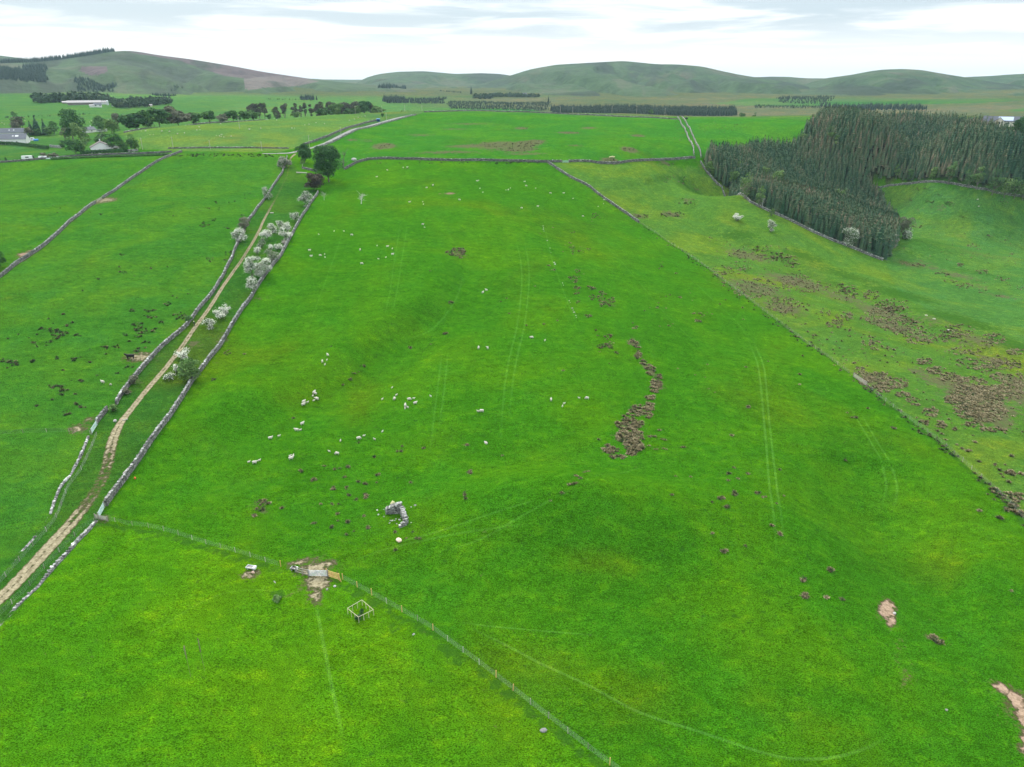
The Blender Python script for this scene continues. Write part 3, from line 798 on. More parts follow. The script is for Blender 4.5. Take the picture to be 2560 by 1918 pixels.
def hill(ridge, D, foot, seed, amp=12.0, heather=None, felled=None, back=1500.0, rel=90.0):
    R = np.array([elev(*p) for p in ridge])
    az = np.linspace(R[0, 0], R[-1, 0], 220)
    sl_ = np.interp(az, R[:, 0], R[:, 1])
    k = np.ones(7) / 7
    sl_ = np.convolve(np.r_[[sl_[0]] * 3, sl_, [sl_[-1]] * 3], k, 'valid')
    nt = 90
    t = np.linspace(0, 1, nt)
    s = foot + (D - foot) * t
    sb = D + back * np.linspace(0, 1, 24)[1:]
    S = np.r_[s, sb]
    A, SS = np.meshgrid(az, S)
    x, y = SS * np.sin(A), SS * np.cos(A)
    zr = CAMZ + D * sl_
    zf = H(foot * np.sin(az), foot * np.cos(az)) - 3
    tt = np.clip((SS - foot) / (D - foot), 0, 1)
    prof = tt ** 1.35 * (1 + 0.45 * (1 - tt)) ** 1.0
    prof = prof / prof.max()
    prof = sst(-0.12, 1.12, tt) * 0.55 + prof * 0.45
    prof = (prof - prof[0]) / (prof[nt - 1] - prof[0])
    z = zf + (zr - zf) * prof
    bk = np.clip((SS - D) / back, 0, 1)
    z = np.where(SS > D, zr - (zr - 20) * (bk ** 1.5), z)
    wob = np.abs(fbm(A * D + 0.25 * SS, SS * 0.35, rel * 3.2, seed, 4))            # gullies run down the slope
    damp = np.sin(np.pi * np.clip(tt, 0, 1)) ** 0.8 * (SS <= D)
    z = z - amp * 3.2 * (0.35 - wob).clip(0) * damp * 2.2 + fbm(x, y, 420, seed + 5, 3) * amp * 1.7 * damp
    n = len(az)
    ids = np.arange(len(S) * n).reshape(len(S), n)
    F = np.stack([ids[:-1, :-1], ids[:-1, 1:], ids[1:, 1:], ids[1:, :-1]], -1).reshape(-1, 4)
    V = np.stack([x, y, z], -1).reshape(-1, 3)
    cols = {}
    for key, poly in (('heather', heather), ('felled', felled)):
        f = np.zeros(len(V))
        if poly:
            for pp in poly:
                Q = np.array([elev(*p) for p in pp])
                sl_v = (V[:, 2] - CAMZ) / np.hypot(V[:, 0], V[:, 1])
                f = np.maximum(f, inpoly(A.ravel() * 100, sl_v * 100, Q * 100) * 1.0)
        cols[key] = ('FLOAT', f)
    cols['run'] = ('FLOAT', (A * D / 260.0 + seed * 7).ravel()); cols['rise'] = ('FLOAT', (tt * (D - foot) / 900.0).ravel())
    o = mk('hill', V, F, M_HILL, smooth=True, attrs=cols)
    return tag(o, kind='structure')
HL = [(-420,205),(-250,185),(-100,168),(0,158),(95,156),(190,144),(269,131),(310,126.5),(342,128.5),(395,138),(475,148),(585,166),(664,181),(774,197),(837,204),(916,215),(964,221),(1040,232),(1100,243)]
hill(HL, 2950, 2000, 1, 13, heather=[[(300,127),(395,133),(664,176),(790,196),(720,205),(610,196),(560,190),(500,170),(440,150),(350,136)], [(200,166),(270,166),(265,182),(230,190),(200,178)]], felled=[[(612,196),(700,190),(800,203),(740,216),(660,219),(625,226),(612,222)]])
hill([(-420,150),(-200,136),(-80,132),(0,139),(63,147),(120,156),(220,170)], 4300, 3600, 2, 8)
hill([(640,215),(720,205),(780,197),(830,200),(905,201.5),(960,203),(1040,214)], 5200, 4400, 3, 6)
hill([(780,245),(840,232),(885,212),(894,206),(916,194),(948,185),(996,179.5),(1059,178),(1138,185),(1201,183),(1249,185),(1277,189),(1340,200),(1420,218)], 4200, 3000, 4, 14)
hill([(1040,243),(1120,228),(1180,216),(1240,200),(1279,188),(1327,173),(1390,162),(1485,156.5),(1558,152.5),(1605,157),(1643,161),(1690,161),(1754,166),(1801,177),(1849,187),(1880,192),(1990,210),(2100,232)], 3500, 2150, 5, 16)
hill([(1700,230),(1780,205),(1850,192),(1898,193.5),(1971,192.5),(2018,196),(2062,196),(2140,205),(2260,225)], 4000, 2700, 6, 12)
hill([(1900,238),(1980,220),(2040,202),(2062,196),(2129,187),(2176,178),(2208,174),(2256,172.5),(2303,175),(2366,186),(2411,193),(2480,205),(2560,216),(2700,238)], 3400, 2250, 7, 14)
hill([(2280,222),(2360,203),(2411,193),(2477,190),(2518,187),(2560,184.5),(2680,176),(2850,172),(3000,180)], 4300, 3000, 8, 12)
# ------------------------------------------------------------------ dry stone walls
STONE = [(0, (0.06, 0.058, 0.054)), (.35, (0.14, 0.137, 0.125)), (.7, (0.26, 0.255, 0.235)), (1, (0.52, 0.52, 0.48))]
M_STONE = mat_rnd('dry_stone', STONE, 0.92, 3.0, 0.5, 0.8, 5.0)
def _stones(m, scale):
    nn, ll = m.node_tree.nodes, m.node_tree.links
    b = nn['Principled BSDF']
    v = nn.new('ShaderNodeTexVoronoi'); v.inputs['Scale'].default_value = scale
    mp = nn.new('ShaderNodeMapping'); mp.inputs['Scale'].default_value = (1, 1, 1.7)
    ll.new(nn.new('ShaderNodeTexCoord').outputs['Object'], mp.inputs[0]); ll.new(mp.outputs[0], v.inputs['Vector'])
    old = b.inputs['Base Color'].links[0].from_socket
    sp_ = nn.new('ShaderNodeSeparateColor'); ll.new(v.outputs['Color'], sp_.inputs[0])
    f = M(nn, ll, 'MULTIPLY_ADD', sp_.outputs[0], 1.15, 0.42)
    sc = nn.new('ShaderNodeVectorMath'); sc.operation = 'SCALE'
    ll.new(old, sc.inputs[0]); ll.new(f, sc.inputs['Scale'])
    ll.new(sc.outputs[0], b.inputs['Base Color'])
_stones(M_STONE, 2.6)
def wall(name, label, P, h=1.35, w=0.8, step=0.45, cap=0.42, cat='wall', tumble=0.0, seed=0, light=0.0, gap=None, sm=1):
    w, h, cap = w * .72, h * .80, cap * .75
    """a dry stone wall along a line on the land: courses of stones with a row of cope stones on top"""
    r_ = np.random.default_rng(100 + seed)
    C, t = resample(P, step, sm)
    C = C + normals(C)[0] * (fbm(t, t * 0, 14, seed, 2) * 0.5)[:, None]
    nrm, tan = normals(C)
    zg = Hq(C[:, 0], C[:, 1])
    n = len(C)
    hh = h * (1 + 0.10 * fbm(t, t * 0 + 3, 6, seed, 3))
    if tumble:
        hh = h * np.clip(0.62 - tumble * .62 + tumble * 1.3 * fbm(t, t * 0 + 3, 9, seed + 40, 3), -0.25, 1.0)
    prof = [(-.5, -.4), (-.5, .12), (-.46, .38), (-.41, .66), (-.36, .97), (.36, .97), (.41, .66), (.46, .38), (.5, .12), (.5, -.4)]
    k = len(prof)
    V = np.zeros((n, k, 3)); R = np.zeros((n, k))
    for j, (a, b) in enumerate(prof):
        jj = r_.normal(0, 0.035, n) if 0 < j < k - 1 else 0
        off = a * w + jj
        V[:, j, :2] = C + nrm * off[:, None] if np.ndim(off) else C + nrm * off
        V[:, j, 2] = zg + (hh * b if b > 0 else b) + (r_.normal(0, 0.03, n) if b > 0 else 0)
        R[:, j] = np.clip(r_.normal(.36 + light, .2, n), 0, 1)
    ids = np.arange(n * k).reshape(n, k)
    F = np.stack([ids[:-1, :-1], ids[:-1, 1:], ids[1:, 1:], ids[1:, :-1]], -1).reshape(-1, 4).tolist()
    F += [ids[0, ::-1].tolist(), ids[-1].tolist()]
    mid = np.array([*C.mean(0), zg.mean()])
    t_ = thing(name, label, cat, mid)
    mk('stonework', V.reshape(-1, 3) - mid, F, M_STONE, t_, R.ravel())
    mb = MB()
    L = t[-1]
    s = 0.0
    while s < L:
        ln = cap * r_.uniform(.7, 1.35)
        x, y = np.interp(s + ln / 2, t, C[:, 0]), np.interp(s + ln / 2, t, C[:, 1])
        i = min(int((s + ln / 2) / L * (n - 1)), n - 1)
        if hh[i] > 0.3 * h or (hh[i] > 0 and r_.random() < .3):
            a = math.atan2(tan[i, 1], tan[i, 0])
            hc = r_.uniform(.14, .34) * min(1, cap / .32)
            zt = np.interp(s + ln / 2, t, zg) + max(hh[i], .05) + hc * .4
            q = nrm[i] * r_.normal(0, .05)
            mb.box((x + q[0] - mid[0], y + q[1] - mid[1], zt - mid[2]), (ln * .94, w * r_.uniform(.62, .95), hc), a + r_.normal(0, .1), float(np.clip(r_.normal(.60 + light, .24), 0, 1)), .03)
        s += ln * (1 if cap < 1 else 1)
    if mb.n:
        mb.build('coping', M_STONE, t_)
    return t_
wall('dry_stone_wall', 'grey dry stone wall along the field side of the sandy track', WL['lane_l'], 1.25, .75, .5, .45, seed=1)
wall('dry_stone_wall', 'short grey wall ending at the pale green gate by the muddy patch', WL['lane_l2'], 1.2, .7, .4, .4, seed=2)
wall('dry_stone_wall', 'long grey dry stone wall between the hawthorn strip and the sheep field', WL['lane_r'], 1.4, .8, .45, .42, seed=3)
wall('dry_stone_wall', 'crumbling pale dry stone wall running downhill from the fence corner', WL['lane_r2'], 1.0, .8, .35, .38, seed=4, tumble=.55, light=.12)
wall('ruined_wall', 'tumbled remains of a stone wall in grass beside the sandy track', WL['lane_ruin'], .42, .7, .35, .4, seed=5, tumble=1.6, light=.1)
wall('dry_stone_wall', 'grey field wall climbing from the broken gap to the road', WL['far_l'], 1.35, .8, .7, .6, seed=6)
wall('dry_stone_wall', 'grey field wall curving from the broken gap past a dark bush', WL['far_l2'], 1.35, .8, .6, .5, seed=7)
wall('dry_stone_wall', 'dark dry stone wall crossing the hill from the big sycamore', WL['top'], 1.5, .95, .8, .7, seed=8, light=-.13)
wall('dry_stone_wall', 'dark dry stone wall dipping over the burn towards the conifer wood', WL['top2'], 1.5, .95, .8, .7, seed=9, light=-.1)
wall('dry_stone_wall', 'straight grey wall dropping diagonally from the hill wall to a post fence', WL['mid'], 1.45, .9, .6, .55, seed=10)
for s, lb in ((-2.2, 'western of the two parallel walls climbing beside the conifer wood'), (2.2, 'eastern of the two parallel walls climbing beside the conifer wood')):
    C, _ = resample(WL['twin'], 6, 1)
    wall('dry_stone_wall', lb, C + normals(C)[0] * s, 1.35, .9, .9, .8, seed=11 + int(s > 0), light=.08)
wall('dry_stone_wall', 'grey dry stone wall along the foot of the conifer wood', WL['wood_front'], 1.4, .85, .6, .55, seed=13, light=.02)
wall('dry_stone_wall', 'brown grey wall between the conifer wood and the rough pasture bay', WL['wood_inner'], 1.4, .9, .9, .8, seed=14, light=-.05)
wall('dry_stone_wall', 'grey wall on the pasture side of the upper lane', WL['up_l'], 1.4, .9, 1.2, 1.0, seed=15, light=-.06)
wall('dry_stone_wall', 'pale grey wall on the hill side of the upper lane', WL['up_r'], 1.3, .9, 1.2, 1.0, seed=16, light=.15)
wall('dry_stone_wall', 'low dark wall along the roadside below the pale hill pasture', gp([(722,372),(640,371),(560,371),(480,371),(420,372)]), .8, .7, 1.2, 1.0, seed=17, light=-.1)
wall('dry_stone_wall', 'low dark wall on the field side of the farm road', gp([(430,381),(380,384),(330,386),(250,388),(180,392),(90,400),(0,407),(-60,410)]), 1.1, .9, 1.2, 1.0, seed=18, light=-.12)
wall('dry_stone_wall', 'short wall end sticking out from under the big sycamore', gp([(754,422),(764,424),(778,427),(792,430)]), 1.2, .8, .8, .7, seed=19)
wall('field_wall', 'thin grey wall following the skyline of the sheep hill pasture', np.array([at(300, 655)[:2], at(420, 735)[:2], at(560, 800)[:2], at(700, 830)[:2], at(860, 840)[:2]]), 1.2, .9, 2.5, 2.0, seed=20)
wall('field_wall', 'thin wall along the crest of the bright green hill field', np.array([at(1060, 800)[:2], at(1180, 830)[:2], at(1320, 840)[:2], at(1450, 830)[:2], at(1580, 790)[:2], at(1695, 745)[:2]]), 1.2, .9, 2.5, 2.0, seed=21)

# ------------------------------------------------------------------ fences and gates
M_WOOD = mat_rnd('weathered_timber', [(0, (0.17, 0.145, 0.115)), (.5, (0.34, 0.31, 0.26)), (1, (0.46, 0.43, 0.37))], 0.85, 6, .3)
M_NEWWOOD = mat_rnd('new_timber', [(0, (0.50, 0.30, 0.10)), (1, (0.72, 0.47, 0.19))], 0.8, 6, .25)
M_WIRE = mat_flat('galvanised_wire', (0.30, 0.33, 0.31), 0.5, .1, 2.0, .5)
M_GALV = mat_flat('galvanised_steel', (0.62, 0.63, 0.64), 0.5, .15, 3.0, .5)
M_GREENGATE = mat_flat('green_grey_gate', (0.36, 0.50, 0.47), 0.5, .15, 3.0, .5)
def fence(name, label, P, ph=1.15, gap=2.6, new=None, wires=8, vert=.45, pr=.055, strength=1.0, wr=.0045):
    C, t = resample(P, .5, 1)
    L = t[-1]
    zg = Hq(C[:, 0], C[:, 1])
    nrm, tan = normals(C)
    mid = np.array([*C.mean(0), zg.mean()])
    f = thing(name, label, 'fence', mid)
    n = min(100, int(L / gap) + 1)
    for i, s in enumerate(np.linspace(0, L, n)):
        p = np.array([np.interp(s, t, C[:, 0]), np.interp(s, t, C[:, 1]), np.interp(s, t, zg)]) - mid
        isnew = new is not None and new(s / L, i)
        mb = MB()
        hh = ph * (1.12 if isnew else 1) * random.uniform(.93, 1.07)
        r = pr * (1.35 if isnew else 1)
        mb.tube(p + [0, 0, -.3], p + [random.gauss(0, .03), random.gauss(0, .03), hh], r, r * .95, 7, random.random())
        mb.build('post', M_NEWWOOD if isnew else M_WOOD, f)
    # netting: line wires and stays
    V, F = [], []
    m = len(C)
    def ribbon(A, B):
        i = len(V)
        V.extend([A[0], A[1], B[1], B[0]]); F.append((i, i + 1, i + 2, i + 3))
    hs = np.linspace(.08, ph * .92, wires)
    W = C - mid[:2]
    for hgt in hs:
        z = zg - mid[2] + hgt
        for i in range(0, m - 2, 2):
            a = np.array([*W[i], z[i]]); b = np.array([*W[min(i + 2, m - 1)], z[min(i + 2, m - 1)]])
            ribbon((a + [0, 0, wr], a - [0, 0, wr]), (b + [0, 0, wr], b - [0, 0, wr]))
            o = np.array([*(nrm[i] * wr), 0])
            ribbon((a + o, a - o), (b + o, b - o))
    if vert:
        for s in np.arange(0, L, vert):
            p = np.array([np.interp(s, t, W[:, 0]), np.interp(s, t, W[:, 1]), np.interp(s, t, zg) - mid[2]])
            i = min(int(s / L * (m - 1)), m - 1)
            o = np.array([*(tan[i] * wr), 0])
            ribbon((p + [0, 0, .05] + o, p + [0, 0, .05] - o), (p + [0, 0, ph * .9] + o, p + [0, 0, ph * .9] - o))
    mk('wire_netting', np.array(V), np.array(F), M_WIRE, f)
    return f
fence('post_fence', 'old grey post and net fence running from the field gate to the wall corner', WL['fence_f'], 1.1, 3.2, lambda s, i: s > .86 and i % 2 == 0)
fence('post_fence', 'net fence with fresh orange timber posts curving away below the gate', WL['fence_f2'], 1.15, 3.4, lambda s, i: i in (0, 1, 2, 4, 6, 10, 11, 16, 17, 31, 33))
fence('post_fence', 'post and wire fence continuing the diagonal wall through rushes', WL['fence_r'], 1.15, 3.5, None, 7, .8, wr=.006)
fence('post_fence', 'post and wire fence running on below the weathered wooden gate', WL['fence_r2'], 1.15, 3.5, None, 7, .8, wr=.006)
fence('post_fence', 'thin fence crossing from the pale green gate over the cattle field', WL['fence_x'], 1.0, 5.0, None, 4, 0, wr=.006)
fence('post_fence', 'thin fence between the sandy track and the crumbling wall', WL['fence_t'], 1.0, 4.0, None, 4, .5, wr=.006)
fence('post_fence', 'thin fence beside the tumbled wall remains along the track', WL['lane_ruin'] + np.array([1.3, .6, 0]), 1.0, 4.0, None, 5, .4, wr=.007)

def gate(name, label, a, b, h, mat, bars=5, r=.028, brace=True, posts=True, rect=False):
    a, b = np.array(a, float), np.array(b, float)
    a[2], b[2] = hz(a[0], a[1]), hz(b[0], b[1])
    mid = (a + b) / 2
    g = thing(name, label, 'gate', mid)
    A, B = a - mid, b - mid
    mb = MB()
    for z in np.linspace(.18, h, bars):
        if rect:
            d = B - A
            mb.box((A + B) / 2 + [0, 0, z], (math.hypot(d[0], d[1]), .04, .12), math.atan2(d[1], d[0]), random.uniform(.3, .9))
        else:
            mb.tube(A + [0, 0, z], B + [0, 0, z], r, r, 6, random.random())
    mb.build('rail', mat, g) if False else None
    for i, z in enumerate(np.linspace(.18, h, bars)):
        q = MB()
        d = B - A
        if rect:
            q.box((A + B) / 2 + [0, 0, z], (math.hypot(d[0], d[1]), .05, .13), math.atan2(d[1], d[0]), random.uniform(.3, .9))
        else:
            q.tube(A + [0, 0, z], B + [0, 0, z], r, r, 6, random.random())
        q.build('rail', mat, g)
    for s in (0.0, .5, 1.0):
        q = MB(); p = A + (B - A) * s
        q.tube(p + [0, 0, .12], p + [0, 0, h + .03], r * 1.2, r * 1.2, 6, .5)
        q.build('stile', mat, g)
    if brace:
        q = MB(); q.tube(A + [0, 0, .18], (A + B) / 2 + [0, 0, h], r, r, 6, .4); q.tube(B + [0, 0, .18], (A + B) / 2 + [0, 0, h], r, r, 6, .4)
        q.build('brace', mat, g)
    if posts:
        for p, e in ((A, A - B), (B, B - A)):
            e = e / np.linalg.norm(e) * .16
            q = MB(); q.tube(p + e + [0, 0, -.3], p + e + [0, 0, h + .22], .09, .085, 7, .4)
            q.build('gate_post', M_WOOD, g)
    return g
gate('field_gate', 'silver metal bar gate standing over the trampled ground', g1(773.5, 1441), g1(818, 1442), 1.25, M_GALV, 6, .04)
gate('field_gate', 'pale green metal gate at the end of the long lane wall', g1(261, 1271), g1(248, 1296), 1.25, M_GREENGATE, 6, .045)
gate('field_gate', 'pale green metal gate by the muddy patch of the cattle field', g1(243, 1064), g1(230, 1085), 1.25, M_GREENGATE, 6, .045)
gate('field_gate', 'small green gate set in the dark hill wall', g1(1407, 407), g1(1421, 407), 1.3, M_GREENGATE, 5, .06)
gate('field_gate', 'weathered wooden gate in the fence beside the dense rushes', g1(2134, 943), g1(2165, 965), 1.25, M_WOOD, 5, .05, True, True, True)
gate('rail_fence', 'fresh orange timber rails joined to the silver gate', g1(819.5, 1441), g1(847, 1451), 1.3, M_NEWWOOD, 5, .05, False, True, True)
q = bpy.data.objects[[o.name for o in bpy.data.objects if o.get('label', '').startswith('fresh orange')][0]]
q['category'] = 'fence'
for ch in list(q.children):
    if ch.name.startswith('gate_post'):
        ch.data.materials[0] = M_NEWWOOD
mb = MB(); e = g1(847, 1451) - np.array(q.location); f = g1(853, 1455) - np.array(q.location)
mb.tube(e + [0, 0, 1.4], f + [0, 0, 0], .06, .06, 6, .6); mb.build('strut', M_NEWWOOD, q)
q = gate('rail_fence', 'weathered grey rails joined to the other side of the silver gate', g1(742, 1431), g1(772, 1440), 1.1, M_WOOD, 3, .04, False, True, True)
q['category'] = 'fence'
q = gate('hurdle', 'old timber hurdle lying across the wall corner by the green gate', g1(240, 1297), g1(268, 1303), .9, M_WOOD, 4, .05, False, True, True)
gate('field_gate', 'broken wooden gate in the gap of the grey field wall', g1(255, 497), g1(243, 506), 1.1, M_WOOD, 4, .05, False, True, True)

# ------------------------------------------------------------------ stone ruin
def block_wall(a, b, w, h0, h1, name, parent, mid, seed, lt=.1):
    """a thick ragged rubble wall from a to b"""
    r_ = np.random.default_rng(seed)
    a, b = np.array(a[:2]), np.array(b[:2])
    L = np.hypot(*(b - a)); n = max(3, int(L / .32))
    d = (b - a) / L; nr = np.array([-d[1], d[0]])
    mb = MB()
    for i in range(n):
        s = (i + .5) / n
        c = a + (b - a) * s
        top = (h0 + (h1 - h0) * s) * r_.uniform(.9, 1.06)
        z = -.2
        g = hz(*c)
        while z < top:
            hh = r_.uniform(.2, .34)
            for k in (-1, 0, 1):
                o = c + nr * k * w * .33 + d * r_.normal(0, .03)
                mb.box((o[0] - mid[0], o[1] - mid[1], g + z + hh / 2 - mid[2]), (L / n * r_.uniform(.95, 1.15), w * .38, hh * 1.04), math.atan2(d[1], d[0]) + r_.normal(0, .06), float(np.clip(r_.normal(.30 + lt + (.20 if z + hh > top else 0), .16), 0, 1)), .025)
            z += hh
    return mb.build(name, M_STONE, parent)
ra, rb_, rc, rd = g1(966, 1282), g1(1004, 1281), g1(1016, 1311), g1(998, 1318)
ruin = thing('stone_ruin', 'roofless stone ruin with two broken grey walls standing in the grass', 'ruin', rb_)
block_wall(ra, rb_, 1.0, 1.0, 2.2, 'back_wall', ruin, rb_, 1)
block_wall(rb_ + (rc - rb_) * .12, rc, .8, 1.7, .75, 'side_wall', ruin, rb_, 2, .18)
block_wall(rc, rd, .7, .55, .25, 'wall_stub', ruin, rb_, 3, .25)
M_BOULDER = mat_rnd('pale_boulder', [(0, (0.24, 0.23, 0.21)), (1, (0.50, 0.48, 0.44))], .9, 2, .3, .5)
M_PINK = mat_rnd('pink_boulder', [(0, (0.52, 0.36, 0.27)), (1, (0.72, 0.54, 0.42))], .9, 2, .25, .3)
M_YELLOW = mat_rnd('lichen_boulder', [(0, (0.42, 0.40, 0.20)), (1, (0.62, 0.60, 0.34))], .9, 2, .25, .3)
def stone_mesh(d, seed):
    r_ = np.random.default_rng(seed)
    V, F = [], []
    nu, nv = 8, 5
    for i in range(nv + 1):
        p = math.pi * i / nv
        for j in range(nu):
            t = 2 * math.pi * j / nu
            k = 1 + r_.normal(0, .12)
            V.append((d[0] / 2 * k * math.sin(p) * math.cos(t), d[1] / 2 * k * math.sin(p) * math.sin(t), d[2] / 2 * k * math.cos(p)))
    for i in range(nv):
        for j in range(nu):
            F.append((i * nu + j, (i + 1) * nu + j, (i + 1) * nu + (j + 1) % nu, i * nu + (j + 1) % nu))
    return np.array(V), F
def stone(u, v, d, mat, label, seed, group=None, dz=.15, name='boulder'):
    V, F = stone_mesh(d, seed)
    p = g1(u, v)
    o = mk(name, V, F, mat, None, np.full(len(V), random.random()), p + [0, 0, d[2] * dz])
    o.rotation_euler = (0, 0, random.uniform(0, 3))
    return tag(o, label, 'stone', group)
for i, (u, v) in enumerate([(959,1274),(943,1276),(946,1287),(960,1292),(999,1282),(976,1302),(981,1302),(987,1302),(992,1310),(1002,1294),(999,1300),(974,1308),(1003,1258),(1013,1271),(1028,1268),(1038,1264),(1020,1294),(1028,1307),(990,1298)]):
    s = random.uniform(.22, .55)
    stone(u, v, (s, s * .8, s * .6), M_BOULDER, 'pale loose stone fallen in the grass around the ruin', 40 + i, 'loose stones around the ruin', name='fallen_stone')
for i, (u, v) in enumerate([(545,640),(548,655),(546,668),(552,684),(580,766),(604,830),(612,868),(640,955),(648,970),(712,1132),(720,1150),(770,1285),(778,1302),(795,1350),(803,1366),(812,1385),(826,1412),(832,1428)]):
    s = random.uniform(.35, .75)
    stone(1200 + u / 3.4516, 380 + v / 3.4516, (s, s * .8, s * .55), M_BOULDER, 'small pale stone in the buried row running down the main field', 120 + i, 'buried row of stones', name='field_stone')
stone(982, 1259, (1.2, .9, .7), M_YELLOW, 'yellow lichened stone lying against the back of the ruin', 61)
stone(997, 1352, (1.3, .95, .7), M_PINK, 'single pink boulder lying below the ruin', 62, dz=.25)
stone(1359, 1828, (.95, .6, .5), M_BOULDER, 'grey white stone lying beside the curving net fence', 63, dz=.3)
stone(633, 1433, (.6, .45, .5), M_PINK, 'small pinkish stone on the worn patch under the trough', 64, dz=.3)
stone(687, 1456, (.85, .22, .2), M_BOULDER, 'thin white slab lying in grass between trough and gate', 65, dz=.3)
stone(837, 1467, (.5, .4, .35), M_BOULDER, 'white stone in grass below the orange rails', 66, dz=.3)
stone(818, 1474, (.35, .5, .3), M_BOULDER, 'small white stone at the edge of the trampled ground', 67, dz=.3)
stone(1034, 1587, (.5, .25, .3), M_BOULDER, 'narrow pale stone lying beside the fence by two orange posts', 68, dz=.3)
stone(2236, 1535, (.7, .5, .4), M_BOULDER, 'white stone beside the pinkish bare scar', 69, dz=.3)
stone(2366, 1776, (.4, .35, .3), M_BOULDER, 'tiny white stone alone in the grass near the sandy slip', 70, dz=.3)
stone(288, 1054, (.9, .8, .7), M_BOULDER, 'grey boulder beside the track near the green gate', 71, dz=.3)
stone(885, 401, (3.6, 2.4, 2.0), M_BOULDER, 'heap of pale boulders against the end of the hill wall', 72, dz=.25)
stone(1530, 394, (5.0, 2.4, 1.2), M_YELLOW, 'pale yellow rock above the dip of the hill wall', 73, dz=.3)
stone(338, 1198, (.5, .4, .6), mat_flat('orange_plastic', (0.75, 0.16, 0.03), .5), 'small orange feed lick lying against the lane wall', 74, dz=.4, name='feed_bucket')

# ------------------------------------------------------------------ troughs, tree guard, poles, other farm things
M_DARK = mat_flat('dark_water', (0.012, 0.013, 0.012), 0.25)
M_WHITE = mat_flat('white_paint', (0.75, 0.75, 0.74), 0.6)
M_BLACK = mat_flat('black_plastic', (0.025, 0.025, 0.026), 0.5)
def trough(a, b, r, label):
    mid = (a + b) / 2
    mid[2] = hz(mid[0], mid[1])
    t = thing('water_trough', label, 'trough', mid)
    d = (b - a)[:2]; L = np.hypot(*d); d = d / L; nr = np.array([-d[1], d[0]])
    V, F = [], []
    k = 9
    for i, s in enumerate((-.5, .5)):
        for rr in (r, r * .88):
            for j in range(k):
                th = math.pi * (j / (k - 1)) * 1.0
                o = -math.cos(th) * rr
                V.append((d[0] * s * L + nr[0] * o, d[1] * s * L + nr[1] * o, .12 + r - math.sin(th) * rr))
    for j in range(k - 1):
        F += [(j, j + 1, 2 * k + j + 1, 2 * k + j), (k + j, 3 * k + j, 3 * k + j + 1, k + j + 1)]
    F += [(0, 2 * k, 3 * k, k), (k - 1, 2 * k - 1, 4 * k - 1, 3 * k - 1)]
    mk('tank', V, F, M_GALV, t)
    for s, m_ in ((-.5, M_GALV), (.5, M_WHITE)):
        mb = MB()
        V = [(d[0] * s * L + nr[0] * (-math.cos(math.pi * j / 8) * r), d[1] * s * L + nr[1] * (-math.cos(math.pi * j / 8) * r), .12 + r - math.sin(math.pi * j / 8) * r) for j in range(9)]
        V2 = [(x + d[0] * .05 * np.sign(s), y + d[1] * .05 * np.sign(s), z) for x, y, z in V]
        mb.add(V + V2, [tuple(range(9)), tuple(range(17, 8, -1))] + [(j, j + 9, (j + 1) % 9 + 9, (j + 1) % 9) for j in range(9)])
        mb.build('end_plate', m_, t)
    mb = MB()
    mb.box((0, 0, .12 + r * .62), (L * .96, r * 1.55, .02), math.atan2(d[1], d[0])); mb.build('water', M_DARK, t)
    mb = MB(); p = np.array([d[0] * L * .38, d[1] * L * .38, .12 + r])
    mb.box(p + [0, 0, .04], (L * .22, r * 1.9, .06), math.atan2(d[1], d[0])); mb.build('cover', M_WHITE, t)
    for s in (-.35, .35):
        mb = MB(); mb.box((d[0] * s * L, d[1] * s * L, .1), (.12, r * 1.5, .26), math.atan2(d[1], d[0])); mb.build('foot', M_GALV, t)
    return t
trough(g1(618, 1421), g1(639, 1425), .42, 'long grey half round water trough with a white cover at one end')
trough(g1(729, 1424), g1(743, 1427), .40, 'short black and white water trough at the end of the grey rails')
for o in bpy.data.objects:
    if o.get('label', '').startswith('short black'):
        for ch in o.children:
            if ch.name.startswith('tank'):
                ch.data.materials[0] = M_BLACK
# open square timber frame guarding a shrub
M_PALEWOOD = mat_rnd('pale_timber', [(0, (0.38, 0.34, 0.22)), (1, (0.52, 0.47, 0.34))], .8, 5, .2)
cb, cl, cr, cf = g1(906, 1514), g1(870, 1535), g1(934.5, 1538.5), g1(897.5, 1557)
guard = thing('tree_guard', 'square pale timber frame on short posts around dark shrubs', 'tree guard', cf)
for a, b in ((cb, cl), (cl, cf), (cf, cr), (cr, cb)):
    mb = MB()
    d = b - a
    za, zb = hz(a[0], a[1]) + 1.15, hz(b[0], b[1]) + 1.15
    A = np.array([a[0], a[1], za]) - cf; B = np.array([b[0], b[1], zb]) - cf
    mb.tube(A, B, .055, .055, 4, random.random()); mb.build('rail', M_PALEWOOD, guard)
    for s in (0, 1 / 3, 2 / 3):
        p = a + d * s; p[2] = hz(p[0], p[1]); p = p - cf
        mb = MB(); mb.tube(p + [0, 0, -.2], p + [0, 0, 1.15], .05, .05, 5, random.random()); mb.build('post', M_PALEWOOD, guard)
M_DULL = mat_rnd('dull_brown_stem', [(0, (0.10, 0.095, 0.05)), (1, (0.22, 0.19, 0.12))], .9, 5, .3)
# two thin brown-topped poles in the near field
for (u, v), h, lb in (((477, 1692), 5.6, 'shorter thin pole with a rough brown top in the near field'), ((512, 1678), 6.0, 'taller thin pole with a rough brown top in the near field')):
    p = g1(u, v)
    t = thing('marker_pole', lb, 'pole', p)
    mb = MB(); mb.tube((0, 0, -.3), (0, 0, h * .62), .022, .02, 6, .2); mb.build('shaft', M_DULL, t)
    mb = MB()
    for k in range(8):
        z = h * .60 + h * .4 * k / 8
        mb.tube((random.gauss(0, .02), random.gauss(0, .02), z), (random.gauss(0, .02), random.gauss(0, .02), z + h * .055), random.uniform(.06, .10), random.uniform(.06, .10), 6, random.random())
    mb.build('sleeve', M_DULL, t)
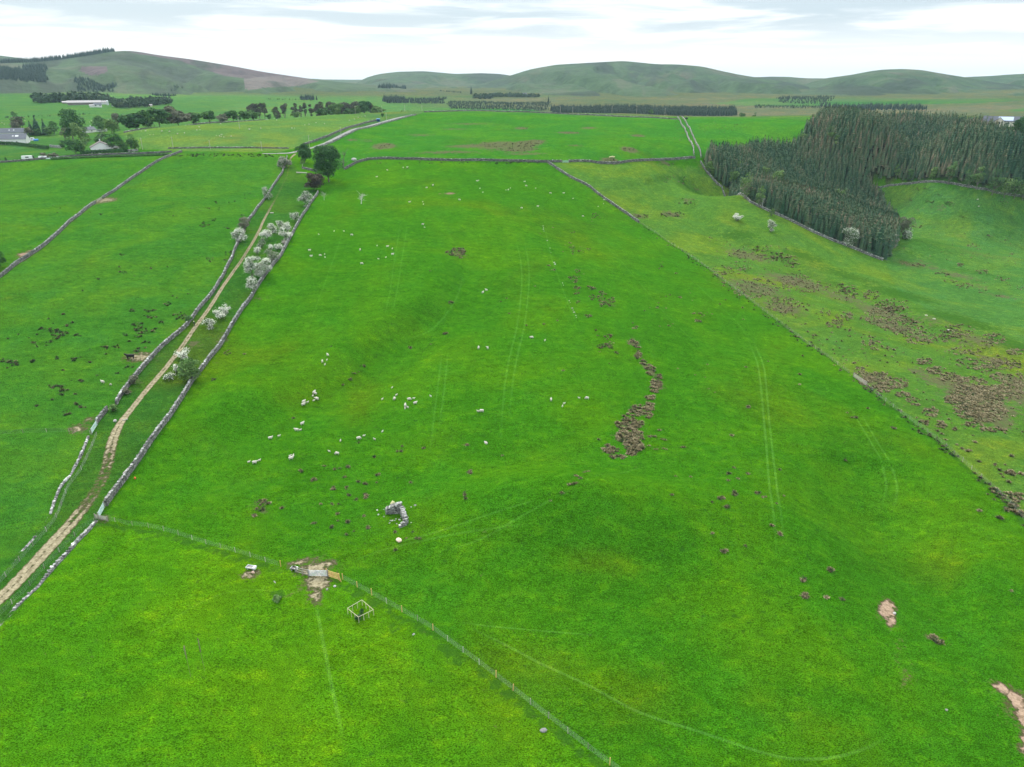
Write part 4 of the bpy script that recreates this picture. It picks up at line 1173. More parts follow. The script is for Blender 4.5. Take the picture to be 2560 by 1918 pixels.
# telegraph poles: (column, row of foot or distance, height)
for i, (u, v, h, lb) in enumerate([(774, 368, 8.0, 'pale telegraph pole beside the small tree at the lane junction'), (655, 378, 6.0, 'pale telegraph pole on the verge just along from the junction'), (526, 373, 5.6, 'thin pole on the roadside verge halfway to the white houses'), (433, 370, 7.0, 'thin pole on the roadside verge close to where the field wall starts'),
        (853, 342, 7.0, 'telegraph pole standing between the two walls of the upper lane'), (599, 322, 8.5, 'telegraph pole alone on the pale sheep pasture'), (357, 375, 7.5, 'pole standing beside the pale trailer near the dark garden trees'), (966, 300, 6.5, 'telegraph pole near the blue shelter on the upper lane')]):
    p = g1(u, v)
    t = thing('telegraph_pole', lb, 'pole', p, group='telegraph poles by the lanes')
    mb = MB(); mb.tube((0, 0, -.4), (0, 0, h), .15, .11, 7, .8); mb.build('pole', M_WOOD, t)
    mb = MB(); mb.box((0, 0, h - .5), (1.3, .12, .12), .4, .8); mb.build('crossarm', M_WOOD, t)
for i, (u, d, h, lb) in enumerate([(745, 850, 9, 'telegraph pole on the skyline beside a round green bush'), (806, 850, 9, 'telegraph pole against the dark clump of broadleaf trees'), (888, 850, 9, 'telegraph pole against the last round tree of the clump'), (955, 860, 8, 'telegraph pole at the skyline above the blue shelter'),
        (1012, 860, 8, 'skyline pole beside the pale scrub at the lane top'), (1055, 880, 8, 'skyline pole just past the pale scrub at the lane top'), (1274, 900, 8, 'skyline pole against the low plantation, beside its near end'), (1401, 900, 8, 'skyline pole at the start of the long dark plantation'), (1432, 900, 8, 'second skyline pole in front of the long dark plantation'), (1530, 890, 8, 'third skyline pole in front of the long dark plantation'), (1592, 880, 8, 'fourth skyline pole in front of the long dark plantation'), (1663, 860, 8, 'skyline pole beside the bush on the crest')]):
    p = at(u, d)
    t = thing('telegraph_pole', lb, 'pole', p, group='telegraph poles along the skyline')
    mb = MB(); mb.tube((0, 0, -.4), (0, 0, h), .17, .13, 6, .7); mb.build('pole', M_WOOD, t)
    mb = MB(); mb.box((0, 0, h - .5), (1.4, .14, .14), .2, .7); mb.build('crossarm', M_WOOD, t)
# fallen trunks and a feeder in the lane
for a, b, r, lb in ((g1(741, 433), g1(767, 434), .35, 'long pale log lying in grass beside the lane trees'), (g1(676, 534), g1(684, 534), .3, 'short grey log lying beside the sandy track'), (g1(308, 1185), g1(320, 1172), .12, 'thin grey plank leaning in grass against the lane wall'), (g1(307, 1052), g1(320, 1049), .14, 'pale plank lying across the dip beside the track')):
    m_ = (a + b) / 2
    mb = MB(); mb.tube(a - m_ + [0, 0, r], b - m_ + [0, 0, r], r, r * .8, 8, .9)
    tag(mb.build('log', M_WOOD, None, m_), lb, 'log')
# ------------------------------------------------------------------ trees
def leafm(name, stops, nscale=.8, amt=.35):
    f = 1.0 if 'blossom' in name else .70 if 'spruce' in name else .70 if name[:3] == 'far' else 0.82
    return mat_rnd(name, [(p_, tuple(f * q_ for q_ in c_)) for p_, c_ in stops], .85, nscale, amt, 0, 6, .15)
M_DKLEAF = leafm('dark_broadleaf', [(0, (0.020, 0.068, 0.020)), (.5, (0.044, 0.133, 0.034)), (1, (0.102, 0.221, 0.051))])
M_MIDLEAF = leafm('mid_broadleaf', [(0, (0.042, 0.104, 0.029)), (.5, (0.080, 0.184, 0.048)), (1, (0.160, 0.288, 0.080))])
M_LTLEAF = leafm('light_broadleaf', [(0, (0.068, 0.149, 0.034)), (.5, (0.128, 0.236, 0.061)), (1, (0.230, 0.338, 0.108))])
M_GREYLEAF = leafm('grey_budding_leaf', [(0, (0.088, 0.092, 0.057)), (.5, (0.162, 0.169, 0.105)), (1, (0.257, 0.257, 0.169))])
M_COPPER = leafm('copper_leaf', [(0, (0.042, 0.040, 0.028)), (.5, (0.082, 0.068, 0.046)), (1, (0.15, 0.12, 0.085))])
M_PINE = leafm('pine_needles', [(0, (0.042, 0.050, 0.031)), (.5, (0.087, 0.087, 0.056)), (1, (0.147, 0.123, 0.087))])
M_BLOSSOM = leafm('may_blossom', [(0, (0.68, 0.68, 0.54)), (1, (0.88, 0.87, 0.76))], 1.0, .12)
M_PINKBLOSSOM = leafm('faded_blossom', [(0, (0.36, 0.32, 0.27)), (1, (0.58, 0.53, 0.46))], 1.0, .15)
M_HAW = leafm('hawthorn_leaf', [(0, (0.060, 0.125, 0.045)), (.5, (0.110, 0.190, 0.075)), (1, (0.22, 0.30, 0.14))])
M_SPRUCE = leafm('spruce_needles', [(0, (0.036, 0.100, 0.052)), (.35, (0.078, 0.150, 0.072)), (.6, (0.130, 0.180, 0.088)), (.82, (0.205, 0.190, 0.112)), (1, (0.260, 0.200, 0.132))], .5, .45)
M_FARWOOD = leafm('far_conifers', [(0, (0.021, 0.048, 0.027)), (1, (0.051, 0.087, 0.048))], .05, .3)
M_FARLEAF = leafm('far_broadleaf', [(0, (0.036, 0.083, 0.030)), (.6, (0.069, 0.128, 0.051)), (1, (0.128, 0.165, 0.075))], .05, .3)
M_BARK = mat_rnd('bark', [(0, (0.09, 0.075, 0.06)), (1, (0.20, 0.18, 0.15))], .9, 4, .35, .5)
M_DEADWOOD = mat_rnd('dead_wood', [(0, (0.30, 0.28, 0.25)), (1, (0.62, 0.60, 0.55))], .85, 4, .25)

def leaves(pos, nrm, s, rg, aspect=.8):
    """small leaf-clump faces at pos, roughly facing nrm"""
    n = len(pos)
    w = nrm + rg.normal(0, .55, (n, 3)); w /= np.linalg.norm(w, axis=1, keepdims=True) + 1e-9
    q = np.cross(w, rg.normal(0, 1, (n, 3))); q /= np.linalg.norm(q, axis=1, keepdims=True) + 1e-9
    p = np.cross(w, q)
    sz = s * rg.uniform(.55, 1.35, n)[:, None]
    a, b = q * sz * .5, p * sz * .5 * aspect
    V = np.stack([pos - a, pos - b * rg.uniform(.6, 1.2, (n, 1)), pos + a, pos + b * rg.uniform(.6, 1.2, (n, 1))], 1).reshape(-1, 3)
    return V, np.arange(4 * n).reshape(n, 4)
def crown_blobs(w, d, h, base, k, rg, spread=.55):
    """clumps filling an uneven crown: (x,y,z,r)"""
    out = []
    for i in range(k):
        u = rg.normal(0, 1, 3); u /= np.linalg.norm(u)
        r = rg.uniform(.25, 1) ** .5 * spread / .55 * .62
        z = base + h * (.5 + u[2] * r * .80)
        f = 1.0 if u[2] > -.2 else .95
        out.append((u[0] * w / 2 * r * f, u[1] * d / 2 * r * f, z, rg.uniform(.26, .42) * min(w, h) * .62))
    out.append((0, 0, base + h * .5, min(w, h) * .34))
    return np.array(out)
def crown_mesh(blobs, n, s, rg, flat=.85):
    p = blobs[:, 3] ** 2; p /= p.sum()
    b = rg.choice(len(blobs), n, p=p)
    d = rg.normal(0, 1, (n, 3)); d /= np.linalg.norm(d, axis=1, keepdims=True)
    d[:, 2] = np.where(d[:, 2] < -.55, -d[:, 2], d[:, 2])
    r = blobs[b, 3] * rg.uniform(.55, 1.08, n) ** .6
    pos = blobs[b, :3] + d * r[:, None] * [1, 1, flat]
    V, F = leaves(pos, d, s, rg)
    br = rg.uniform(.15, .85, len(blobs))[b] + rg.normal(0, .16, n)
    return V, F, np.repeat(np.clip(br, 0, 1), 4), pos, d
def limbs(mb, h, base, w, r, rg, k=6):
    mb.tube((0, 0, -.4), (rg.normal(0, .1), rg.normal(0, .1), base + h * .25), r, r * .6, 7, .5)
    for i in range(k):
        a = rg.uniform(0, 6.28)
        z0 = base * rg.uniform(.6, 1.0) + h * .1
        p = np.array([math.cos(a) * w * .33, math.sin(a) * w * .33, base + h * rg.uniform(.35, .8)])
        mb.tube((0, 0, z0), p, r * .4, r * .12, 5, rg.uniform(0, 1))
def tree(name, label, loc, h, w, mat, n=700, leaf=.8, trunk=.18, k=14, cat='tree', group=None, seed=0, blossom=None, bfrac=.6, d=None, bark=None, stem=None, spread=.55):
    rg = np.random.default_rng(1000 + seed)
    loc = np.array(loc, float)
    t = thing(name, label, cat, loc, rg.uniform(0, 6.28), group)
    base = h * trunk
    B = crown_blobs(w, d or w, h - base, base, k, rg, spread)
    V, F, R, pos, dr = crown_mesh(B, n, leaf, rg)
    top = V[:, 2].max(); sc = h / top                       # the crown reaches the height asked for
    ext = max(np.ptp(V[:, 0]), np.ptp(V[:, 1])) * .5 + .01
    V = V * [w * .5 / ext, w * .5 / ext, sc]
    c = mk('crown', V, F, mat, t, R)
    mb = MB(); limbs(mb, h - base, base, w, stem or max(.12, h * .022), rg, 7)
    mb.build('trunk', bark or M_BARK, t)
    if blossom is not None:
        m_ = (dr[:, 2] > -.3) & (rg.random(n) < bfrac * 1.1) & (rg.random(n) < .45 + .55 * (R[::4] > .3))
        P2 = (pos + dr * leaf * .4)[m_] * [w * .5 / ext, w * .5 / ext, sc]
        V2, F2 = leaves(np.r_[P2, P2 + rg.normal(0, leaf * .6, P2.shape), P2 + rg.normal(0, leaf * .8, P2.shape)], np.r_[dr[m_], dr[m_], dr[m_]] + [0, 0, .8], leaf * .62, rg)
        mk('blossom', V2, F2, blossom, t, rg.uniform(0, 1, len(V2)))
    return t
def px_h(u, v, dv):
    """real height of something standing at photo pixel (u,v) that is dv pixels tall"""
    p = g1(u, v); r = np.linalg.norm(p - [0, 0, CAMZ])
    return dv / FPX * r * 1.05
# big trees by the lane head
p = g1(822, 455)
tree('sycamore_tree', 'big round dark green sycamore at the head of the lane wall', p, 19.5, 16.0, M_DKLEAF, 11000, .72, .07, 34, seed=1, group=None)
tree('broadleaf_tree', 'smaller dark green oval tree beside the lane junction', g1(762, 408), 11.5, 9.8, M_DKLEAF, 5000, .58, .06, 20, seed=2)
tree('copper_tree', 'dark copper brown bush below the big sycamore', g1(788, 476), 9.0, 11.0, M_COPPER, 4600, .55, .05, 20, seed=3)
tree('small_tree', 'little yellow green tree with a pale stem near the junction', g1(757, 421), 5.2, 3.6, M_LTLEAF, 420, .5, .3, 8, seed=4, bark=M_DEADWOOD)
# bare trees
def bare_tree(name, label, loc, h, w, mat, seed, lean=(0, 0), k=9, r=.25, fan=False, tw=7):
    rg = np.random.default_rng(seed)
    t = thing(name, label, 'tree', loc)
    mb = MB()
    top = np.array([lean[0], lean[1], h * .8])
    mb.tube((0, 0, -.3), top * .55, r, r * .55, 7, .8); mb.tube(top * .55, top, r * .55, r * .15, 6, .8)
    mb.build('trunk', mat, t)
    mb = MB()
    for i in range(k):
        s = rg.uniform(.25, .95)
        a = rg.uniform(0, 6.28)
        p0 = top * s
        L = w * .5 * rg.uniform(.5, 1.0)
        p1 = p0 + np.array([math.cos(a) * L, math.sin(a) * L, h * rg.uniform(.06, .28)])
        mb.tube(p0, p1, r * .3, r * .10, 5, rg.random())
        for j in range(tw):
            q0 = p0 + (p1 - p0) * rg.uniform(.35, 1)
            q1 = q0 + rg.normal(0, 1, 3) * [w * .11, w * .11, h * .07] + [0, 0, h * .06]
            mb.tube(q0, q1, r * .10, r * .04, 4, rg.random())
    mb.build('branch_set', mat, t) if False else mb.build('crown', mat, t)
    return t
bare_tree('dead_tree', 'leafless brown tree on the hill wall next to the big sycamore', g1(858, 421), 11, 8, M_BARK, 5, (1.4, 0), 12, .38)
bare_tree('dead_tree', 'pale dead tree with a white trunk standing alone in the sheep field', g1(903, 510), 5.5, 5.5, M_DEADWOOD, 6, (.6, .3), 16, .26)
bare_tree('dead_bush', 'thin leafless bush in the field close to the lane wall', g1(810, 501), 4.5, 3.6, M_DEADWOOD, 7, (.5, 0), 18, .09)
bare_tree('dead_tree', 'pale leafless tree in front of the conifer wood wall', g1(1905, 519), 8, 4, M_DEADWOOD, 8, (0, 0), 18, .15)

# hawthorns: column and row of the foot, width and height in pixels, blossom share, kind
HAW = [
 (709, 420, 40, 26, .55, 'p', 'greyish pink hawthorn growing on the wall just below the junction'),
 (668, 498, 27, 28, .22, 'w', 'dark hawthorn with little blossom on the track wall halfway up'),
 (766, 515, 38, 38, .45, 'w', 'half flowering hawthorn below the copper bush'),
 (602, 603, 36, 32, .85, 'w', 'white hawthorn at the wall end beside the grey bush'),
 (739, 555, 26, 24, .45, 'w', 'small pale hawthorn alone on the lane wall'),
 (682, 583, 24, 24, .9, 'w', 'white hawthorn at the top left of the flowering cluster'),
 (703, 574, 22, 22, .8, 'w', 'topmost white hawthorn of the flowering cluster'),
 (719, 583, 24, 26, .9, 'w', 'white hawthorn touching the wall at the top of the cluster'),
 (714, 600, 34, 30, .85, 'w', 'broad white hawthorn against the wall in the flowering cluster'),
 (668, 602, 30, 26, 1.0, 'w', 'bright white hawthorn nearest the track in the upper cluster'),
 (657, 620, 24, 26, .25, 'p', 'grey hawthorn with faded blossom beside the track'),
 (643, 637, 20, 18, 1.0, 'w', 'little snow white hawthorn bush standing apart by the track'),
 (710, 611, 18, 12, .7, 'p', 'low faded pink bush at the wall foot in the cluster'),
 (678, 622, 12, 10, .8, 'w', 'tiny white bush in the middle of the cluster'),
 (696, 625, 26, 14, .7, 'w', 'flat white bush between the upper cluster and the grey hawthorn'),
 (685, 655, 36, 36, .35, 'p', 'grey green hawthorn above the biggest white thicket'),
 (632, 699, 40, 56, .6, 'w', 'tall half of the biggest white hawthorn thicket nearer the track'),
 (660, 692, 44, 52, .7, 'w', 'wide half of the biggest white hawthorn thicket against the wall'),
 (634, 733, 36, 42, .55, 'w', 'pale hawthorn directly below the biggest white thicket'),
 (565, 783, 28, 20, 1.0, 'w', 'upper of three white hawthorns in a row on the grassy strip'),
 (551, 797, 28, 22, 1.0, 'w', 'middle of three white hawthorns in a row on the grassy strip'),
 (525, 820, 30, 26, .9, 'w', 'lowest of three white hawthorns in a row on the grassy strip'),
 (458, 897, 32, 24, 1.0, 'w', 'cream white hawthorn leaning over the sandy track'),
 (442, 931, 18, 20, .8, 'w', 'small white hawthorn beside the large green bush'),
 (424, 950, 26, 18, .4, 'w', 'low green hawthorn with white tips at the ditch head'),
 (1843, 553, 28, 18, .9, 'w', 'white hawthorn on the burn bank in front of the wood'),
 (1926, 580, 24, 30, .4, 'w', 'grey hawthorn with a white crest on the burn bank'),
 (2123, 613, 42, 42, .4, 'w', 'big round whitish hawthorn in front of the dark conifers'),
 (2267, 600, 24, 26, .5, 'w', 'whitish hawthorn at the tip of the wood facing the pasture bay'),
 (2233, 617, 20, 30, .4, 'p', 'faded hawthorn at the tip of the wood beside the lone spruce')]
for i, (u, v, w, h, bf, kd, lb) in enumerate(HAW):
    r = np.linalg.norm(g1(u, v) - [0, 0, CAMZ]) / FPX
    W_, H_ = w * r * .92, h * r * .95
    nn_ = int(np.clip(W_ * H_ * 48, 500, 3600))
    tree('hawthorn', lb, g1(u, v), H_, W_, M_HAW, nn_, .30 + W_ * .015, .06, 7, 'hawthorn', 'hawthorns along the lane' if v > 400 and u < 800 else 'hawthorns near the wood', 20 + i, M_PINKBLOSSOM if kd == 'p' else M_BLOSSOM, bf * .85, spread=.75)
for i, (u, v, w, h, m_, lb, nm) in enumerate([
 (613, 578, 34, 34, M_GREYLEAF, 'brownish grey bush on the track wall behind a white hawthorn', 'bush'),
 (475, 955, 56, 62, M_LTLEAF, 'large bright green bush against the lane wall', 'bush'),
 (460, 935, 36, 30, M_MIDLEAF, 'low leafy bush between the cream hawthorn and the large green bush', 'bush'),
 (-3, 670, 34, 32, M_DKLEAF, 'dark round bush cut by the edge of the picture beside the curving wall', 'bush'),
 (471, 808, 24, 18, M_MIDLEAF, 'low green bush growing out of the track wall beside the walker', 'bush'),
 (283, 1028, 24, 18, M_LTLEAF, 'yellow green weeds filling the gap in the track wall', 'weed_clump'),
 (335, 960, 24, 22, M_GREYLEAF, 'grey dry scrub leaning on the track wall', 'bush'),
 (318, 985, 18, 14, M_GREYLEAF, 'smaller grey dry scrub on the track wall below the first', 'bush'),
 (2256, 596, 40, 46, M_GREYLEAF, 'soft grey green willow at the tip of the wood', 'willow'),
 (1929, 541, 14, 18, M_LTLEAF, 'small light green sapling on the wood wall', 'sapling'),
 (2142, 600, 18, 28, M_LTLEAF, 'yellow green sapling beside the round whitish hawthorn', 'sapling'),
 (897, 1548, 20, 13, M_DKLEAF, 'dark shrub growing inside the square timber frame', 'shrub'),
 (905, 1533, 12, 14, M_DKLEAF, 'second dark shrub at the back of the square timber frame', 'shrub'),
 (694, 1500, 26, 12, M_LTLEAF, 'bright green nettle mound on the edge of a dark hole', 'weed_clump')]):
    r = np.linalg.norm(g1(u, v) - [0, 0, CAMZ]) / FPX
    tree(nm, lb, g1(u, v), h * r, w * r, m_, int(np.clip(w * h * r * r * 50, 400, 3200)), .3 + w * r * .015, .05, 10, 'bush' if nm != 'willow' else 'tree', None, 70 + i)

# trees beyond the hill pasture and round the houses: column, distance or row of the foot, pixels wide, pixels tall, material, kind, label
def ft(u, vtop, wpx, hpx, dist, mat, lb, nm='broadleaf_tree', group='trees beyond the pasture', seed=0, trunk=.12, k=12, **kw):
    """a far tree whose top shows at row vtop, standing dist metres off; its foot may be out of sight"""
    x, y = azd(u, dist, vtop + hpx)
    z = hz(x, y)
    a, s = elev(u, vtop)
    H_ = CAMZ + dist * s - z
    H_ = max(H_, hpx / FPX * dist * .8)
    W_ = wpx / FPX * dist * 1.05
    return tree(nm, lb, (x, y, z), H_, W_, mat, int(np.clip(W_ * H_ * 7, 400, 2600)), .45 + W_ * .045, trunk, k, 'tree', group, 200 + seed, **kw)
FT = [
 (342, 274, 62, 50, 690, M_DKLEAF, 'bushy dark green tree at the near end of the row beyond the pasture'),
 (372, 288, 36, 36, 695, M_MIDLEAF, 'low green tree squeezed between two big trees of the row'),
 (400, 269, 54, 50, 700, M_DKLEAF, 'dark green tree with a bare grey limb in the row beyond the pasture'),
 (446, 264, 66, 48, 715, M_GREYLEAF, 'broad grey tree coming into leaf in the row beyond the pasture'),
 (486, 280, 34, 36, 720, M_MIDLEAF, 'small mid green tree at the end of the close row'),
 (525, 276, 38, 34, 740, M_DKLEAF, 'round dark green tree standing apart beyond the pasture wall'),
 (562, 285, 34, 24, 760, M_GREYLEAF, 'grey brown leafless scrub beyond the pasture wall'),
 (584, 274, 34, 30, 765, M_DKLEAF, 'dark tree beside grey scrub on the pasture skyline'),
 (612, 276, 32, 28, 775, M_MIDLEAF, 'green tree touching the bright one on the pasture skyline'),
 (634, 274, 34, 28, 785, M_MIDLEAF, 'bright green tree below the group of flat topped pines'),
 (673, 285, 14, 13, 800, M_DKLEAF, 'tiny round tree alone on the pasture skyline'),
 (742, 278, 28, 16, 820, M_LTLEAF, 'round yellow green bush on the pasture skyline by a pole'),
 (812, 268, 42, 26, 850, M_MIDLEAF, 'grey green tree at the front of the dark clump'),
 (842, 258, 38, 36, 860, M_LTLEAF, 'bright green domed tree in front of the dark clump'),
 (875, 270, 28, 20, 860, M_MIDLEAF, 'small grey green tree in front of the dark clump'),
 (895, 264, 22, 26, 860, M_LTLEAF, 'upright yellow green tree at the edge of the dark clump'),
 (948, 264, 40, 24, 880, M_LTLEAF, 'spreading light green tree past the end of the dark clump'),
 (1012, 276, 26, 12, 900, M_LTLEAF, 'pale low scrub at the top of the lane'),
 (1083, 279, 14, 8, 930, M_LTLEAF, 'small pale bush on the skyline beyond the lane top'),
 (957, 287, 9, 10, 740, M_DKLEAF, 'small dark bush beside the blue shelter'),
 (1627, 276, 14, 13, 880, M_MIDLEAF, 'single green bush on the crest before the long plantation'),
 (1855, 281, 16, 14, 1000, M_DKLEAF, 'dark bushy tree beyond the crest next to the wood'),
 (1885, 281, 12, 14, 1000, M_DKLEAF, 'second dark tree beyond the crest nearer the wood'),
]
for i, (u, vt, w, h, d, m_, lb) in enumerate(FT):
    ft(u, vt, w, h, d, m_, lb, seed=i)
# flat topped pines on bare stems
for i, (u, vt, w, h, d, lb) in enumerate([(630, 258, 26, 22, 960, 'broadest of three touching flat topped pines'), (648, 256, 20, 24, 960, 'middle of three touching flat topped pines'), (661, 256, 16, 26, 960, 'tall slim pine at the end of three touching pines'), (691, 267, 20, 16, 965, 'low spreading pine standing alone'),
        (711, 258, 17, 24, 970, 'square topped pine between the lone pine and the pair'), (737, 257, 16, 26, 975, 'first pine of the open row beside the clump'), (752, 263, 13, 18, 975, 'short pine in the open row beside the clump'), (763, 256, 13, 26, 980, 'third pine of the open row beside the clump'), (777, 260, 13, 22, 985, 'slim pine of the open row nearest the clump'),
        (797, 254, 28, 28, 960, 'large brownish pine at the edge of the clump'), (826, 253, 26, 28, 965, 'brown topped pine behind the bright domed tree'), (862, 254, 30, 30, 970, 'dark pine in the middle of the clump'), (886, 253, 30, 30, 980, 'brown grey pine in the middle of the clump'), (912, 252, 34, 34, 985, 'dark green pine at the far side of the clump'), (930, 256, 20, 28, 990, 'open crowned pine at the end of the clump')]):
    ft(u, vt, w, h, d, M_PINE if 'green' not in lb else M_DKLEAF, lb, 'pine_tree', 'pines beyond the pasture', 240 + i, .42 if i < 9 else .25, 9, stem=.35)
# trees around the houses (foot row given)
for i, (u, v, w, h, m_, lb, nm, tk) in enumerate([
 (184, 352, 52, 62, M_DKLEAF, 'tall dark tree leaning over the garden of the white bungalow', 'broadleaf_tree', .1),
 (165, 350, 24, 26, M_GREYLEAF, 'grey bush at the foot of the tall garden tree', 'bush', .05),
 (204, 356, 40, 40, M_LTLEAF, 'pale green tree in front of the tall dark garden tree', 'broadleaf_tree', .1),
 (54, 336, 26, 34, M_PINE, 'dull brown green pine behind the long white farmhouse', 'pine_tree', .3),
 (42, 338, 20, 26, M_GREYLEAF, 'leafless grey tree behind the long white farmhouse', 'broadleaf_tree', .2),
 (124, 340, 22, 18, M_MIDLEAF, 'round green tree in front of the pointed spruces', 'broadleaf_tree', .1),
 (137, 336, 22, 26, M_MIDLEAF, 'green tree between the pointed spruces and the tall garden tree', 'broadleaf_tree', .1),
 (95, 339, 24, 14, M_MIDLEAF, 'low green bush below the pointed spruces', 'bush', .05),
 (70, 342, 26, 18, M_GREYLEAF, 'low grey bush beside the long white farmhouse', 'bush', .05),
 (253, 332, 30, 34, M_MIDLEAF, 'loose green tree beside the small grey roofed house', 'broadleaf_tree', .12),
 (282, 337, 34, 32, M_LTLEAF, 'yellow green airy tree on the slope above the bungalow', 'broadleaf_tree', .12),
 (296, 320, 30, 30, M_GREYLEAF, 'bare grey tree behind the airy yellow green one', 'broadleaf_tree', .2),
 (255, 344, 18, 10, M_HAW, 'small whitish flowering bush above the bungalow', 'bush', .05),
 (215, 364, 22, 18, M_LTLEAF, 'pale flowering bush behind the dark hedge bush', 'bush', .05),
 (190, 387, 42, 30, M_DKLEAF, 'big dark round bush beside the white bungalow', 'bush', .04),
 (205, 383, 22, 26, M_LTLEAF, 'yellow green bush between the dark round bush and the bungalow', 'bush', .05),
 (157, 371, 14, 16, M_DKLEAF, 'dark small bush at the end of the farm road', 'bush', .05),
 (256, 366, 32, 22, M_MIDLEAF, 'soft green tree behind the white bungalow', 'broadleaf_tree', .1),
 (284, 376, 26, 38, M_DKLEAF, 'dark evergreen behind the small white garage', 'evergreen_tree', .04),
 (302, 378, 24, 36, M_DKLEAF, 'second dark evergreen beside the small white garage', 'evergreen_tree', .04),
 (312, 378, 20, 20, M_DKLEAF, 'low dark evergreen bush below the taller garden evergreens', 'evergreen_tree', .04),
 (330, 378, 26, 36, M_MIDLEAF, 'lighter green tree at the end of the garden evergreens', 'broadleaf_tree', .05),
 (338, 378, 26, 24, M_DKLEAF, 'dark shrub at the foot of the lighter garden tree', 'evergreen_tree', .04),
 (110, 394, 26, 10, M_GREYLEAF, 'low pale flowering scrub on the roadside bank', 'bush', .04),
 (135, 392, 20, 8, M_GREYLEAF, 'second low scrub patch on the roadside bank', 'bush', .04),
 (15, 402, 5, 7, M_DKLEAF, 'tiny round bush on the roadside by the field corner', 'bush', .04),
 (36, 294, 13, 12, M_DKLEAF, 'small dark tree alone among the far hedges', 'broadleaf_tree', .1)]):
    r = np.linalg.norm(g1(u, v) - [0, 0, CAMZ]) / FPX
    W_, H_ = w * r, h * r
    tree(nm, lb, g1(u, v), H_, W_, m_, int(np.clip(W_ * H_ * 8, 400, 2600)), .42 + W_ * .04, tk, 12, 'tree' if nm != 'bush' else 'bush', 'garden trees around the houses', 300 + i)

# ------------------------------------------------------------------ conifers
def spruce_mesh(h, r, layers, per, seed, droop=.25):
    """tiers of drooping boughs round a hidden stem"""
    rg = np.random.default_rng(seed)
    V, F, R = [], [], []
    for i in range(layers):
        s = i / (layers - 1)
        z = h * (.06 + .91 * s)
        rr = r * (1 - s) ** .58 * rg.uniform(.7, 1.25) + r * .05
        a0 = rg.uniform(0, 6.28)
        m_ = max(4, int(per * (1 - .45 * s)))
        for j in range(m_):
            a = a0 + 6.283 * j / m_ + rg.normal(0, .2)
            q = rr * rg.uniform(.75, 1.15)
            hw = .62 * math.pi * rr / m_ * rg.uniform(.9, 1.4)
            ca, sa = math.cos(a), math.sin(a)
            b = len(V)
            dz = droop * q * rg.uniform(.4, 1.5)
            V += [(0, 0, z + h * .03), (ca * q * .6 - sa * hw, sa * q * .6 + ca * hw, z - dz * .55), (ca * q, sa * q, z - dz), (ca * q * .6 + sa * hw, sa * q * .6 - ca * hw, z - dz * .55)]
            F.append((b, b + 1, b + 2, b + 3))
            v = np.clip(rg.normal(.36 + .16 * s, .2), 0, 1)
            R += [v, v, v, v]
    k0 = len(V)                                             # dense inner foliage
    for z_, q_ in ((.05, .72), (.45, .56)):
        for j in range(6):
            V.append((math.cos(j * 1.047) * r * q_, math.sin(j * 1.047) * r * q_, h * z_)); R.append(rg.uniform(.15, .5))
    V.append((0, 0, h * .93)); R.append(.4)
    F += [(k0 + j, k0 + (j + 1) % 6, k0 + 6 + (j + 1) % 6, k0 + 6 + j) for j in range(6)]
    F += [(k0 + 6 + j, k0 + 6 + (j + 1) % 6, k0 + 12, k0 + 12) for j in range(6)]
    for j in range(3):                                      # leader
        a = 2.09 * j; b = len(V)
        V += [(0, 0, h * .86), (math.cos(a) * r * .16, math.sin(a) * r * .16, h * .93), (0, 0, h * 1.03), (math.cos(a + 2.09) * r * .16, math.sin(a + 2.09) * r * .16, h * .93)]
        F.append((b, b + 1, b + 2, b + 3)); R += [.5] * 4
    for i, f in enumerate(F):                               # keep every face a true quad
        if f[2] == f[3]:
            V.append(tuple((np.array(V[f[1]]) + np.array(V[f[2]])) / 2)); R.append(.4)
            F[i] = (f[0], f[1], len(V) - 1, f[2])
    return np.array(V), np.array(F), np.array(R)
def stamp(protos, P, S, A, tints, name, mat, label, kind='stuff', parent=None, sz=None):
    """many copies of small meshes gathered into one mesh"""
    Vs, Fs, Rs, n = [], [], [], 0
    pick = rng.integers(0, len(protos), len(P))
    for k, (V, F, R) in enumerate(protos):
        m_ = np.where(pick == k)[0]
        if not len(m_):
            continue
        c, s = np.cos(A[m_])[:, None], np.sin(A[m_])[:, None]
        z = V[None, :, 2] * (S if sz is None else sz)[m_][:, None]
        x = (V[None, :, 0] * c - V[None, :, 1] * s) * S[m_][:, None] + P[m_, 0:1]
        y = (V[None, :, 0] * s + V[None, :, 1] * c) * S[m_][:, None] + P[m_, 1:2]
        VV = np.stack([x, y, z + P[m_, 2:3]], -1).reshape(-1, 3)
        FF = (F[None] + (np.arange(len(m_)) * len(V))[:, None, None]).reshape(-1, F.shape[1]) + n
        Vs.append(VV); Fs.append(FF); Rs.append(np.clip(R[None] + tints[m_][:, None], 0, 1).ravel()); n += len(VV)
    o = mk(name, np.concatenate(Vs), np.concatenate(Fs), mat, parent, np.concatenate(Rs))
    if kind:
        tag(o, label, kind=kind)
    return o
# the conifer wood on the rise: a planted block between its two walls
sp = 2.15
bx0, by0 = WOOD.min(0); bx1, by1 = WOOD.max(0)
gx_, gy_ = np.meshgrid(np.arange(bx0 - 120, bx1 + 120, sp), np.arange(by0 - 120, by1 + 120, sp))
gx_ = gx_ + (np.arange(gx_.shape[0]) % 2)[:, None] * sp / 2
_c, _s = math.cos(.58), math.sin(.58)
gx_, gy_ = gx_.ravel() - (bx0 + bx1) / 2, gy_.ravel() - (by0 + by1) / 2
wx = gx_ * _c - gy_ * _s + (bx0 + bx1) / 2 + rng.normal(0, .62, gx_.size); wy = gx_ * _s + gy_ * _c + (by0 + by1) / 2 + rng.normal(0, .62, gx_.size)
m_ = inpoly(wx, wy, WOOD) & (rng.random(len(wx)) < .93)
wx, wy = wx[m_], wy[m_]
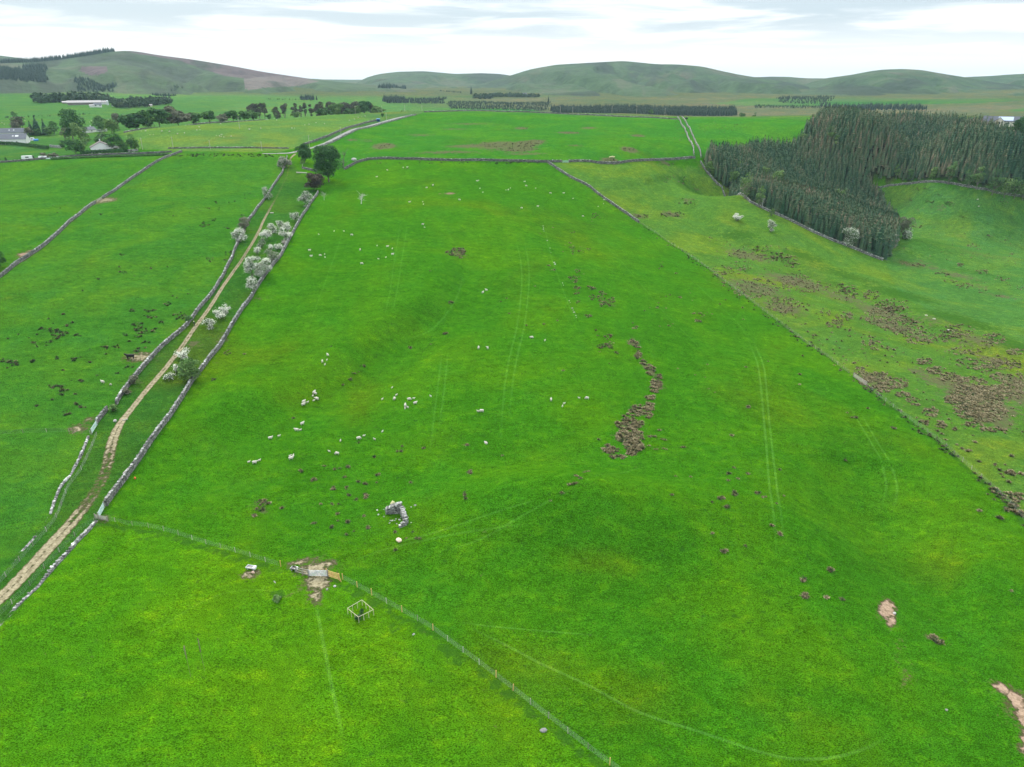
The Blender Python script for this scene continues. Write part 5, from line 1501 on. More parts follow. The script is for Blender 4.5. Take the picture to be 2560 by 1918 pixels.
# visible ones first: distance from the open edges towards the viewer
dF, _ = sdist(wx, wy, np.r_[_wf]); dI, _ = sdist(wx, wy, _wi)
rr = np.hypot(wx, wy)
dE = np.minimum(np.abs(dF), np.abs(dI) + 0)
hh_ = 12.0 * (1 + .22 * fbm(wx, wy, 60, 91, 2)) * rng.uniform(.82, 1.13, len(wx)) * (0.72 + .28 * sst(0, 10, dE))
tin = .50 * fbm(wx, wy, 22, 92, 3) + rng.normal(0, .15, len(wx)) - .04
wz = Hq(wx, wy) - .2
SPR = [spruce_mesh(1.0, .20, 12, 8, 400 + i, .35) for i in range(6)]
SPR_S = [spruce_mesh(1.0, .20, 9, 6, 420 + i, .35) for i in range(6)]
order = np.argsort(rr + 1.2 * dE)
front = order[:300]; rest = order[300:]
EDGE = {}
SPM = []
for i in range(12):
    V, F, R = SPR[i % 6]
    me_t = [-.28, -.15, -.03, .08, .2, .36][i // 2] 
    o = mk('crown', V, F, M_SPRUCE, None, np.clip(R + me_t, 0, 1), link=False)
    SPM.append((me_t, o.data)); bpy.data.objects.remove(o)
mb = MB(); mb.tube((0, 0, -.05), (0, 0, .8), .018, .006, 6, .4)
_t = mb.build('trunk', M_BARK); TRM = _t.data; bpy.data.objects.remove(_t)
for j in front:
    k = int(np.argmin([abs(tin[j] - a) + random.uniform(0, .06) for a, _ in SPM]))
    brown = SPM[k][0] > .05
    t = thing('spruce_tree', ('brown tipped' if brown else 'dark green') + ' conifer in the front ranks of the wood behind the stone wall', 'conifer', (wx[j], wy[j], wz[j]), random.uniform(0, 6.28), 'brown tipped conifers of the wood edge' if brown else 'dark green conifers of the wood edge')
    t.scale = (hh_[j] * random.uniform(.8, 1.1), hh_[j] * random.uniform(.8, 1.1), hh_[j])
    for nm, me in (('crown', SPM[k][1]), ('trunk', TRM)):
        c = bpy.data.objects.new(nm, me); COL.objects.link(c); c.parent = t
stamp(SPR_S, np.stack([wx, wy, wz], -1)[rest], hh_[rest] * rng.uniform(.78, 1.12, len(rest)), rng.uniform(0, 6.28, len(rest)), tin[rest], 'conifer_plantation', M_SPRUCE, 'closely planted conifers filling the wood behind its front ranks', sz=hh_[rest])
# lone spruces and light broadleaves of the wood edge
def lone_spruce(u, v, hpx, wpx, label, dk=-.3, mat=None, group=None):
    p = g1(u, v); r = np.linalg.norm(p - [0, 0, CAMZ]) / FPX
    h = hpx * r * 1.03
    V, F, R = spruce_mesh(h, wpx * r * .52, 13, 10, int(u), .45)
    t = thing('spruce_tree', label, 'conifer', p, 0, group)
    mk('crown', V, F, mat or M_SPRUCE, t, np.clip(R + dk, 0, 1))
    mb = MB(); mb.tube((0, 0, -.3), (0, 0, h * .8), h * .018, h * .006, 6, .4); mb.build('trunk', M_BARK, t)
lone_spruce(2192, 637, 66, 44, 'lone dark blue green spruce at the corner where the wood wall ends', -.36)
lone_spruce(95, 338, 36, 22, 'tall dark pointed spruce behind the farmhouses', -.4)
lone_spruce(114, 338, 30, 16, 'second pointed spruce behind the farmhouses', -.36)
lone_spruce(80, 338, 26, 16, 'blunt greenish spruce beside the tall pointed one', -.25)
BW = [(1772,436,16,26),(1782,438,12,16),(1830,478,20,40),(1862,497,34,52),(1898,520,20,44),(1845,440,22,30),(1935,487,24,46),(1948,478,16,40),(1990,500,24,34),(2075,360,18,22),(2086,378,12,20),(2006,365,20,16),(2100,520,16,26),(2370,460,20,40),(2240,447,14,26),(2420,470,22,32),(2440,474,20,40),(2480,487,28,44),(2510,494,26,34),(2535,496,24,36),(2556,500,24,30),(1910,463,18,24),(2090,515,14,22),(2275,450,14,20),(2330,448,14,22)]
for i, (u, v, w, h) in enumerate(BW):
    p = g1(u, v); r = np.linalg.norm(p - [0, 0, CAMZ]) / FPX
    inner = v < 500 and u > 2200
    deep = (u, v) in [(2075,360),(2086,378),(2006,365),(2100,520),(1910,463),(2090,515)]
    lb = ('grey green birch on the wood edge along the pasture bay' if inner else 'light green birch poking up inside the conifer wood' if deep else 'light green birch on the wood edge above the stone wall')
    tree('birch_tree', lb, p, h * r * (1.7 if deep else 1.15), w * r * 1.25, M_MIDLEAF if (inner and i % 2) else M_LTLEAF, 620, .75, .08, 11, 'birch', lb.replace('birch', 'birches'), 500 + i)

# ------------------------------------------------------------------ far woods, each a mass of its own
FARC = [spruce_mesh(1.0, .26, 6, 5, 440 + i, .5) for i in range(4)]
def _fb(seed):
    rg = np.random.default_rng(seed)
    B = crown_blobs(1, 1, .9, .1, 6, rg)
    V, F, R, _, _ = crown_mesh(B, 60, .3, rg)
    return V, F, R * .5 + .2
FARB = [_fb(460 + i) for i in range(4)]
def far_wood(name, label, poly, h, sp, conifer=True, mat=None, jitter=.35, dpt=None, seed=0):
    """poly: outline on the land as (column, distance)"""
    P = np.array([azd(u, d, v) for u, d, v in poly])
    rg = np.random.default_rng(600 + seed)
    a, b = P.min(0), P.max(0)
    X, Y = np.meshgrid(np.arange(a[0], b[0] + sp, sp), np.arange(a[1], b[1] + sp, sp))
    X = X.ravel() + rg.normal(0, sp * jitter, X.size); Y = Y.ravel() + rg.normal(0, sp * jitter, Y.size)
    m_ = inpoly(X + fbm(X, Y, 6 * sp, seed + 9, 2) * sp * 2.0, Y + fbm(X, Y, 6 * sp, seed + 19, 2) * sp * 2.0, P) & (rg.random(len(X)) < .93)
    X, Y = X[m_], Y[m_]
    Z = ground_top(X, Y)
    S = h * rg.uniform(.62, 1.12, len(X))
    h_ = h
    o = stamp(FARC if conifer else FARB, np.stack([X, Y, Z - .3], -1), S * (1.0 if conifer else 1.15), rg.uniform(0, 6.28, len(X)), rg.normal(0, .2, len(X)), name, mat or (M_FARWOOD if conifer else M_FARLEAF), label, sz=S)
    return o
HILL_BVH = []
from mathutils.bvhtree import BVHTree
for o in bpy.data.objects:
    if o.name.split('.')[0] == 'hill':
        HILL_BVH.append(BVHTree.FromPolygons([v.co for v in o.data.vertices], [p.vertices[:] for p in o.data.polygons]))
def ground_top(X, Y):
    Z = H(X, Y)
    for i in range(len(X)):
        for bv in HILL_BVH:
            hit = bv.ray_cast(Vector((X[i], Y[i], 3000)), Vector((0, 0, -1)))
            if hit[0] is not None and hit[0].z > Z[i]:
                Z[i] = hit[0].z
    return Z
def row_dist(u, v, dmax=9000):
    """distance at which photo row v meets the land or a hill along column u"""
    d = rays(u, v)
    o = Vector((0, 0, CAMZ)); best = None
    p = march(H, [u], [v])[0]
    best = math.hypot(p[0], p[1])
    for bv in HILL_BVH:
        hit = bv.ray_cast(o, Vector(d))
        if hit[0] is not None:
            r = math.hypot(hit[0].x, hit[0].y)
            best = min(best, r)
    return best
def strip_wood(name, label, pts, h, sp, depth, conifer=True, seed=0, dist=None):
    """pts: (column, row) along the near foot of the wood; depth in metres away from there"""
    nearp = [(u, dist or row_dist(u, v), v or 275) for u, v in pts]
    poly = nearp + [(u, d + depth, v) for u, d, v in nearp[::-1]]
    if dist and h > 60:                                                     # foot hidden behind the crest: h is the row the tops reach
        h = float(np.mean([CAMZ + d * elev(u, h)[1] - at(u, d)[2] for u, d, _ in nearp]))
    else:                                                        # h is given as pixels tall
        h = .70 * h / FPX * float(np.mean([d for _, d, _ in nearp]))
    sp = max(sp * .9, h * .20)
    return far_wood(name, label, poly, h, sp, conifer, None, seed=seed)
FW = [
 ('far_wood', 'mixed dark wood standing behind the farm sheds', [(84,258),(110,259),(160,256),(220,258),(282,258)], 24, 9, 70, False),
 ('far_wood', 'round crowned wood on the house side of the farm sheds', [(285,270),(310,272),(345,270),(380,268),(412,262)], 22, 9, 110, False),
 ('far_wood', 'dark oblong conifer block on the slope above the farm', [(190,228),(230,229),(282,231)], 12, 9, 120, True),
 ('far_wood', 'dark conifer strip beside the tiny white cottages', [(385,240),(410,241),(441,241)], 10, 9, 100, True),
 ('far_wood', 'small dark clump at the foot of the western hill', [(428,229),(447,230)], 9, 9, 60, True),
 ('far_wood', 'dark spruce wood covering the shoulder of the western hill', [(-60,198),(0,200),(30,201),(60,203),(90,206),(122,208)], 15, 8, 420, True),
 ('far_wood', 'dark tree belt along the back of the western hill', [(-80,162),(0,157),(60,155),(110,152),(170,145),(230,137),(283,129)], 14, 7, 60, True, 2955),
 ('far_wood', 'spiky spruce clump below the felled hillside', [(748,250),(770,250),(794,250)], 17, 9, 70, True),
 ('far_wood', 'dark oblong plantation high on the moor between the hills', [(955,222),(985,222),(1013,222)], 13, 12, 160, True),
 ('far_wood', 'rounded dark plantation at the start of the moor woods', [(959,258),(985,258),(1009,257)], 20, 9, 160, True),
 ('far_wood', 'wide low plantation on the moor before the central hill', [(1000,259),(1060,260),(1118,259)], 10, 9, 240, True),
 ('far_wood', 'long low plantation in front of the central hill', [(1116,273),(1180,274),(1240,275),(1300,277),(1375,278)], 8, 8, 330, True),
 ('far_wood', 'long straight dark plantation just beyond the crest', [(1384,0),(1450,0),(1550,0),(1650,0),(1750,0),(1836,0)], 271, 6, 170, True, 1380),
 ('far_wood', 'trees around the white lodge at the foot of the central hill', [(1228,243),(1260,244),(1290,244),(1345,244)], 12, 9, 70, False),
 ('far_wood', 'round dark wood beside the lodge trees', [(1187,248),(1205,249),(1224,248)], 18, 9, 60, False),
 ('far_wood', 'narrow tree line across the valley between the middle hills', [(1105,228),(1130,231),(1158,233)], 6, 9, 40, True),
 ('far_wood', 'flat dark plantation far out on the eastern moor', [(1948,257),(2010,260),(2078,262)], 8, 10, 320, True),
 ('far_wood', 'thin plantation strip in front of the flat eastern one', [(1890,271),(1980,271),(2055,272)], 7, 8, 90, True),
 ('far_wood', 'dark ragged plantation behind the crest of the big wood', [(2055,275),(2130,276),(2200,276),(2312,277)], 16, 9, 120, True),
 ('hedgerow', 'broken scrubby hedge across the valley fields', [(0,296),(60,294),(120,291),(180,289),(230,287)], 5, 6, 10, False),
 ('hedgerow', 'thin far hedge beyond the pine rows', [(660,249),(720,250),(780,252)], 4, 7, 10, False),
 ('far_wood', 'low bushes running from the lodge to the plantation gap', [(1345,262),(1365,264),(1380,268)], 5, 8, 40, True)]
for i, fw in enumerate(FW):
    strip_wood(*fw[:7], i, fw[7] if len(fw) > 7 else None)
# single far spruces
for u, v, hp, wp, lb in ((1178, 236, 18, 8, 'single tall spruce on the moor before the central hill'), (1371, 257, 16, 6, 'single dark spruce at the gap between the plantations')):
    d = row_dist(u, v); x, y = azd(u, d, v); z = ground_top(np.array([x]), np.array([y]))[0]
    h = hp / FPX * d
    V, F, R = spruce_mesh(h, wp / FPX * d * .5, 9, 7, int(u), .5)
    t = thing('spruce_tree', lb, 'conifer', (x, y, z))
    mk('crown', V, F, M_FARWOOD, t, R)
    mb = MB(); mb.tube((0, 0, -1), (0, 0, h * .7), h * .02, h * .006, 5, .3); mb.build('trunk', M_BARK, t)
# ------------------------------------------------------------------ animals and the walker
M_WOOL = mat_rnd('fleece', [(0, (0.56, 0.52, 0.43)), (1, (0.76, 0.73, 0.64))], .95, 9, .12, .5, 20)
M_FACE = mat_flat('sheep_face', (0.62, 0.56, 0.47), .9)
M_COW = mat_flat('black_hide', (0.012, 0.011, 0.011), .7)
def skin_body(name, verts, edges, radii, mat, root=0, sub=2):
    """one continuous body grown over a jointed skeleton"""
    me = bpy.data.meshes.new(name)
    me.from_pydata([Vector(v) for v in verts], edges, [])
    o = bpy.data.objects.new(name, me); COL.objects.link(o)
    md = o.modifiers.new('Skin', 'SKIN')
    if not me.skin_vertices:
        bpy.context.view_layer.objects.active = o
        bpy.ops.mesh.customdata_skin_add()
    for i, r in enumerate(radii):
        d = me.skin_vertices[0].data[i]
        d.radius = r if isinstance(r, tuple) else (r, r)
        d.use_root = (i == root)
    sb = o.modifiers.new('Sub', 'SUBSURF'); sb.levels = sub; sb.render_levels = sub
    dg = bpy.context.evaluated_depsgraph_get(); dg.update()
    new = bpy.data.meshes.new_from_object(o.evaluated_get(dg))
    bpy.data.objects.remove(o)
    new.name = name
    for p in new.polygons:
        p.use_smooth = True
    new.materials.clear(); new.materials.append(mat)
    return new
def quadruped(L, hgt, bw, head, legw, lie=False, neck=1.0):
    """skeleton of a sheep or cow facing +x; head 'up', 'graze' or 'side'"""
    b = hgt * (.66 if not lie else .34)
    V = [(0, 0, b), (L * .22, 0, b), (L * .40, 0, b + .02), (-L * .24, 0, b + .01), (-L * .42, 0, b)]
    R = [(bw, bw * 1.02), (bw * 1.0, bw * 1.05), (bw * .72, bw * .82), (bw * 1.02, bw * 1.02), (bw * .74, bw * .80)]
    E = [(0, 1), (1, 2), (0, 3), (3, 4)]
    if head == 'up':
        H_ = [(L * .52, 0, b + hgt * .20), (L * .60, 0, b + hgt * .34), (L * .76, 0, b + hgt * .27)]
    elif head == 'graze':
        H_ = [(L * .56, 0, b - hgt * .12), (L * .62, 0, b - hgt * .36), (L * .66, 0, hgt * .06)]
    else:
        H_ = [(L * .50, bw * .4, b + hgt * .16), (L * .52, bw * 1.0, b + hgt * .26), (L * .58, bw * 1.9, b + hgt * .20)]
    n = len(V); V += H_; E += [(2, n), (n, n + 1), (n + 1, n + 2)]; R += [bw * .42 * neck, bw * .36, bw * .20]
    V.append((-L * .50, 0, b - hgt * .10)); E.append((4, len(V) - 1)); R.append(bw * .14)
    if not lie:
        for s in (-1, 1):
            for x, pr in ((L * .32, 1), (-L * .33, 3)):
                i = len(V)
                kx = .02 if pr == 1 else -.05
                V += [(x, s * bw * .62, b - bw * .62), (x + kx * L, s * bw * .60, hgt * .26), (x + (0 if pr == 1 else .01), s * bw * .60, .0)]
                R += [legw * 1.9, legw * 1.05, legw * .85]
                E += [(pr, i), (i, i + 1), (i + 1, i + 2)]
    for s in (-1, 1):                                       # ears
        h = V[n + 1]
        V.append((h[0] - .01, h[1] + s * bw * .55, h[2] + .03)); E.append((n + 1, len(V) - 1)); R.append(bw * .10)
    return V, E, R
SHEEP = {}
for key, (L, hg, bw, hd, lw, lie) in {'S': (1.12, .86, .30, 'up', .045, False), 'G': (1.12, .84, .30, 'graze', .045, False), 'T': (1.10, .84, .31, 'side', .045, False), 'Y': (1.15, .72, .33, 'up', .04, True),
                                      's': (.66, .58, .155, 'up', .034, False), 'g': (.66, .56, .155, 'graze', .034, False), 'y': (.66, .46, .17, 'side', .03, True)}.items():
    V, E, R = quadruped(L, hg, bw, hd, lw, lie)
    SHEEP[key] = skin_body('fleece_body', V, E, R, M_WOOL, 0, 2)
POSE = {'S': 'ewe standing', 'G': 'ewe grazing', 'T': 'ewe looking round', 'Y': 'ewe lying down', 's': 'lamb standing', 'g': 'lamb grazing', 'y': 'lamb lying down'}
LANDM = [('the roofless stone ruin', 995, 1285), ('the winding brown rush strip', 1600, 1010), ('the brown rush patch in mid field', 1142, 630), ('the pale dead tree', 903, 500), ('the big sycamore', 822, 440), ('the small bare earth mark near the hill wall', 1120, 484),
         ('the end of the straight diagonal wall', 1597, 560), ('the dark rush clump by the diagonal wall', 1490, 542), ('the biggest white hawthorn thicket', 655, 680), ('the large green bush on the lane wall', 475, 940), ('the black cow', 326, 890), ('the lowest white hawthorn of three', 525, 810),
         ('the dense rushes of the rough field', 2430, 1000), ('the tip of the conifer wood', 2210, 640), ('the telegraph pole on the pasture', 599, 315), ('the blue shelter', 945, 300), ('the lone round skyline tree', 673, 290), ('the white bungalow', 245, 370), ('the single crest bush', 1627, 285), ('the tall garden tree', 184, 320)]
SH = []
def addz(x0, y0, s, pts):
    for q in pts:
        SH.append((x0 + q[0] / s, y0 + q[1] / s, q[2], q[3] if len(q) > 3 else None))
R_ = None
addz(600, 380, 3.4516, [(1180,220,'S',0),(1272,162,'S',2),(1408,140,'G',1),(1443,137,'S',0),(1610,314,'S',0),(1664,293,'S',1),(1463,438,'S',0),(1577,434,'s',1),(1583,455,'s',1),(1895,418,'T',2),(2045,255,'G',0),(2060,249,'s',1),(2095,352,'s',0),(2070,318,'s',0),
  (1577,631,'S',0),(1593,655,'s',2),(680,716,'s',2),(812,688,'s',1),(898,688,'s',2),(964,721,'G',0),(1183,814,'s',1),(1272,822,'S',0),(1314,839,'s',1),(1036,851,'S',1),(1316,889,'S',0),(1258,915,'s',1),(1195,928,'s',2),(600,855,'S',0),(614,906,'S',0),(692,898,'G',0),(731,887,'s',1),(735,914,'s',2),(1050,970,'G',0),(2095,1220,'S',1),(2126,1198,'S',2)])
addz(1200, 380, 3.4516, [(384,261,'S',0),(398,297,'G',0),(480,317,'s',0),(244,332,'S',1),(224,333,'s',1),(262,316,'s',1),(607,360,'G',0),(721,361,'S',0),(803,405,'s',0),(1070,417,'G',0),(1066,450,'s',1),(1019,475,'s',1),(498,475,'S',0),(360,489,'G',2),(887,560,'G',0),(445,1608,'G',0),(436,1603,'s',0),(560,1632,'s',1)])
addz(560, 800, 3.4516, [(897,312,'S',2.2),(849,368,'S',1.8),(888,352,'s',1.4),(871,392,'s',1.4),(778,634,'S',1),(789,643,'T',2),(767,662,'s',1),(804,690,'T',2.6),(775,702,'s',.6),(722,716,'s',.8),(688,714,'S',.9),(685,738,'S',.7),(675,905,'S',.9),(628,958,'S',3.1),(658,956,'s',.3),(400,1028,'S',.4),(475,1008,'s',.3),(215,1232,'s',.7),(265,1240,'S',.15),(306,1219,'s',.8),(571,1180,'s',.6),(598,1176,'s',1.0),(579,1204,'S',.5),
  (909,1140,'s',2.8),(977,1162,'G',3.0),(1005,1050,'s',1.5),(1162,1030,'G',.3),(1208,1006,'s',.2),(1300,1036,'s',2.6),(1367,970,'s',1.1),(1365,690,'s',.9),(1450,590,'s',.9),(1487,655,'s',.9),(1470,690,'T',1.2),(1597,693,'G',0),(1637,684,'s',0),(1649,726,'S',.5),(1564,748,'S',1.6),(1586,760,'s',2),(1562,770,'s',1.6),(1784,665,'s',2.4)])
addz(1160, 780, 3.4516, [(125,320,'S',1.5),(204,320,'T',1.7),(120,863,'s',2.7),(153,864,'G',3.1),(190,1135,'Y',2.2),(751,767,'S',1.5),(863,796,'s',.2),(849,820,'s',1.2),(993,748,'s',2.8),(1062,752,'G',2.9)])
addz(0, 860, 3.4516, [(889,338,'S',2.8),(957,356,'g',2.9)])
addz(1760, 560, 2.761, [(1535,634,'Y',2.8),(1590,658,'Y',2.8),(1687,735,'Y',0)])
addz(1740, 250, 2.7, [(1900,675,'S',0),(1908,719,'Y',0)])
NEARN = len(SH)
addz(0, 100, 3.16, [(1185,754,'S'),(1212,752,'s'),(1278,725,'S'),(1340,727,'G'),(1402,745,'S'),(1458,739,'S'),(1555,716,'S'),(1580,712,'s'),(1575,692,'S'),(1665,657,'S'),(1743,665,'G'),(1710,758,'s'),(1735,762,'S'),(1750,752,'S'),(1748,765,'s'),(1768,770,'s'),(1826,765,'G'),(1970,709,'S'),(2060,702,'S'),(1150,722,'S'),(1115,722,'s')])
addz(600, 150, 3.16, [(75,552,'S'),(165,543,'S'),(600,500,'S'),(668,507,'G'),(545,512,'S'),(513,517,'S'),(430,542,'s'),(410,542,'S'),(290,477,'G'),(270,466,'S'),(865,482,'S'),(905,472,'S'),(935,457,'S'),(960,452,'s'),(990,447,'S')])
addz(0, 280, 6.91, [(435,160,'S'),(1045,130,'S'),(1025,150,'s'),(1580,160,'S'),(1690,133,'S'),(1610,132,'s'),(1545,180,'S'),(1600,195,'S'),(75,218,'S'),(35,190,'S'),(415,100,'S')])
PTS = gp([(a[0], a[1]) for a in SH])
count = {}
near_lm = []
for a in SH:
    d = [math.hypot(a[0] - u, (a[1] - v) * 1.0) for _, u, v in LANDM]
    k = int(np.argmin(d)); near_lm.append((k, d[k]))
rank = {}
for k in range(len(LANDM)):
    ids = sorted([i for i in range(len(SH)) if near_lm[i][0] == k], key=lambda i: near_lm[i][1])
    for r, i in enumerate(ids):
        rank[i] = r
ORD = ['closest', 'second closest', 'third closest', 'fourth closest', 'fifth closest', 'sixth closest', 'seventh closest', 'eighth closest', 'ninth closest', 'tenth closest'] + [f'{n} closest' for n in ('eleventh','twelfth','thirteenth','fourteenth','fifteenth','sixteenth','seventeenth','eighteenth','nineteenth','twentieth','twenty first','twenty second','twenty third','twenty fourth','twenty fifth','twenty sixth','twenty seventh','twenty eighth','twenty ninth','thirtieth')]
SHC = {}
for i, ((u, v, t, a), p) in enumerate(zip(SH, PTS)):
    if a is None:
        a = random.uniform(0, 6.28)
    elif i < NEARN and a in (0, 1, 2):
        a = a * 1.3 + random.uniform(-.3, .3)
    if np.hypot(p[0], p[1]) > 1250:
        continue
    lm = LANDM[near_lm[i][0]][0]
    lb = f'white {POSE[t]}, {ORD[min(rank[i], 29)]} sheep to {lm}'
    o = bpy.data.objects.new('sheep' if t.isupper() else 'lamb', SHEEP[t])
    COL.objects.link(o)
    o.location = p - np.array([0, 0, .03 if t not in 'Yy' else .10]); o.rotation_euler = (0, 0, a)
    s = random.uniform(.88, 1.0) * (.93 if t.isupper() else .95)
    o.scale = (s, s, s)
    tag(o, lb, 'sheep' if t.isupper() else 'lamb', 'sheep on the far pastures' if i >= NEARN else 'sheep and lambs of the near fields')
# cow
V, E, R = quadruped(2.0, 1.38, .40, 'up', .085, neck=1.3)
cowm = skin_body('cow_body', V, E, R, M_COW, 0, 2)
cow = bpy.data.objects.new('cow', cowm); COL.objects.link(cow)
cow.location = g1(327, 897); cow.rotation_euler = (0, 0, math.pi + .12); cow.scale = (1.1, 1.1, 1.1)
tag(cow, 'black cow standing side on beside the muddy patch at the wall', 'cow')
V, E, R = quadruped(1.5, 1.0, .30, 'graze', .06)
for (u, v), lb in (((1716, 297.5), 'dark cattle feeder sized beast at the top of the parallel walls'),):
    pass
# the walker on the track
M_SKIN = mat_flat('skin', (0.52, 0.34, 0.26), .7)
M_COAT = mat_flat('dark_jacket', (0.016, 0.020, 0.022), .8)
M_TROU = mat_flat('dark_trousers', (0.034, 0.026, 0.030), .85)
M_HAT = mat_flat('pale_hat', (0.60, 0.62, 0.50), .85)
M_BOOT = mat_flat('brown_boots', (0.045, 0.03, 0.022), .8)
def walker(loc, rz, label):
    t = thing('person', label, 'person', loc, rz)
    # 0 pelvis 1 waist 2 chest 3 neck base 4 neck 5 head low 6 head mid 7 crown
    V = [(0, 0, .95), (0, 0, 1.08), (.01, 0, 1.30), (.01, 0, 1.44), (.02, 0, 1.50), (.04, 0, 1.56), (.045, 0, 1.65), (.03, 0, 1.74)]
    R = [(.15, .115), (.14, .10), (.165, .115), (.075, .075), (.055, .055), (.070, .075), (.082, .095), (.062, .07)]
    E = [(i, i + 1) for i in range(7)]
    V += [(.115, 0, 1.60)]; R += [.014]; E += [(6, 8)]        # nose
    for s, kx, fx in ((1, .20, .30), (-1, -.02, -.34)):       # legs in stride
        i = len(V)
        V += [(.0, s * .10, .86), (kx * .9 + .06, s * .10, .50), (fx * .9, s * .10, .10 if s > 0 else .14), (fx * .9 + .17, s * .11, .04 if s > 0 else .06)]
        R += [(.088, .092), (.062, .066), (.046, .048), (.040, .030)]
        E += [(0, i), (i, i + 1), (i + 1, i + 2), (i + 2, i + 3)]
    HANDS = []
    for s, sw in ((1, -.20), (-1, .24)):                      # arms swing against the legs
        i = len(V)
        V += [(.0, s * .20, 1.40), (sw * .55 - .03, s * .26, 1.14), (sw + .04, s * .25, .93), (sw + .07, s * .25, .85)]
        R += [(.062, .06), (.046, .046), (.032, .032), (.036, .020)]
        E += [(2, i), (i, i + 1), (i + 1, i + 2), (i + 2, i + 3)]
        hx = sw + .07
        for f, (dy, ln) in enumerate(((-.024, .060), (-.008, .072), (.008, .068), (.024, .055))):
            j = len(V)
            V += [(hx + .012, s * .25 + dy, .80), (hx + .022, s * .25 + dy, .80 - ln * .55), (hx + .012, s * .25 + dy, .80 - ln)]
            R += [.0095, .0085, .0075]; E += [(i + 3, j), (j, j + 1), (j + 1, j + 2)]
        j = len(V); V += [(hx + .035, s * .25 - s * .02, .845), (hx + .05, s * .25 - s * .025, .805)]; R += [.010, .009]; E += [(i + 3, j), (j, j + 1)]
    me = skin_body('body', V, E, R, M_SKIN, 0, 2)
    for m_ in (M_COAT, M_TROU, M_BOOT):
        me.materials.append(m_)
    for p in me.polygons:
        c = p.center
        p.material_index = 0 if (c.z > 1.50 or (abs(c.y) > .2 and c.z < .91)) else (1 if c.z > .93 or abs(c.y) > .2 else (2 if c.z > .13 else 3))
    b = bpy.data.objects.new('body', me); COL.objects.link(b); b.parent = t
    mb = MB()
    mb.tube((.035, 0, 1.70), (.035, 0, 1.725), .165, .155, 14, .5); mb.tube((.035, 0, 1.72), (.03, 0, 1.83), .105, .085, 14, .5)
    mb.build('hat', M_HAT, t)
    return t
wl_ = g1(486.5, 817)
walker(wl_, math.radians(62), 'person in dark jacket and pale hat walking up the sandy track')
# ------------------------------------------------------------------ houses and farm buildings
M_HARL = mat_flat('white_harling', (0.78, 0.77, 0.73), .9, .06, .6)
M_CREAM = mat_flat('cream_render', (0.70, 0.64, 0.52), .9, .06, .6)
M_SLATE = mat_rnd('slate_roof', [(0, (0.085, 0.092, 0.108)), (1, (0.135, 0.143, 0.165))], .7, .8, .2)
M_DKROOF = mat_rnd('brown_tile_roof', [(0, (0.10, 0.085, 0.08)), (1, (0.15, 0.125, 0.115))], .8, .8, .2)
M_SHEETROOF = mat_flat('pale_sheet_roof', (0.30, 0.28, 0.275), .7, .12, .2)
M_SHEDWALL = mat_flat('shed_wall', (0.20, 0.17, 0.15), .9, .2, .3)
M_GLASS = mat_flat('window_glass', (0.03, 0.035, 0.04), .15, .1, 1, .6)
M_FRAME = mat_flat('window_frame', (0.72, 0.72, 0.70), .6)
M_BLUE = mat_flat('blue_sheet', (0.03, 0.20, 0.52), .6)
M_SOLAR = mat_flat('solar_glass', (0.50, 0.58, 0.70), .2, .1, 1, .6)
M_DOOR = mat_flat('brown_door', (0.12, 0.085, 0.07), .7)
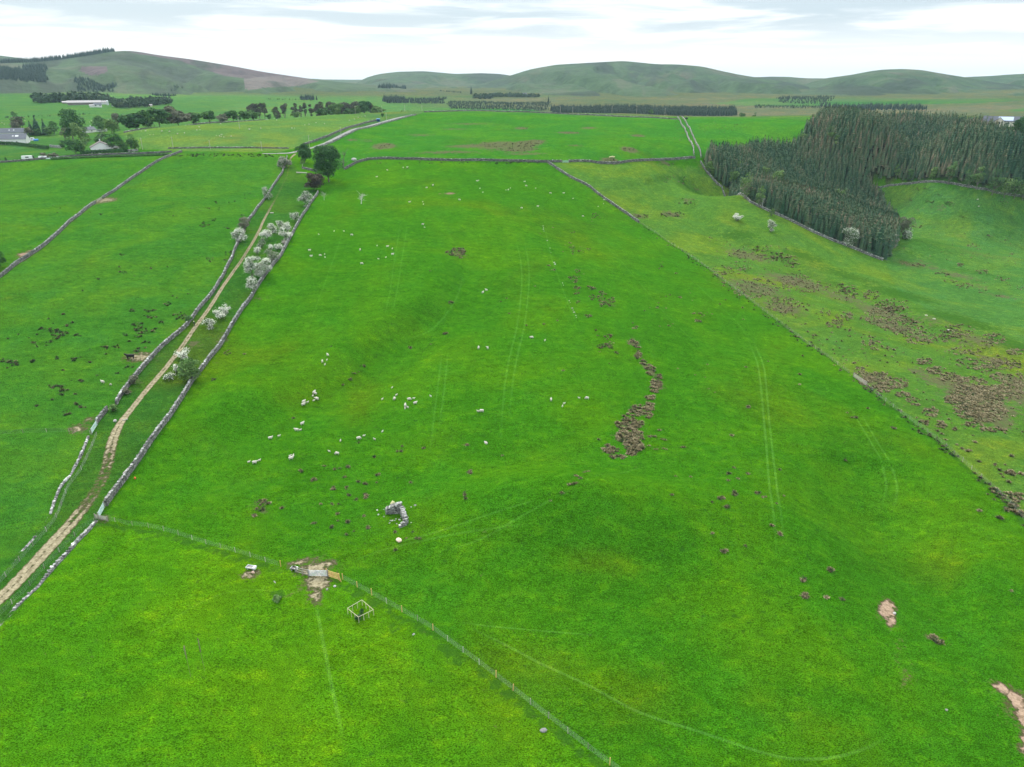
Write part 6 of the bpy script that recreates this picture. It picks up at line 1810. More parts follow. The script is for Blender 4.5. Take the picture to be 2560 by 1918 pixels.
def house(label, loc, rz, L, W, eave, ridge, wallm, roofm, wins=(), doors=(), chims=(), lights=(), panels=(), name='house', over=.35, group=None):
    """a gabled building; long axis x; wins/doors: (side, along, z, w, h), side in front/back/west/east"""
    t = thing(name, label, 'house' if name == 'house' else 'building', loc, rz, group)
    x, y = L / 2, W / 2
    V = [(-x,-y,-1.5),(x,-y,-1.5),(x,y,-1.5),(-x,y,-1.5),(-x,-y,eave),(x,-y,eave),(x,y,eave),(-x,y,eave),(-x,0,ridge-.05),(x,0,ridge-.05)]
    F = [(0,1,5,4),(2,3,7,6),(1,2,6,9,5),(3,0,4,8,7)]
    mk('wall', V, F, wallm, t, np.full(10, .5))
    sl_ = (ridge - eave) / y
    rf = bpy.data.objects.new
    V, F = [], []
    th = .18
    for s in (-1, 1):
        b = len(V)
        e = s * (y + over); ez = eave - over * sl_
        for dz in (.02, .02 + th):
            V += [(-x - over, e, ez + dz), (x + over, e, ez + dz), (x + over, 0, ridge + dz), (-x - over, 0, ridge + dz)]
        F += [(b,b+1,b+2,b+3),(b+4,b+7,b+6,b+5),(b,b+4,b+5,b+1),(b+1,b+5,b+6,b+2),(b+3,b+2,b+6,b+7),(b,b+3,b+7,b+4)]
    roof = mk('roof', V, F, roofm, t, rng.uniform(.3, .7, len(V)))
    for cx in chims:
        mb = MB(); mb.box((cx, 0, ridge + .45), (.75, .6, 1.5)); mb.box((cx, 0, ridge + 1.25), (.9, .75, .14)); mb.build('chimney', wallm, roof)
    ang = math.atan(sl_)
    for lst, nm, m_ in ((lights, 'skylight', M_FRAME), (panels, 'solar_panel', M_SOLAR)):
        for cx, s, w, h in lst:
            yy = s * y * .5; zc = eave + (ridge - eave) * .5 + .02 + th + .05
            mb = MB(); mb.box((cx, yy, zc), (w, h, .08), 0, .5, 0, 0, -s * ang); mb.build(nm, m_, roof)
    def opening(nm, side, al, z, w, h, m_):
        d = {'front': ((al, -y, z), (w, .10, h)), 'back': ((al, y, z), (w, .10, h)), 'west': ((-x, al, z), (.10, w, h)), 'east': ((x, al, z), (.10, w, h))}[side]
        c, s = d
        mb = MB(); mb.box(c, tuple(a + (.16 if a > .1 else 0) for a in s)); f = mb.build(nm, M_FRAME if nm == 'window' else m_, t)
        if nm == 'window':
            o = {'front': (0, -.03, 0), 'back': (0, .03, 0), 'west': (-.03, 0, 0), 'east': (.03, 0, 0)}[side]
            mb = MB(); mb.box(np.array(c) + o, s); mb.build('pane', M_GLASS, f)
    for w_ in wins:
        opening('window', *w_, M_FRAME)
    for d_ in doors:
        opening('door', *d_, M_DOOR)
    return t
def face(u, off=0.0):
    """turns a building so that its front looks along the bearing of column u back to the viewer"""
    return -math.atan2((u - PW / 2) / FPX, 1.06) + off
s_ = lambda u, v: np.linalg.norm(g1(u, v) - [0, 0, CAMZ]) / FPX
# white bungalow (gable towards the viewer), its garage, wall and hedge
p = g1(243, 381.5); k = s_(243, 381.5)
house('white bungalow with its brown gable roof turned to the viewer', p + np.array([0, 6, 0]), face(243) + math.pi / 2, 12, 40 * k, 10 * k, 20.5 * k, M_HARL, M_DKROOF, [('west', -1.2, 1.1, .9, 1.4), ('west', -3.3, 1.2, 1.1, 1.5), ('front', -2, 1.4, 1.2, 1.1), ('front', 2, 1.4, 1.2, 1.1)], [('west', 1.0, 1.0, .35, 1.9)], [3.0])
p = g1(284, 378); k = s_(284, 378)
house('small white garage with a reddish brown roof and dark door', p + np.array([0, 3, 0]), face(284) + math.pi / 2, 6, 14.5 * k, 6 * k, 10.5 * k, M_HARL, M_DKROOF, [], [('west', 0, 1.1, 2.4, 2.0)], name='garage')
# long white farmhouse
p = g1(22, 361); k = s_(22, 361)
house('long white farmhouse with slate roof, skylights and a patch of white on the slates', p + np.array([-3, 4, 0]), face(22) - .30, 72 * k, 24 * k, 10 * k, 19 * k, M_HARL, M_SLATE, [('front', -3, 1.8, .8, 1.0), ('front', 1, 1.8, .8, 1.0), ('front', 4.6, 1.8, .7, .9), ('front', 8, 1.8, .7, .9)], [('front', 2.8, 1.0, .9, 2.0)], [], [(5.4, -1, 1.0, 1.0), (8.2, -1, 2.4, 1.6)])
p = g1(14, 347)
house('second white farmhouse with grey roof behind the long one', p + np.array([0, 12, 0]), face(14) - .30, 44 * k, 20 * k, 11 * k, 19 * k, M_HARL, M_SLATE, [('front', -2, 3.0, .8, 1.0), ('front', 3, 3.0, .8, 1.0)], [], [], [(-2, -1, .8, .9), (1.5, -1, .8, .9)])
p = g1(224, 331); k = s_(224, 331)
house('small house with slate roof half hidden behind garden trees', p, face(224) + .6, 20 * k, 16 * k, 5.5 * k, 10.5 * k, M_HARL, M_SLATE, [('front', 0, 1.4, 1.0, 1.0)], [], [2.0])
# white caravan row, tank, trailers
def box_vehicle(name, label, cat, loc, rz, L, W, Hh, mat, z0=.5, wheels=2, extra=None):
    t = thing(name, label, cat, loc, rz)
    V = []
    for sx, top in ((-1, 0), (1, 0)):
        pass
    mb = MB()
    x, y = L / 2, W / 2
    prof = [(-x, z0), (-x, z0 + Hh * .85), (-x * .9, z0 + Hh), (x * .9, z0 + Hh), (x, z0 + Hh * .8), (x, z0)]
    n = len(prof)
    VV = [(a, -y, b) for a, b in prof] + [(a, y, b) for a, b in prof]
    mb.add(VV, [tuple(range(n - 1, -1, -1))[::-1], tuple(range(2 * n - 1, n - 1, -1))] + [(i, i + n, (i + 1) % n + n, (i + 1) % n) for i in range(n)])
    mb.build('body', mat, t)
    for i in range(wheels):
        for s in (-1, 1):
            cx = (i - (wheels - 1) / 2) * L * .5
            mb = MB(); mb.tube((cx, s * y * .8, .36), (cx, s * y * 1.02, .36), .36, .36, 12); mb.build('wheel', M_BLACK, t)
    for s in (-1, 1):
        mb = MB(); mb.box((0, s * (y + .01), z0 + Hh * .6), (L * .3, .03, Hh * .3)); mb.build('window', M_GLASS, t)
    if extra:
        extra(t, x, y, z0, Hh)
    return t
k = s_(70, 401)
box_vehicle('stock_trailer', 'white box trailer with a dark end on the roadside verge', 'trailer', g1(69, 401), face(69), 19 * k, 6 * k, 7 * k, M_WHITE, .6, 2, lambda t, x, y, z, h: (lambda mb: (mb.box((x * 1.12, 0, z + h * .5), (x * .22, y * 1.8, h * .95)), mb.build('tail_ramp', M_BLACK, t)))(MB()))
box_vehicle('flat_trailer', 'low white trailer on the verge beyond the box trailer', 'trailer', g1(107, 397), face(107), 15 * k, 5 * k, 3.2 * k, M_WHITE, .6, 2)
k = s_(60, 357)
box_vehicle('camper_van', 'white vehicle parked at the gable of the long farmhouse', 'van', g1(57, 355) + np.array([3, 8, 0]), face(60), 9 * k, 5 * k, 5.5 * k, M_WHITE, .5, 2)
t = thing('water_tank', 'blue round tank beside the white vehicle at the farmhouse', 'tank', g1(67, 356) + np.array([3, 8, 0]), face(67))
mb = MB(); mb.tube((-4.2 * k, 0, 2.4 * k), (4.2 * k, 0, 2.4 * k), 2.6 * k, 2.6 * k, 14); mb.build('tank', M_BLUE, t)
for s in (-1, 1):
    mb = MB(); mb.box((s * 2.4 * k, 0, .4 * k), (.8 * k, 4 * k, 1.4 * k)); mb.build('cradle', M_BLACK, t)
for i, (u, v, lb) in enumerate(((249, 331, 'first white caravan in the row beside the small slate roofed house'), (262, 330, 'second white caravan in the row beside the small slate roofed house'))):
    k = s_(u, v)
    box_vehicle('caravan', lb, 'caravan', g1(u, v), face(u), 10 * k, 5 * k, 4.5 * k, M_WHITE, .5, 1)
# garden wall and clipped hedge at the bungalow
wall('garden_wall', 'pale low garden wall beside the dark evergreens', gp([(320, 379.5), (334, 379), (346, 378)]), 1.6, .5, .8, .8, seed=30, light=.25)
wall('garden_wall', 'pale garden wall at the end of the farm road', gp([(124, 368), (140, 370), (155, 370.5)]), 2.2, .5, .8, .8, seed=31, light=.28)
def hedge(label, P, h, w, seed, mat=None):
    C, t = resample(P, .8, 1)
    rg = np.random.default_rng(700 + seed)
    mid = np.array([*C.mean(0), hz(*C.mean(0))])
    n = len(C) * 36
    i = rg.integers(0, len(C), n)
    nr = normals(C)[0]
    o = rg.uniform(-.5, .5, n) * w; z = h * rg.uniform(.05, 1, n) ** .6
    pos = np.c_[C[i] + nr[i] * o[:, None] + rg.normal(0, .3, (n, 2)), Hq(C[i, 0], C[i, 1]) + z] - mid
    V, F = leaves(pos, np.c_[nr[i] * np.sign(o)[:, None], np.full(n, .6)], .8, rg)
    ob = mk('hedge', V, F, mat or M_DKLEAF, None, np.repeat(rg.uniform(.1, .8, n), 4), mid)
    return tag(ob, label, 'hedge')
hedge('dark clipped hedge below the white bungalow', gp([(205, 386), (235, 384.5), (265, 383), (300, 381), (318, 380)]), 2.2, 1.6, 1)
hedge('long dark hedge below the farmhouses and farm road', gp([(-40, 360), (0, 362), (40, 364), (80, 368), (120, 374)]), 2.6, 2.0, 2)
hedge('rough dark growth along the verge of the farm road', gp([(130, 399), (180, 396), (240, 394), (300, 392), (360, 390), (420, 388)]), 1.0, 2.5, 3, M_MIDLEAF)
# pale netting strip covering a plot on the roadside
for (a, b, lb) in (((100, 397.5), (210, 394), 'long pale green netting tunnel lying along the roadside field edge'),):
    A, B = g1(*a), g1(*b)
    C, t_ = resample(np.array([A, B]), 2.0)
    V, F = [], []
    nr = normals(C)[0]
    m_ = np.array([*C.mean(0), hz(*C.mean(0))])
    for i in range(len(C)):
        g = hz(*C[i])
        for j in range(7):
            th = math.pi * j / 6
            q = C[i] + nr[i] * math.cos(th) * 1.1
            V.append((q[0] - m_[0], q[1] - m_[1], g + math.sin(th) * (.75 + .12 * math.sin(i * 1.7)) - m_[2]))
    for i in range(len(C) - 1):
        for j in range(6):
            F.append((i * 7 + j, (i + 1) * 7 + j, (i + 1) * 7 + j + 1, i * 7 + j + 1))
    o = mk('crop_tunnel', V, F, mat_flat('pale_netting', (0.42, 0.55, 0.48), .7, .2), None, np.full(len(V), .5), m_)
    tag(o, lb, 'crop cover')
# blue shelter on the upper lane
p = g1(946, 304); k = s_(946, 304)
t = thing('field_shelter', 'bright blue little shelter beside the upper lane', 'shelter', p, face(946))
mb = MB(); w = 7 * k; h = 5.5 * k
mb.box((0, w * .5, h * .5), (w, .12, h)); mb.box((-w * .5, 0, h * .5), (.12, w, h)); mb.box((w * .5, 0, h * .5), (.12, w, h)); mb.build('wall', M_BLUE, t)
mb = MB(); mb.box((0, 0, h + .1), (w * 1.15, w * 1.15, .15), 0, .5, 0, 0, .08); mb.build('roof', M_BLUE, t)
# dark feeder at the twin walls
p = g1(1716, 299); k = s_(1716, 299)
box_vehicle('feed_trailer', 'black trailer standing at the top of the parallel walls', 'trailer', p, face(1716), 6.5 * k, 3 * k, 3.2 * k, M_BLACK, .5, 1)
# farm steading far off on the western side
k = s_(200, 262)
def far_house(u, v, lb, Lp, Wp, ep, rp, wm, rm, turn=0.0, wins=(), name='house', dx=0):
    p = g1(u, v); k = np.linalg.norm(p - [0, 0, CAMZ]) / FPX
    return house(lb, p, face(u, turn), Lp * k, Wp * k, ep * k, rp * k, wm, rm, wins, name=name, over=.6, group='farm steading below the western hill')
far_house(212, 262, 'long low farm shed with a pale roof and open dark side', 60, 14, 4.5, 8, M_SHEDWALL, M_SHEETROOF, -.05, name='farm_shed')
far_house(175, 259, 'low pale roofed lean-to at the outer end of the long farm shed', 26, 10, 2.5, 4.5, M_SHEDWALL, M_SHEETROOF, -.05, name='farm_shed')
far_house(253, 261, 'pale roofed farm shed joined to the tall silo', 22, 10, 4, 7, M_HARL, M_SHEETROOF, -.05, name='farm_shed')
far_house(230, 268, 'small white cottage in front of the long farm shed', 8, 6, 3.5, 5, M_HARL, M_SHEETROOF, 0)
far_house(245, 268, 'white farmhouse in front of the farm sheds', 14, 8, 5, 8, M_HARL, M_SLATE, .1, [('front', -3, 2.5, 1.6, 1.8), ('front', 3, 2.5, 1.6, 1.8)])
far_house(283, 266, 'tiny white outbuilding between the farm woods', 5, 4, 2.5, 4, M_HARL, M_SHEETROOF, 0)
far_house(373, 266, 'pale shed at the end of the farm wood', 12, 6, 2.5, 4, M_CREAM, M_SHEETROOF, 0, name='farm_shed')
far_house(345, 235, 'tiny white cottage high on the slope beside a conifer strip', 10, 5, 2.5, 4.5, M_HARL, M_SHEETROOF, 0)
far_house(378, 232, 'long tiny white building above the conifer strip', 10, 4, 2, 3.2, M_HARL, M_SHEETROOF, 0)
far_house(1310, 241, 'white lodge showing between trees below the central hill', 12, 7, 4, 7, M_CREAM, M_SLATE, 0)
p = g1(270, 263); k = np.linalg.norm(p - [0, 0, CAMZ]) / FPX
t = thing('silo', 'tall white round topped silo at the end of the farm sheds', 'silo', p)
mb = MB(); mb.tube((0, 0, -1), (0, 0, 8 * k), 2 * k, 2 * k, 14); mb.build('barrel', M_GALV, t)
mb = MB(); mb.tube((0, 0, 8 * k), (0, 0, 9 * k), 2 * k, 1.3 * k, 14); mb.tube((0, 0, 9 * k), (0, 0, 9.6 * k), 1.3 * k, .3 * k, 14); mb.build('dome', M_WHITE, t)
# bungalow with solar panels on the eastern edge
x, y, z = g1(2530, 313)
kk = math.hypot(x, y) / FPX * 1.05
house('cream bungalow with slate roof and wide pale solar panels', (x, y, z), face(2530, .05), 96 * kk, 17 * kk, 6.5 * kk, 15 * kk, M_CREAM, M_SLATE, [('front', -26 * kk, 3 * kk, 5 * kk, 3.2 * kk), ('front', -8 * kk, 3 * kk, 6 * kk, 3.2 * kk), ('front', 20 * kk, 3 * kk, 5 * kk, 3.2 * kk)], [('front', 6 * kk, 2.5 * kk, 3 * kk, 5 * kk)], [34 * kk], [], [(-12 * kk, -1, 24 * kk, 9 * kk)])
x2, y2, z2 = g1(2492, 312)
house('cream gabled wing at the end of the bungalow with solar panels', (x2, y2 - 2, z2), face(2492, .05) + math.pi / 2, 14, 16 * kk, 6 * kk, 14 * kk, M_CREAM, M_SLATE, [('west', 0, 1.8, 1.6, 1.6)])
ft(2556, 280, 42, 26, 760, M_DKLEAF, 'dark round tree behind the bungalow with solar panels', group=None, seed=90)
# ------------------------------------------------------------------ rush tussocks
M_RUSH = mat_rnd('rush_blades', [(0, (0.018, 0.056, 0.012)), (.3, (0.046, 0.076, 0.024)), (.55, (0.120, 0.096, 0.045)), (.8, (0.22, 0.178, 0.094)), (1, (0.38, 0.32, 0.19))], .95, 2.0, .3)
def tussock_mesh(seed, n=54):
    """a domed bunch of stiff blades, about a metre across"""
    rg = np.random.default_rng(seed)
    V, F, R = [], [], []
    for i in range(n):
        a = rg.uniform(0, 6.28); t = rg.uniform(0, 1) ** .6 * 1.05
        d = np.array([math.cos(a) * math.sin(t), math.sin(a) * math.sin(t), math.cos(t)])
        L = rg.uniform(.34, .62)
        b0 = np.array([math.cos(a), math.sin(a), 0]) * rg.uniform(0, .22)
        q = np.array([-math.sin(a), math.cos(a), 0]) * rg.uniform(.035, .085)
        tip = b0 + d * L - np.array([0, 0, .10 * math.sin(t)])
        m_ = b0 + d * L * .55
        k = len(V)
        V += [b0 - q * .7, b0 + q * .7, m_ + q, m_ - q, tip]
        F += [(k, k + 1, k + 2, k + 3), (k + 3, k + 2, k + 4, k + 4)]
        r = np.clip(rg.normal(.55, .2), 0, 1)
        R += [r - .34, r - .34, r - .05, r - .05, min(1, r + .14)]
    return np.array(V), np.array([f if f[2] != f[3] else f for f in F]), np.clip(np.array(R), 0, 1)
def _tri(V, F, R):
    T = []
    for f in F:
        if f[2] == f[3]:
            T.append((f[0], f[1], f[2]))
        else:
            T += [(f[0], f[1], f[2]), (f[0], f[2], f[3])]
    return V, np.array(T), R
TUS = [_tri(*tussock_mesh(800 + i)) for i in range(6)]
TL = []          # u, v, tint (negative: dark green; positive: straw), size, region
def cl(u, v, ru, rv, n, reg, tint=.0, s=1.0, sq=True):
    for _ in range(int(n)):
        a = random.uniform(0, 6.28); r = math.sqrt(random.random())
        TL.append((u + ru * r * math.cos(a), v + rv * r * math.sin(a), tint + random.gauss(0, .16), s * random.uniform(.55, 1.35), reg))
def zz_(x0, y0, s, lst, reg, tint, sz=1.0):
    for q in lst:
        if len(q) == 2:
            TL.append((x0 + q[0] / s, y0 + q[1] / s, tint + random.gauss(0, .1), sz * random.uniform(.75, 1.25), reg))
        else:
            cl(x0 + q[0] / s, y0 + q[1] / s, q[2] / s, q[3] / s, q[4], reg, tint, sz)
# the winding strip down the middle of the main field
zz_(1160, 780, 3.4516, [(1460,262,55,34,26),(1490,310,24,24,10),(1500,372,26,34,16),(1548,440,26,26,12),(1575,480,18,18,7),(1608,505,44,50,26),(1665,590,54,52,40),(1655,660,56,44,34),(1611,738,40,20,14),(1595,805,40,24,14),(1500,850,80,50,36),(1600,895,40,28,16),(1600,840,40,28,14),(1430,905,60,24,16),(1430,970,120,44,72),(1430,1040,110,30,44),(1430,1090,120,44,76),(1470,1160,90,50,60),(1270,1190,66,40,32),(1440,1220,50,26,18),(1330,1250,66,24,20),(1250,1160,30,20,6)], 'strip', .10, .92)
zz_(1160, 780, 3.4516, [(1620,1070),(1635,1075),(1650,1078),(1600,1078),(1700,1098),(1720,1103),(1735,1105),(1645,1188),(1665,1185),(1720,1180),(1745,1188),(1885,1168),(1900,1168),(1685,1022),(1595,1155),(1055,1380),(1035,1388),(1075,1378),(970,1420),(985,1425),(1005,1438),(960,1412),(930,1488),(950,1485),(970,1478),(985,1470),(905,1492),(40,1385),(55,1385),(1780,1580),(1795,1582),(1825,1420),(1955,1425),(330,1240),(20,1150),(840,1560),(855,1565),(748,1628),(1245,215,40,22,14),(1260,285,40,30,20),(1180,295,40,18,12),(1170,345),(1255,445),(1325,350,20,16,5),(1455,98),(1475,135,24,14,6),(1690,125),(1765,120),(1775,122),(1800,105),(2015,78),(2030,76),(2055,25),(1075,35),(1085,30),(1135,160),(1150,205),(1165,208),(2140,20),(1990,12),(2100,455),(1995,545),(2080,565),(2110,665),(2165,695),(1845,490),(390,15),(540,118),(690,103),(805,75),(852,507),(862,506),(1160,1102)], 'scatter', 0.01, 0.80)
zz_(1200, 380, 3.4516, [(1000,560,44,32,16),(965,600),(830,1030,36,18,9),(895,1055),(810,1085,50,20,14),(815,1115,36,14,8),(840,1175,28,26,10),(838,1225,26,14,6),(945,1165,36,20,8),(985,1185,30,16,7),(1040,1210,20,12,4),(1065,1228,24,10,5),(985,1255,44,24,16),(1060,1275,60,24,18),(1140,1280,34,22,10),(1080,1318,50,26,20),(845,1300,16,14,4),(935,1415,26,14,5),(600,985,24,10,5),(620,1018,30,10,6),(770,785,20,10,3),(800,825,30,14,6),(865,820),(805,852,26,14,6),(860,862,40,12,6),(940,842,24,10,5),(795,880,16,8,3),(715,862),(735,805),(800,695,40,10,5),(630,655),(520,708),(1840,1390,22,14,5),(1890,1395),(1905,1390),(1920,1412,20,12,4),(1960,1385),(1880,1460,34,14,9),(1640,1235),(1605,1350),(1555,1255),(1535,1342,16,8,3),(1540,1305),(1830,1282),(1815,1218),(1605,1248),(1720,1260,20,12,4),(1630,1500,16,8,3),(1550,1505),(1465,1345),(1420,1372),(1690,1040,20,14,4),(1560,985,24,40,8),(1385,742),(1105,1140),(180,1295),(230,1265),(255,1395),(400,1497),(548,1488),(670,1458),(475,1160),(1000,1540),(1015,1585)], 'scatter', 0.04, 0.84)
zz_(600, 380, 3.4516, [(1870,862,86,42,60),(1795,858,20,10,4),(1900,915,16,12,4),(1815,1300,24,12,5),(1640,1028),(1765,1568,20,12,4),(1430,145),(1450,145),(1780,870),(1950,160),(1725,105),(1215,92),(1105,105)], 'mid', .06, 1.0)
zz_(560, 800, 3.4516, [(855,1258),(875,1260),(665,1305,18,8,3),(955,1290),(1000,1282),(1075,1268,14,8,3),(1040,1358,16,12,4),(775,1385,24,14,5),(1165,1395,16,8,3),(1220,1418,14,10,3),(1315,1405),(1325,1335,26,12,5),(945,1455,14,18,4),(1055,1450,12,12,3),(1080,1508,20,10,4),(1220,1520,14,18,4),(1140,1550),(940,1590,20,8,3),(990,1588),(835,1590),(1300,1182,10,8,2),(1490,1138,14,8,2),(1530,1135,10,6,2),(1535,1090),(1730,1105,18,12,4),(1610,1405),(2090,1080,16,8,3),(2120,1315,20,14,5),(2080,1500,16,18,5),(2085,1545),(1160,1060),(1200,398,26,12,6),(1160,450),(1120,462,18,10,4),(1085,512,24,10,5),(1020,565,14,8,2),(1595,240,16,10,3),(1785,210),(1905,118,22,10,4),(500,1625),(320,1600,60,50,16),(30,285,36,30,9),(160,295,16,8,2),(600,850),(925,230)], 'scatter', -0.04, 0.76)
zz_(560, 1220, 3.4516, [(1200,240,20,12,4),(1085,295,26,12,5),(930,335,14,12,3),(1120,375),(1060,405,14,12,3),(1240,345,14,16,3),(1475,382),(1630,380),(1575,435),(1650,432,20,8,3),(1690,440),(1480,535),(500,175),(770,300,20,10,3),(985,285),(980,225),(280,235,24,14,4),(390,130,20,10,3)], 'scatter', -0.06, 0.71)
zz_(1760, 1118, 2.071, [(150,105),(158,108),(125,140,12,5,3),(225,137,10,5,3),(175,165),(125,175),(155,242,14,8,5),(165,250),(90,268,16,6,5),(40,285),(115,308,14,6,4),(275,238,14,6,4),(308,260,12,6,4),(352,405,12,6,4),(397,452,10,6,3),(105,537,18,10,6),(215,512),(40,447),(645,635,14,12,5),(513,685,8,14,5),(525,775,18,10,6),(635,775,12,6,3),(730,68,8,6,3),(375,293),(1195,985,26,12,10),(1210,1010,30,12,8),(1425,330,10,5,3),(1590,745),(410,252),(390,118),(715,790)], 'scatter', -0.02, 0.84)
# dark rushes of the cattle field
zz_(0, 380, 3.4516, [(1045,890,26,10,6),(1025,990,12,6,3),(1075,1045,20,12,5),(1025,1035,14,6,3),(850,1095,18,10,5),(1305,1008,12,8,3),(712,1200),(1445,992),(1160,1072),(545,1405,14,10,4),(365,1528,32,14,9),(460,1550,64,34,26),(545,1560,40,26,12),(495,1600,50,16,12),(580,1500,24,10,6),(635,1470,14,10,4),(670,1580,34,14,8),(440,1635,20,12,5),(290,1645,30,10,7),(160,1575),(70,1612),(250,1605),(320,1575),(400,1645),(460,1480),(420,1440),(1145,1370,24,14,6),(1300,1370,70,14,14),(1290,1425,76,14,16),(1440,1310,30,18,8),(1200,1490,60,20,14),(1250,1540,110,30,34),(1080,1575,30,12,7),(1190,1590,40,12,9),(1390,1475,30,16,8),(1545,1415,64,30,20),(1110,1630,26,10,6),(1250,1645,50,8,8),(1620,1225),(1490,1245),(1525,1260),(1810,930,34,20,10),(1960,900,44,40,18),(1990,860,20,10,4),(880,540,26,10,5),(985,524),(1110,318),(1120,318),(1235,286),(1075,338),(775,635),(1875,435,20,12,6),(1975,437),(2035,428,14,6,3),(1650,490,14,6,3),(1700,478),(1635,525),(1740,505),(1790,485,20,6,4),(1500,525),(1495,550),(1895,495,14,12,4),(1760,625,50,24,16),(1845,595,20,10,4),(1860,580),(1750,650),(2160,357),(2110,372),(2200,383),(2115,403),(2100,545,20,10,4),(2165,525,24,8,5),(1950,657,50,8,7),(1630,645),(2000,600),(780,525),(520,485),(455,462),(585,440),(495,525)], 'cattle', -.28, .78)
zz_(0, 860, 3.4516, [(900,32,36,16,8),(775,52),(490,122,24,12,6),(640,135,34,14,9),(695,115),(270,150,24,12,6),(120,165,66,24,24),(40,145,36,16,8),(62,208),(550,228,12,8,3),(775,157,16,8,4),(1010,255,16,6,3),(700,318,26,10,6),(615,318),(840,272),(490,372,60,16,14),(425,360),(560,405,50,12,10),(655,432,14,8,3),(450,482),(530,440,20,10,4),(650,525,16,14,5),(700,540,22,12,6),(735,548),(320,540,18,10,4),(575,598,36,20,10),(1175,62,22,8,4),(1000,25,40,14,8),(915,88),(1095,200,20,10,4),(1145,200),(1220,35,40,10,6),(320,20,20,8,3),(400,12),(1855,300,40,12,6),(1830,318)], 'cattle', -.28, .78)
# the verge rushes under the road
for i in range(90):
    TL.append((random.uniform(430, 705), random.uniform(385, 392), -.32 + random.gauss(0, .1), random.uniform(.8, 1.4), 'verge'))
for i in range(40):
    TL.append((random.uniform(300, 440), random.uniform(386, 389), -.3 + random.gauss(0, .1), random.uniform(.7, 1.2), 'verge'))
for i in range(46):
    u = random.choice([random.uniform(920, 1300), random.uniform(1215, 1350)]); TL.append((u, 405.5 + random.uniform(0, 4.5) + (2 if u < 1000 else 0), -.36, random.uniform(.8, 1.4), 'verge'))
# the rough field beside the conifer wood
RF = [(400,200,190,50,70),(600,262,60,34,30),(470,230,110,30,40),(620,385,100,40,70),(350,445,150,60,120),(540,560,110,50,90),(250,300,80,40,30),(120,330,70,40,34),(700,430,170,40,70),(980,470,80,56,60),(1150,490,60,30,30),(1300,560,120,40,60),(1250,640,130,60,110),(1330,690,130,50,90),(1420,740,110,40,70),(970,640,60,30,36),(900,690,56,26,34),(840,620,40,20,12),(1750,740,110,40,60),(2000,800,80,40,46),(1600,790,110,30,50),(1480,810,80,24,30),(1520,950,50,22,24),(1600,1010,60,24,36),(1700,1060,70,30,44),(1830,1100,110,40,100),(1850,1170,150,50,150),(1900,1230,160,50,150),(1960,1310,130,50,120),(1820,1290,90,50,70),(2120,1150,90,60,90),(2180,1100,40,60,40),(1990,1160,120,40,90),(1700,1215,50,26,26),(1180,1080,110,50,110),(1240,1130,60,30,50),(1350,1100,56,36,40),(1080,1020,40,26,18),(1370,1180,50,18,18),(1440,1215,50,14,14),(1560,1300,54,26,28),(1630,1385,34,24,14),(1510,1370,40,16,14),(1900,960,150,36,70),(1800,880,110,24,36),(2080,970,110,36,60),(2150,880,60,20,24),(1930,1000,60,24,26),(2060,1060,80,26,36),(1450,1250,30,10,8),(1150,820,60,20,20),(1240,860,80,16,18),(2000,1420,90,14,20),(1870,1385,60,18,16)]
zz_(1760, 560, 2.761, [(a, b, c * 1.1, d * 1.15, int(e * 1.4)) for a, b, c, d, e in RF], 'rough', .14, .95)
zz_(1760, 560, 2.761, [(1030,960,16,10,4),(1055,990),(960,915),(900,895),(890,870),(935,858),(795,805),(760,768,20,8,4),(820,838),(850,800),(715,745),(990,735,20,8,4),(1080,655,16,8,4),(1265,958),(1215,945),(1250,910),(1335,955),(1450,1030),(1545,1112),(1130,775,60,14,8),(950,810),(880,750),(700,690),(690,575,60,30,14),(660,320),(300,380),(270,310,30,10,6),(170,215,30,16,8),(180,150),(1640,1450),(1610,1430),(1730,1415,16,10,4),(1780,1550),(1745,1525),(1665,1490),(1870,1508),(2120,1605),(1900,1640),(1820,1570,20,8,3),(2110,1390),(2200,1435),(1690,1350),(1480,1440),(1240,1250),(1130,1275),(990,1305),(1040,1340,20,10,4),(1300,1410,30,8,4),(660,1040),(660,1110),(305,1270,16,10,4),(190,1462),(445,950),(290,990),(680,912),(270,660),(125,420,20,16,5),(110,555),(150,525),(265,580),(40,95),(55,100)], 'rough', .05, 1.0)
zz_(1760, 1118, 2.071, [(1335,10),(1380,18),(1422,75),(1592,45),(1510,92,12,6,3),(1560,92),(1530,120),(1535,140),(1548,155),(1600,135,40,14,14),(1578,182),(1650,145),(1505,222,12,8,3),(1560,250,60,16,16),(1620,270,40,26,18),(1600,300,30,16,10),(1640,350,24,16,9),(1640,245),(1470,245),(1500,272),(1525,370,24,8,4),(1590,325,30,12,8)], 'rough', .02, 1.05)
for i in range(1000):
    u, v = random.uniform(1770, 2560), random.uniform(600, 1100)
    if v > 672 + (u - 1771) * .76 + 10 or v < 560 + (u - 1771) * .40 + 15:
        continue
    TL.append((u, v, .10 + random.gauss(0, .17), random.uniform(.35, .95), 'rough'))
for k_ in ('fence_r', 'fence_r2'):
    q_ = np.array(PX[k_], float)
    for i in range(110):
        a = random.random() * (len(q_) - 1); j = int(a); f = a - j
        u, v = q_[j] * (1 - f) + q_[j + 1] * f
        TL.append((u + random.gauss(-3, 5), v + random.gauss(2, 4), -.25 + random.gauss(0, .14), random.uniform(.5, 1.2), 'rough' if False else 'fence'))
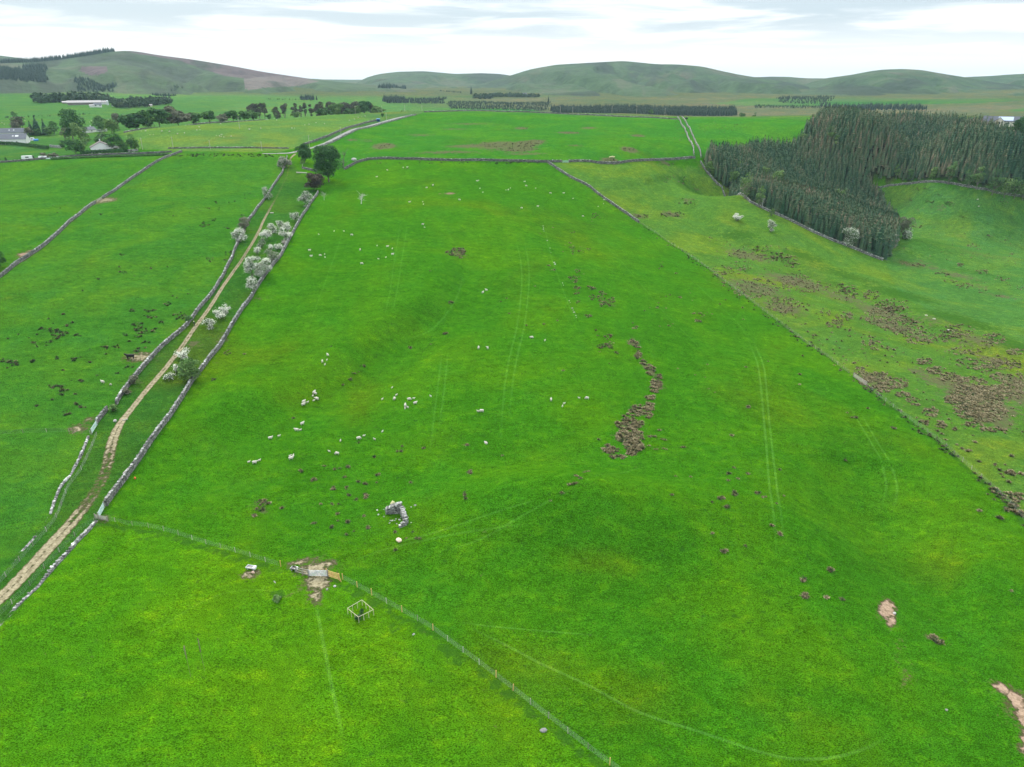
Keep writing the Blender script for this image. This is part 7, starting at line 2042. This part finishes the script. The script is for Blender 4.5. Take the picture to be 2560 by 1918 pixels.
# pasture bay and the flats beyond the burn
zz_(1740, 250, 2.7, [(1500,605,70,14,14),(1575,690,40,12,12),(1710,698,44,12,14),(1455,672,22,12,5),(1490,850,40,14,12),(1795,785,20,8,5),(2070,690,44,20,12),(1980,920,16,8,5),(1870,980,50,16,18),(1910,1010,20,8,6),(1755,912),(1815,905),(1500,1110,40,14,10),(1770,1110,30,10,8),(1930,1160,40,16,14),(2100,940,30,10,6),(2140,1040,20,8,5),(1640,640,30,8,5)], 'bay', .05, .9)
zz_(1760, 560, 2.761, [(1480,285,50,14,14),(1640,350,60,16,16),(1800,430,60,20,18),(1920,460,40,16,10),(1760,285,30,10,8),(1920,325,40,14,10),(2060,385,50,16,12),(1850,150,40,16,12),(1975,80,20,8,5),(2130,205,30,14,7),(2180,440,30,20,8),(1700,400,60,16,10),(2040,500,30,14,6)], 'bay', .08, .9)
for i in range(150):
    u, v = random.uniform(2260, 2555), random.uniform(490, 745)
    if v < 520 - (u - 2260) * .08 or v > 640 + (u - 2260) * .36:
        continue
    TL.append((u, v, random.gauss(0, .15), random.uniform(.45, .9), 'bay'))
# brown flushes on the hill field
for u, v, ru, rv, n in ((1310,361,26,7,26),(1240,362,50,7,30),(1295,374,40,5,20),(960,366,20,6,14),(1336,355,20,5,12),(1573,374,14,4,9),(1526,402,16,5,12),(1421,332,24,2,8),(1595,340,13,2,5),(1668,411,18,2,8),(1304,321,14,3,6),(1700,330,14,30,10),(1800,320,60,14,16),(1160,400,120,4,20),(1690,450,30,10,14),(1600,540,20,5,12),(1680,536,26,7,22),(1720,505,30,8,14)):
    cl(u, v, ru * 1.15, rv * 1.1, n * 2, 'hill', -.05, .85)
T_ = np.array([(a[0], a[1], a[2], a[3]) for a in TL])
REG = [a[4] for a in TL]
TP = gp(T_[:, :2])
RD = np.hypot(TP[:, 0], TP[:, 1])
ok = RD < 900
app = np.where(ok, T_[:, 3] / np.maximum(RD, 1), 0)
big = set(np.argsort(-app)[:300].tolist())
RLAB = {'strip': 'brown rush tussock in the winding strip down the main field', 'scatter': 'single rush tussock dotted about the open grass of the main field', 'mid': 'brown rush tussock in the compact patch in mid field', 'cattle': 'dark green rush tussock in the cattle field beyond the track',
        'verge': 'dark rush tussock on the verge under a wall', 'rough': 'straw brown rush tussock in the rough field by the wood', 'bay': 'rush tussock on the pasture bay beside the wood', 'fence': 'dark rush tussock growing along the diagonal post fence', 'hill': 'rush tussock on a brown flush of the hill field'}
TME = {}
for i in sorted(big):
    k = (i % 6, int(np.clip(round(T_[i, 2] / .12), -4, 3)))
    if k not in TME:
        V, F, R = TUS[k[0]]
        o = mk('rush_tussock', V, F, M_RUSH, None, np.clip(R + k[1] * .12, 0, 1), link=False)
        TME[k] = o.data; bpy.data.objects.remove(o)
    o = bpy.data.objects.new('rush_tussock', TME[k]); COL.objects.link(o)
    o.location = TP[i] - np.array([0, 0, .05]); o.rotation_euler = (0, 0, random.uniform(0, 6.28))
    s = T_[i, 3] * 1.15
    o.scale = (s, s, s * random.uniform(.6, .95))
    tag(o, RLAB[REG[i]], 'tussock', {'strip': 'tussocks of the winding strip'}.get(REG[i], 'tussocks, ' + REG[i]))
rest_ = np.array([i for i in range(len(TL)) if ok[i] and i not in big])
stamp(TUS, TP[rest_] - [0, 0, .05], T_[rest_, 3] * (1.15 + .25 * sst(250, 500, RD[rest_])), rng.uniform(0, 6.28, len(rest_)), T_[rest_, 2], 'rush_cover', M_RUSH, 'smaller rush tussocks spread over the fields', sz=T_[rest_, 3] * rng.uniform(.65, 1.0, len(rest_)))
# ------------------------------------------------------------------ the air: a thin even haze
hm = bpy.data.materials.new('air')
hm.use_nodes = True
hn = hm.node_tree.nodes; hl = hm.node_tree.links
hn.clear()
ho = hn.new('ShaderNodeOutputMaterial')
pv = hn.new('ShaderNodeVolumePrincipled')
pv.inputs['Density'].default_value = 0.000047
pv.inputs['Color'].default_value = (0.62, 0.86, 1.0, 1)
hl.new(pv.outputs[0], ho.inputs['Volume'])
zs = [o for o in bpy.data.objects if o.type == 'MESH']
zlo = min(min((o.matrix_world @ Vector(c)).z for c in o.bound_box) for o in zs)
zhi = max(max((o.matrix_world @ Vector(c)).z for c in o.bound_box) for o in zs)
hb = MB()
hb.box((0, 3500, (zlo - 1 + zhi + 15) / 2), (19000, 15000, zhi + 15 - zlo + 1))
haze = hb.build('haze', hm)
tag(haze, kind='stuff')
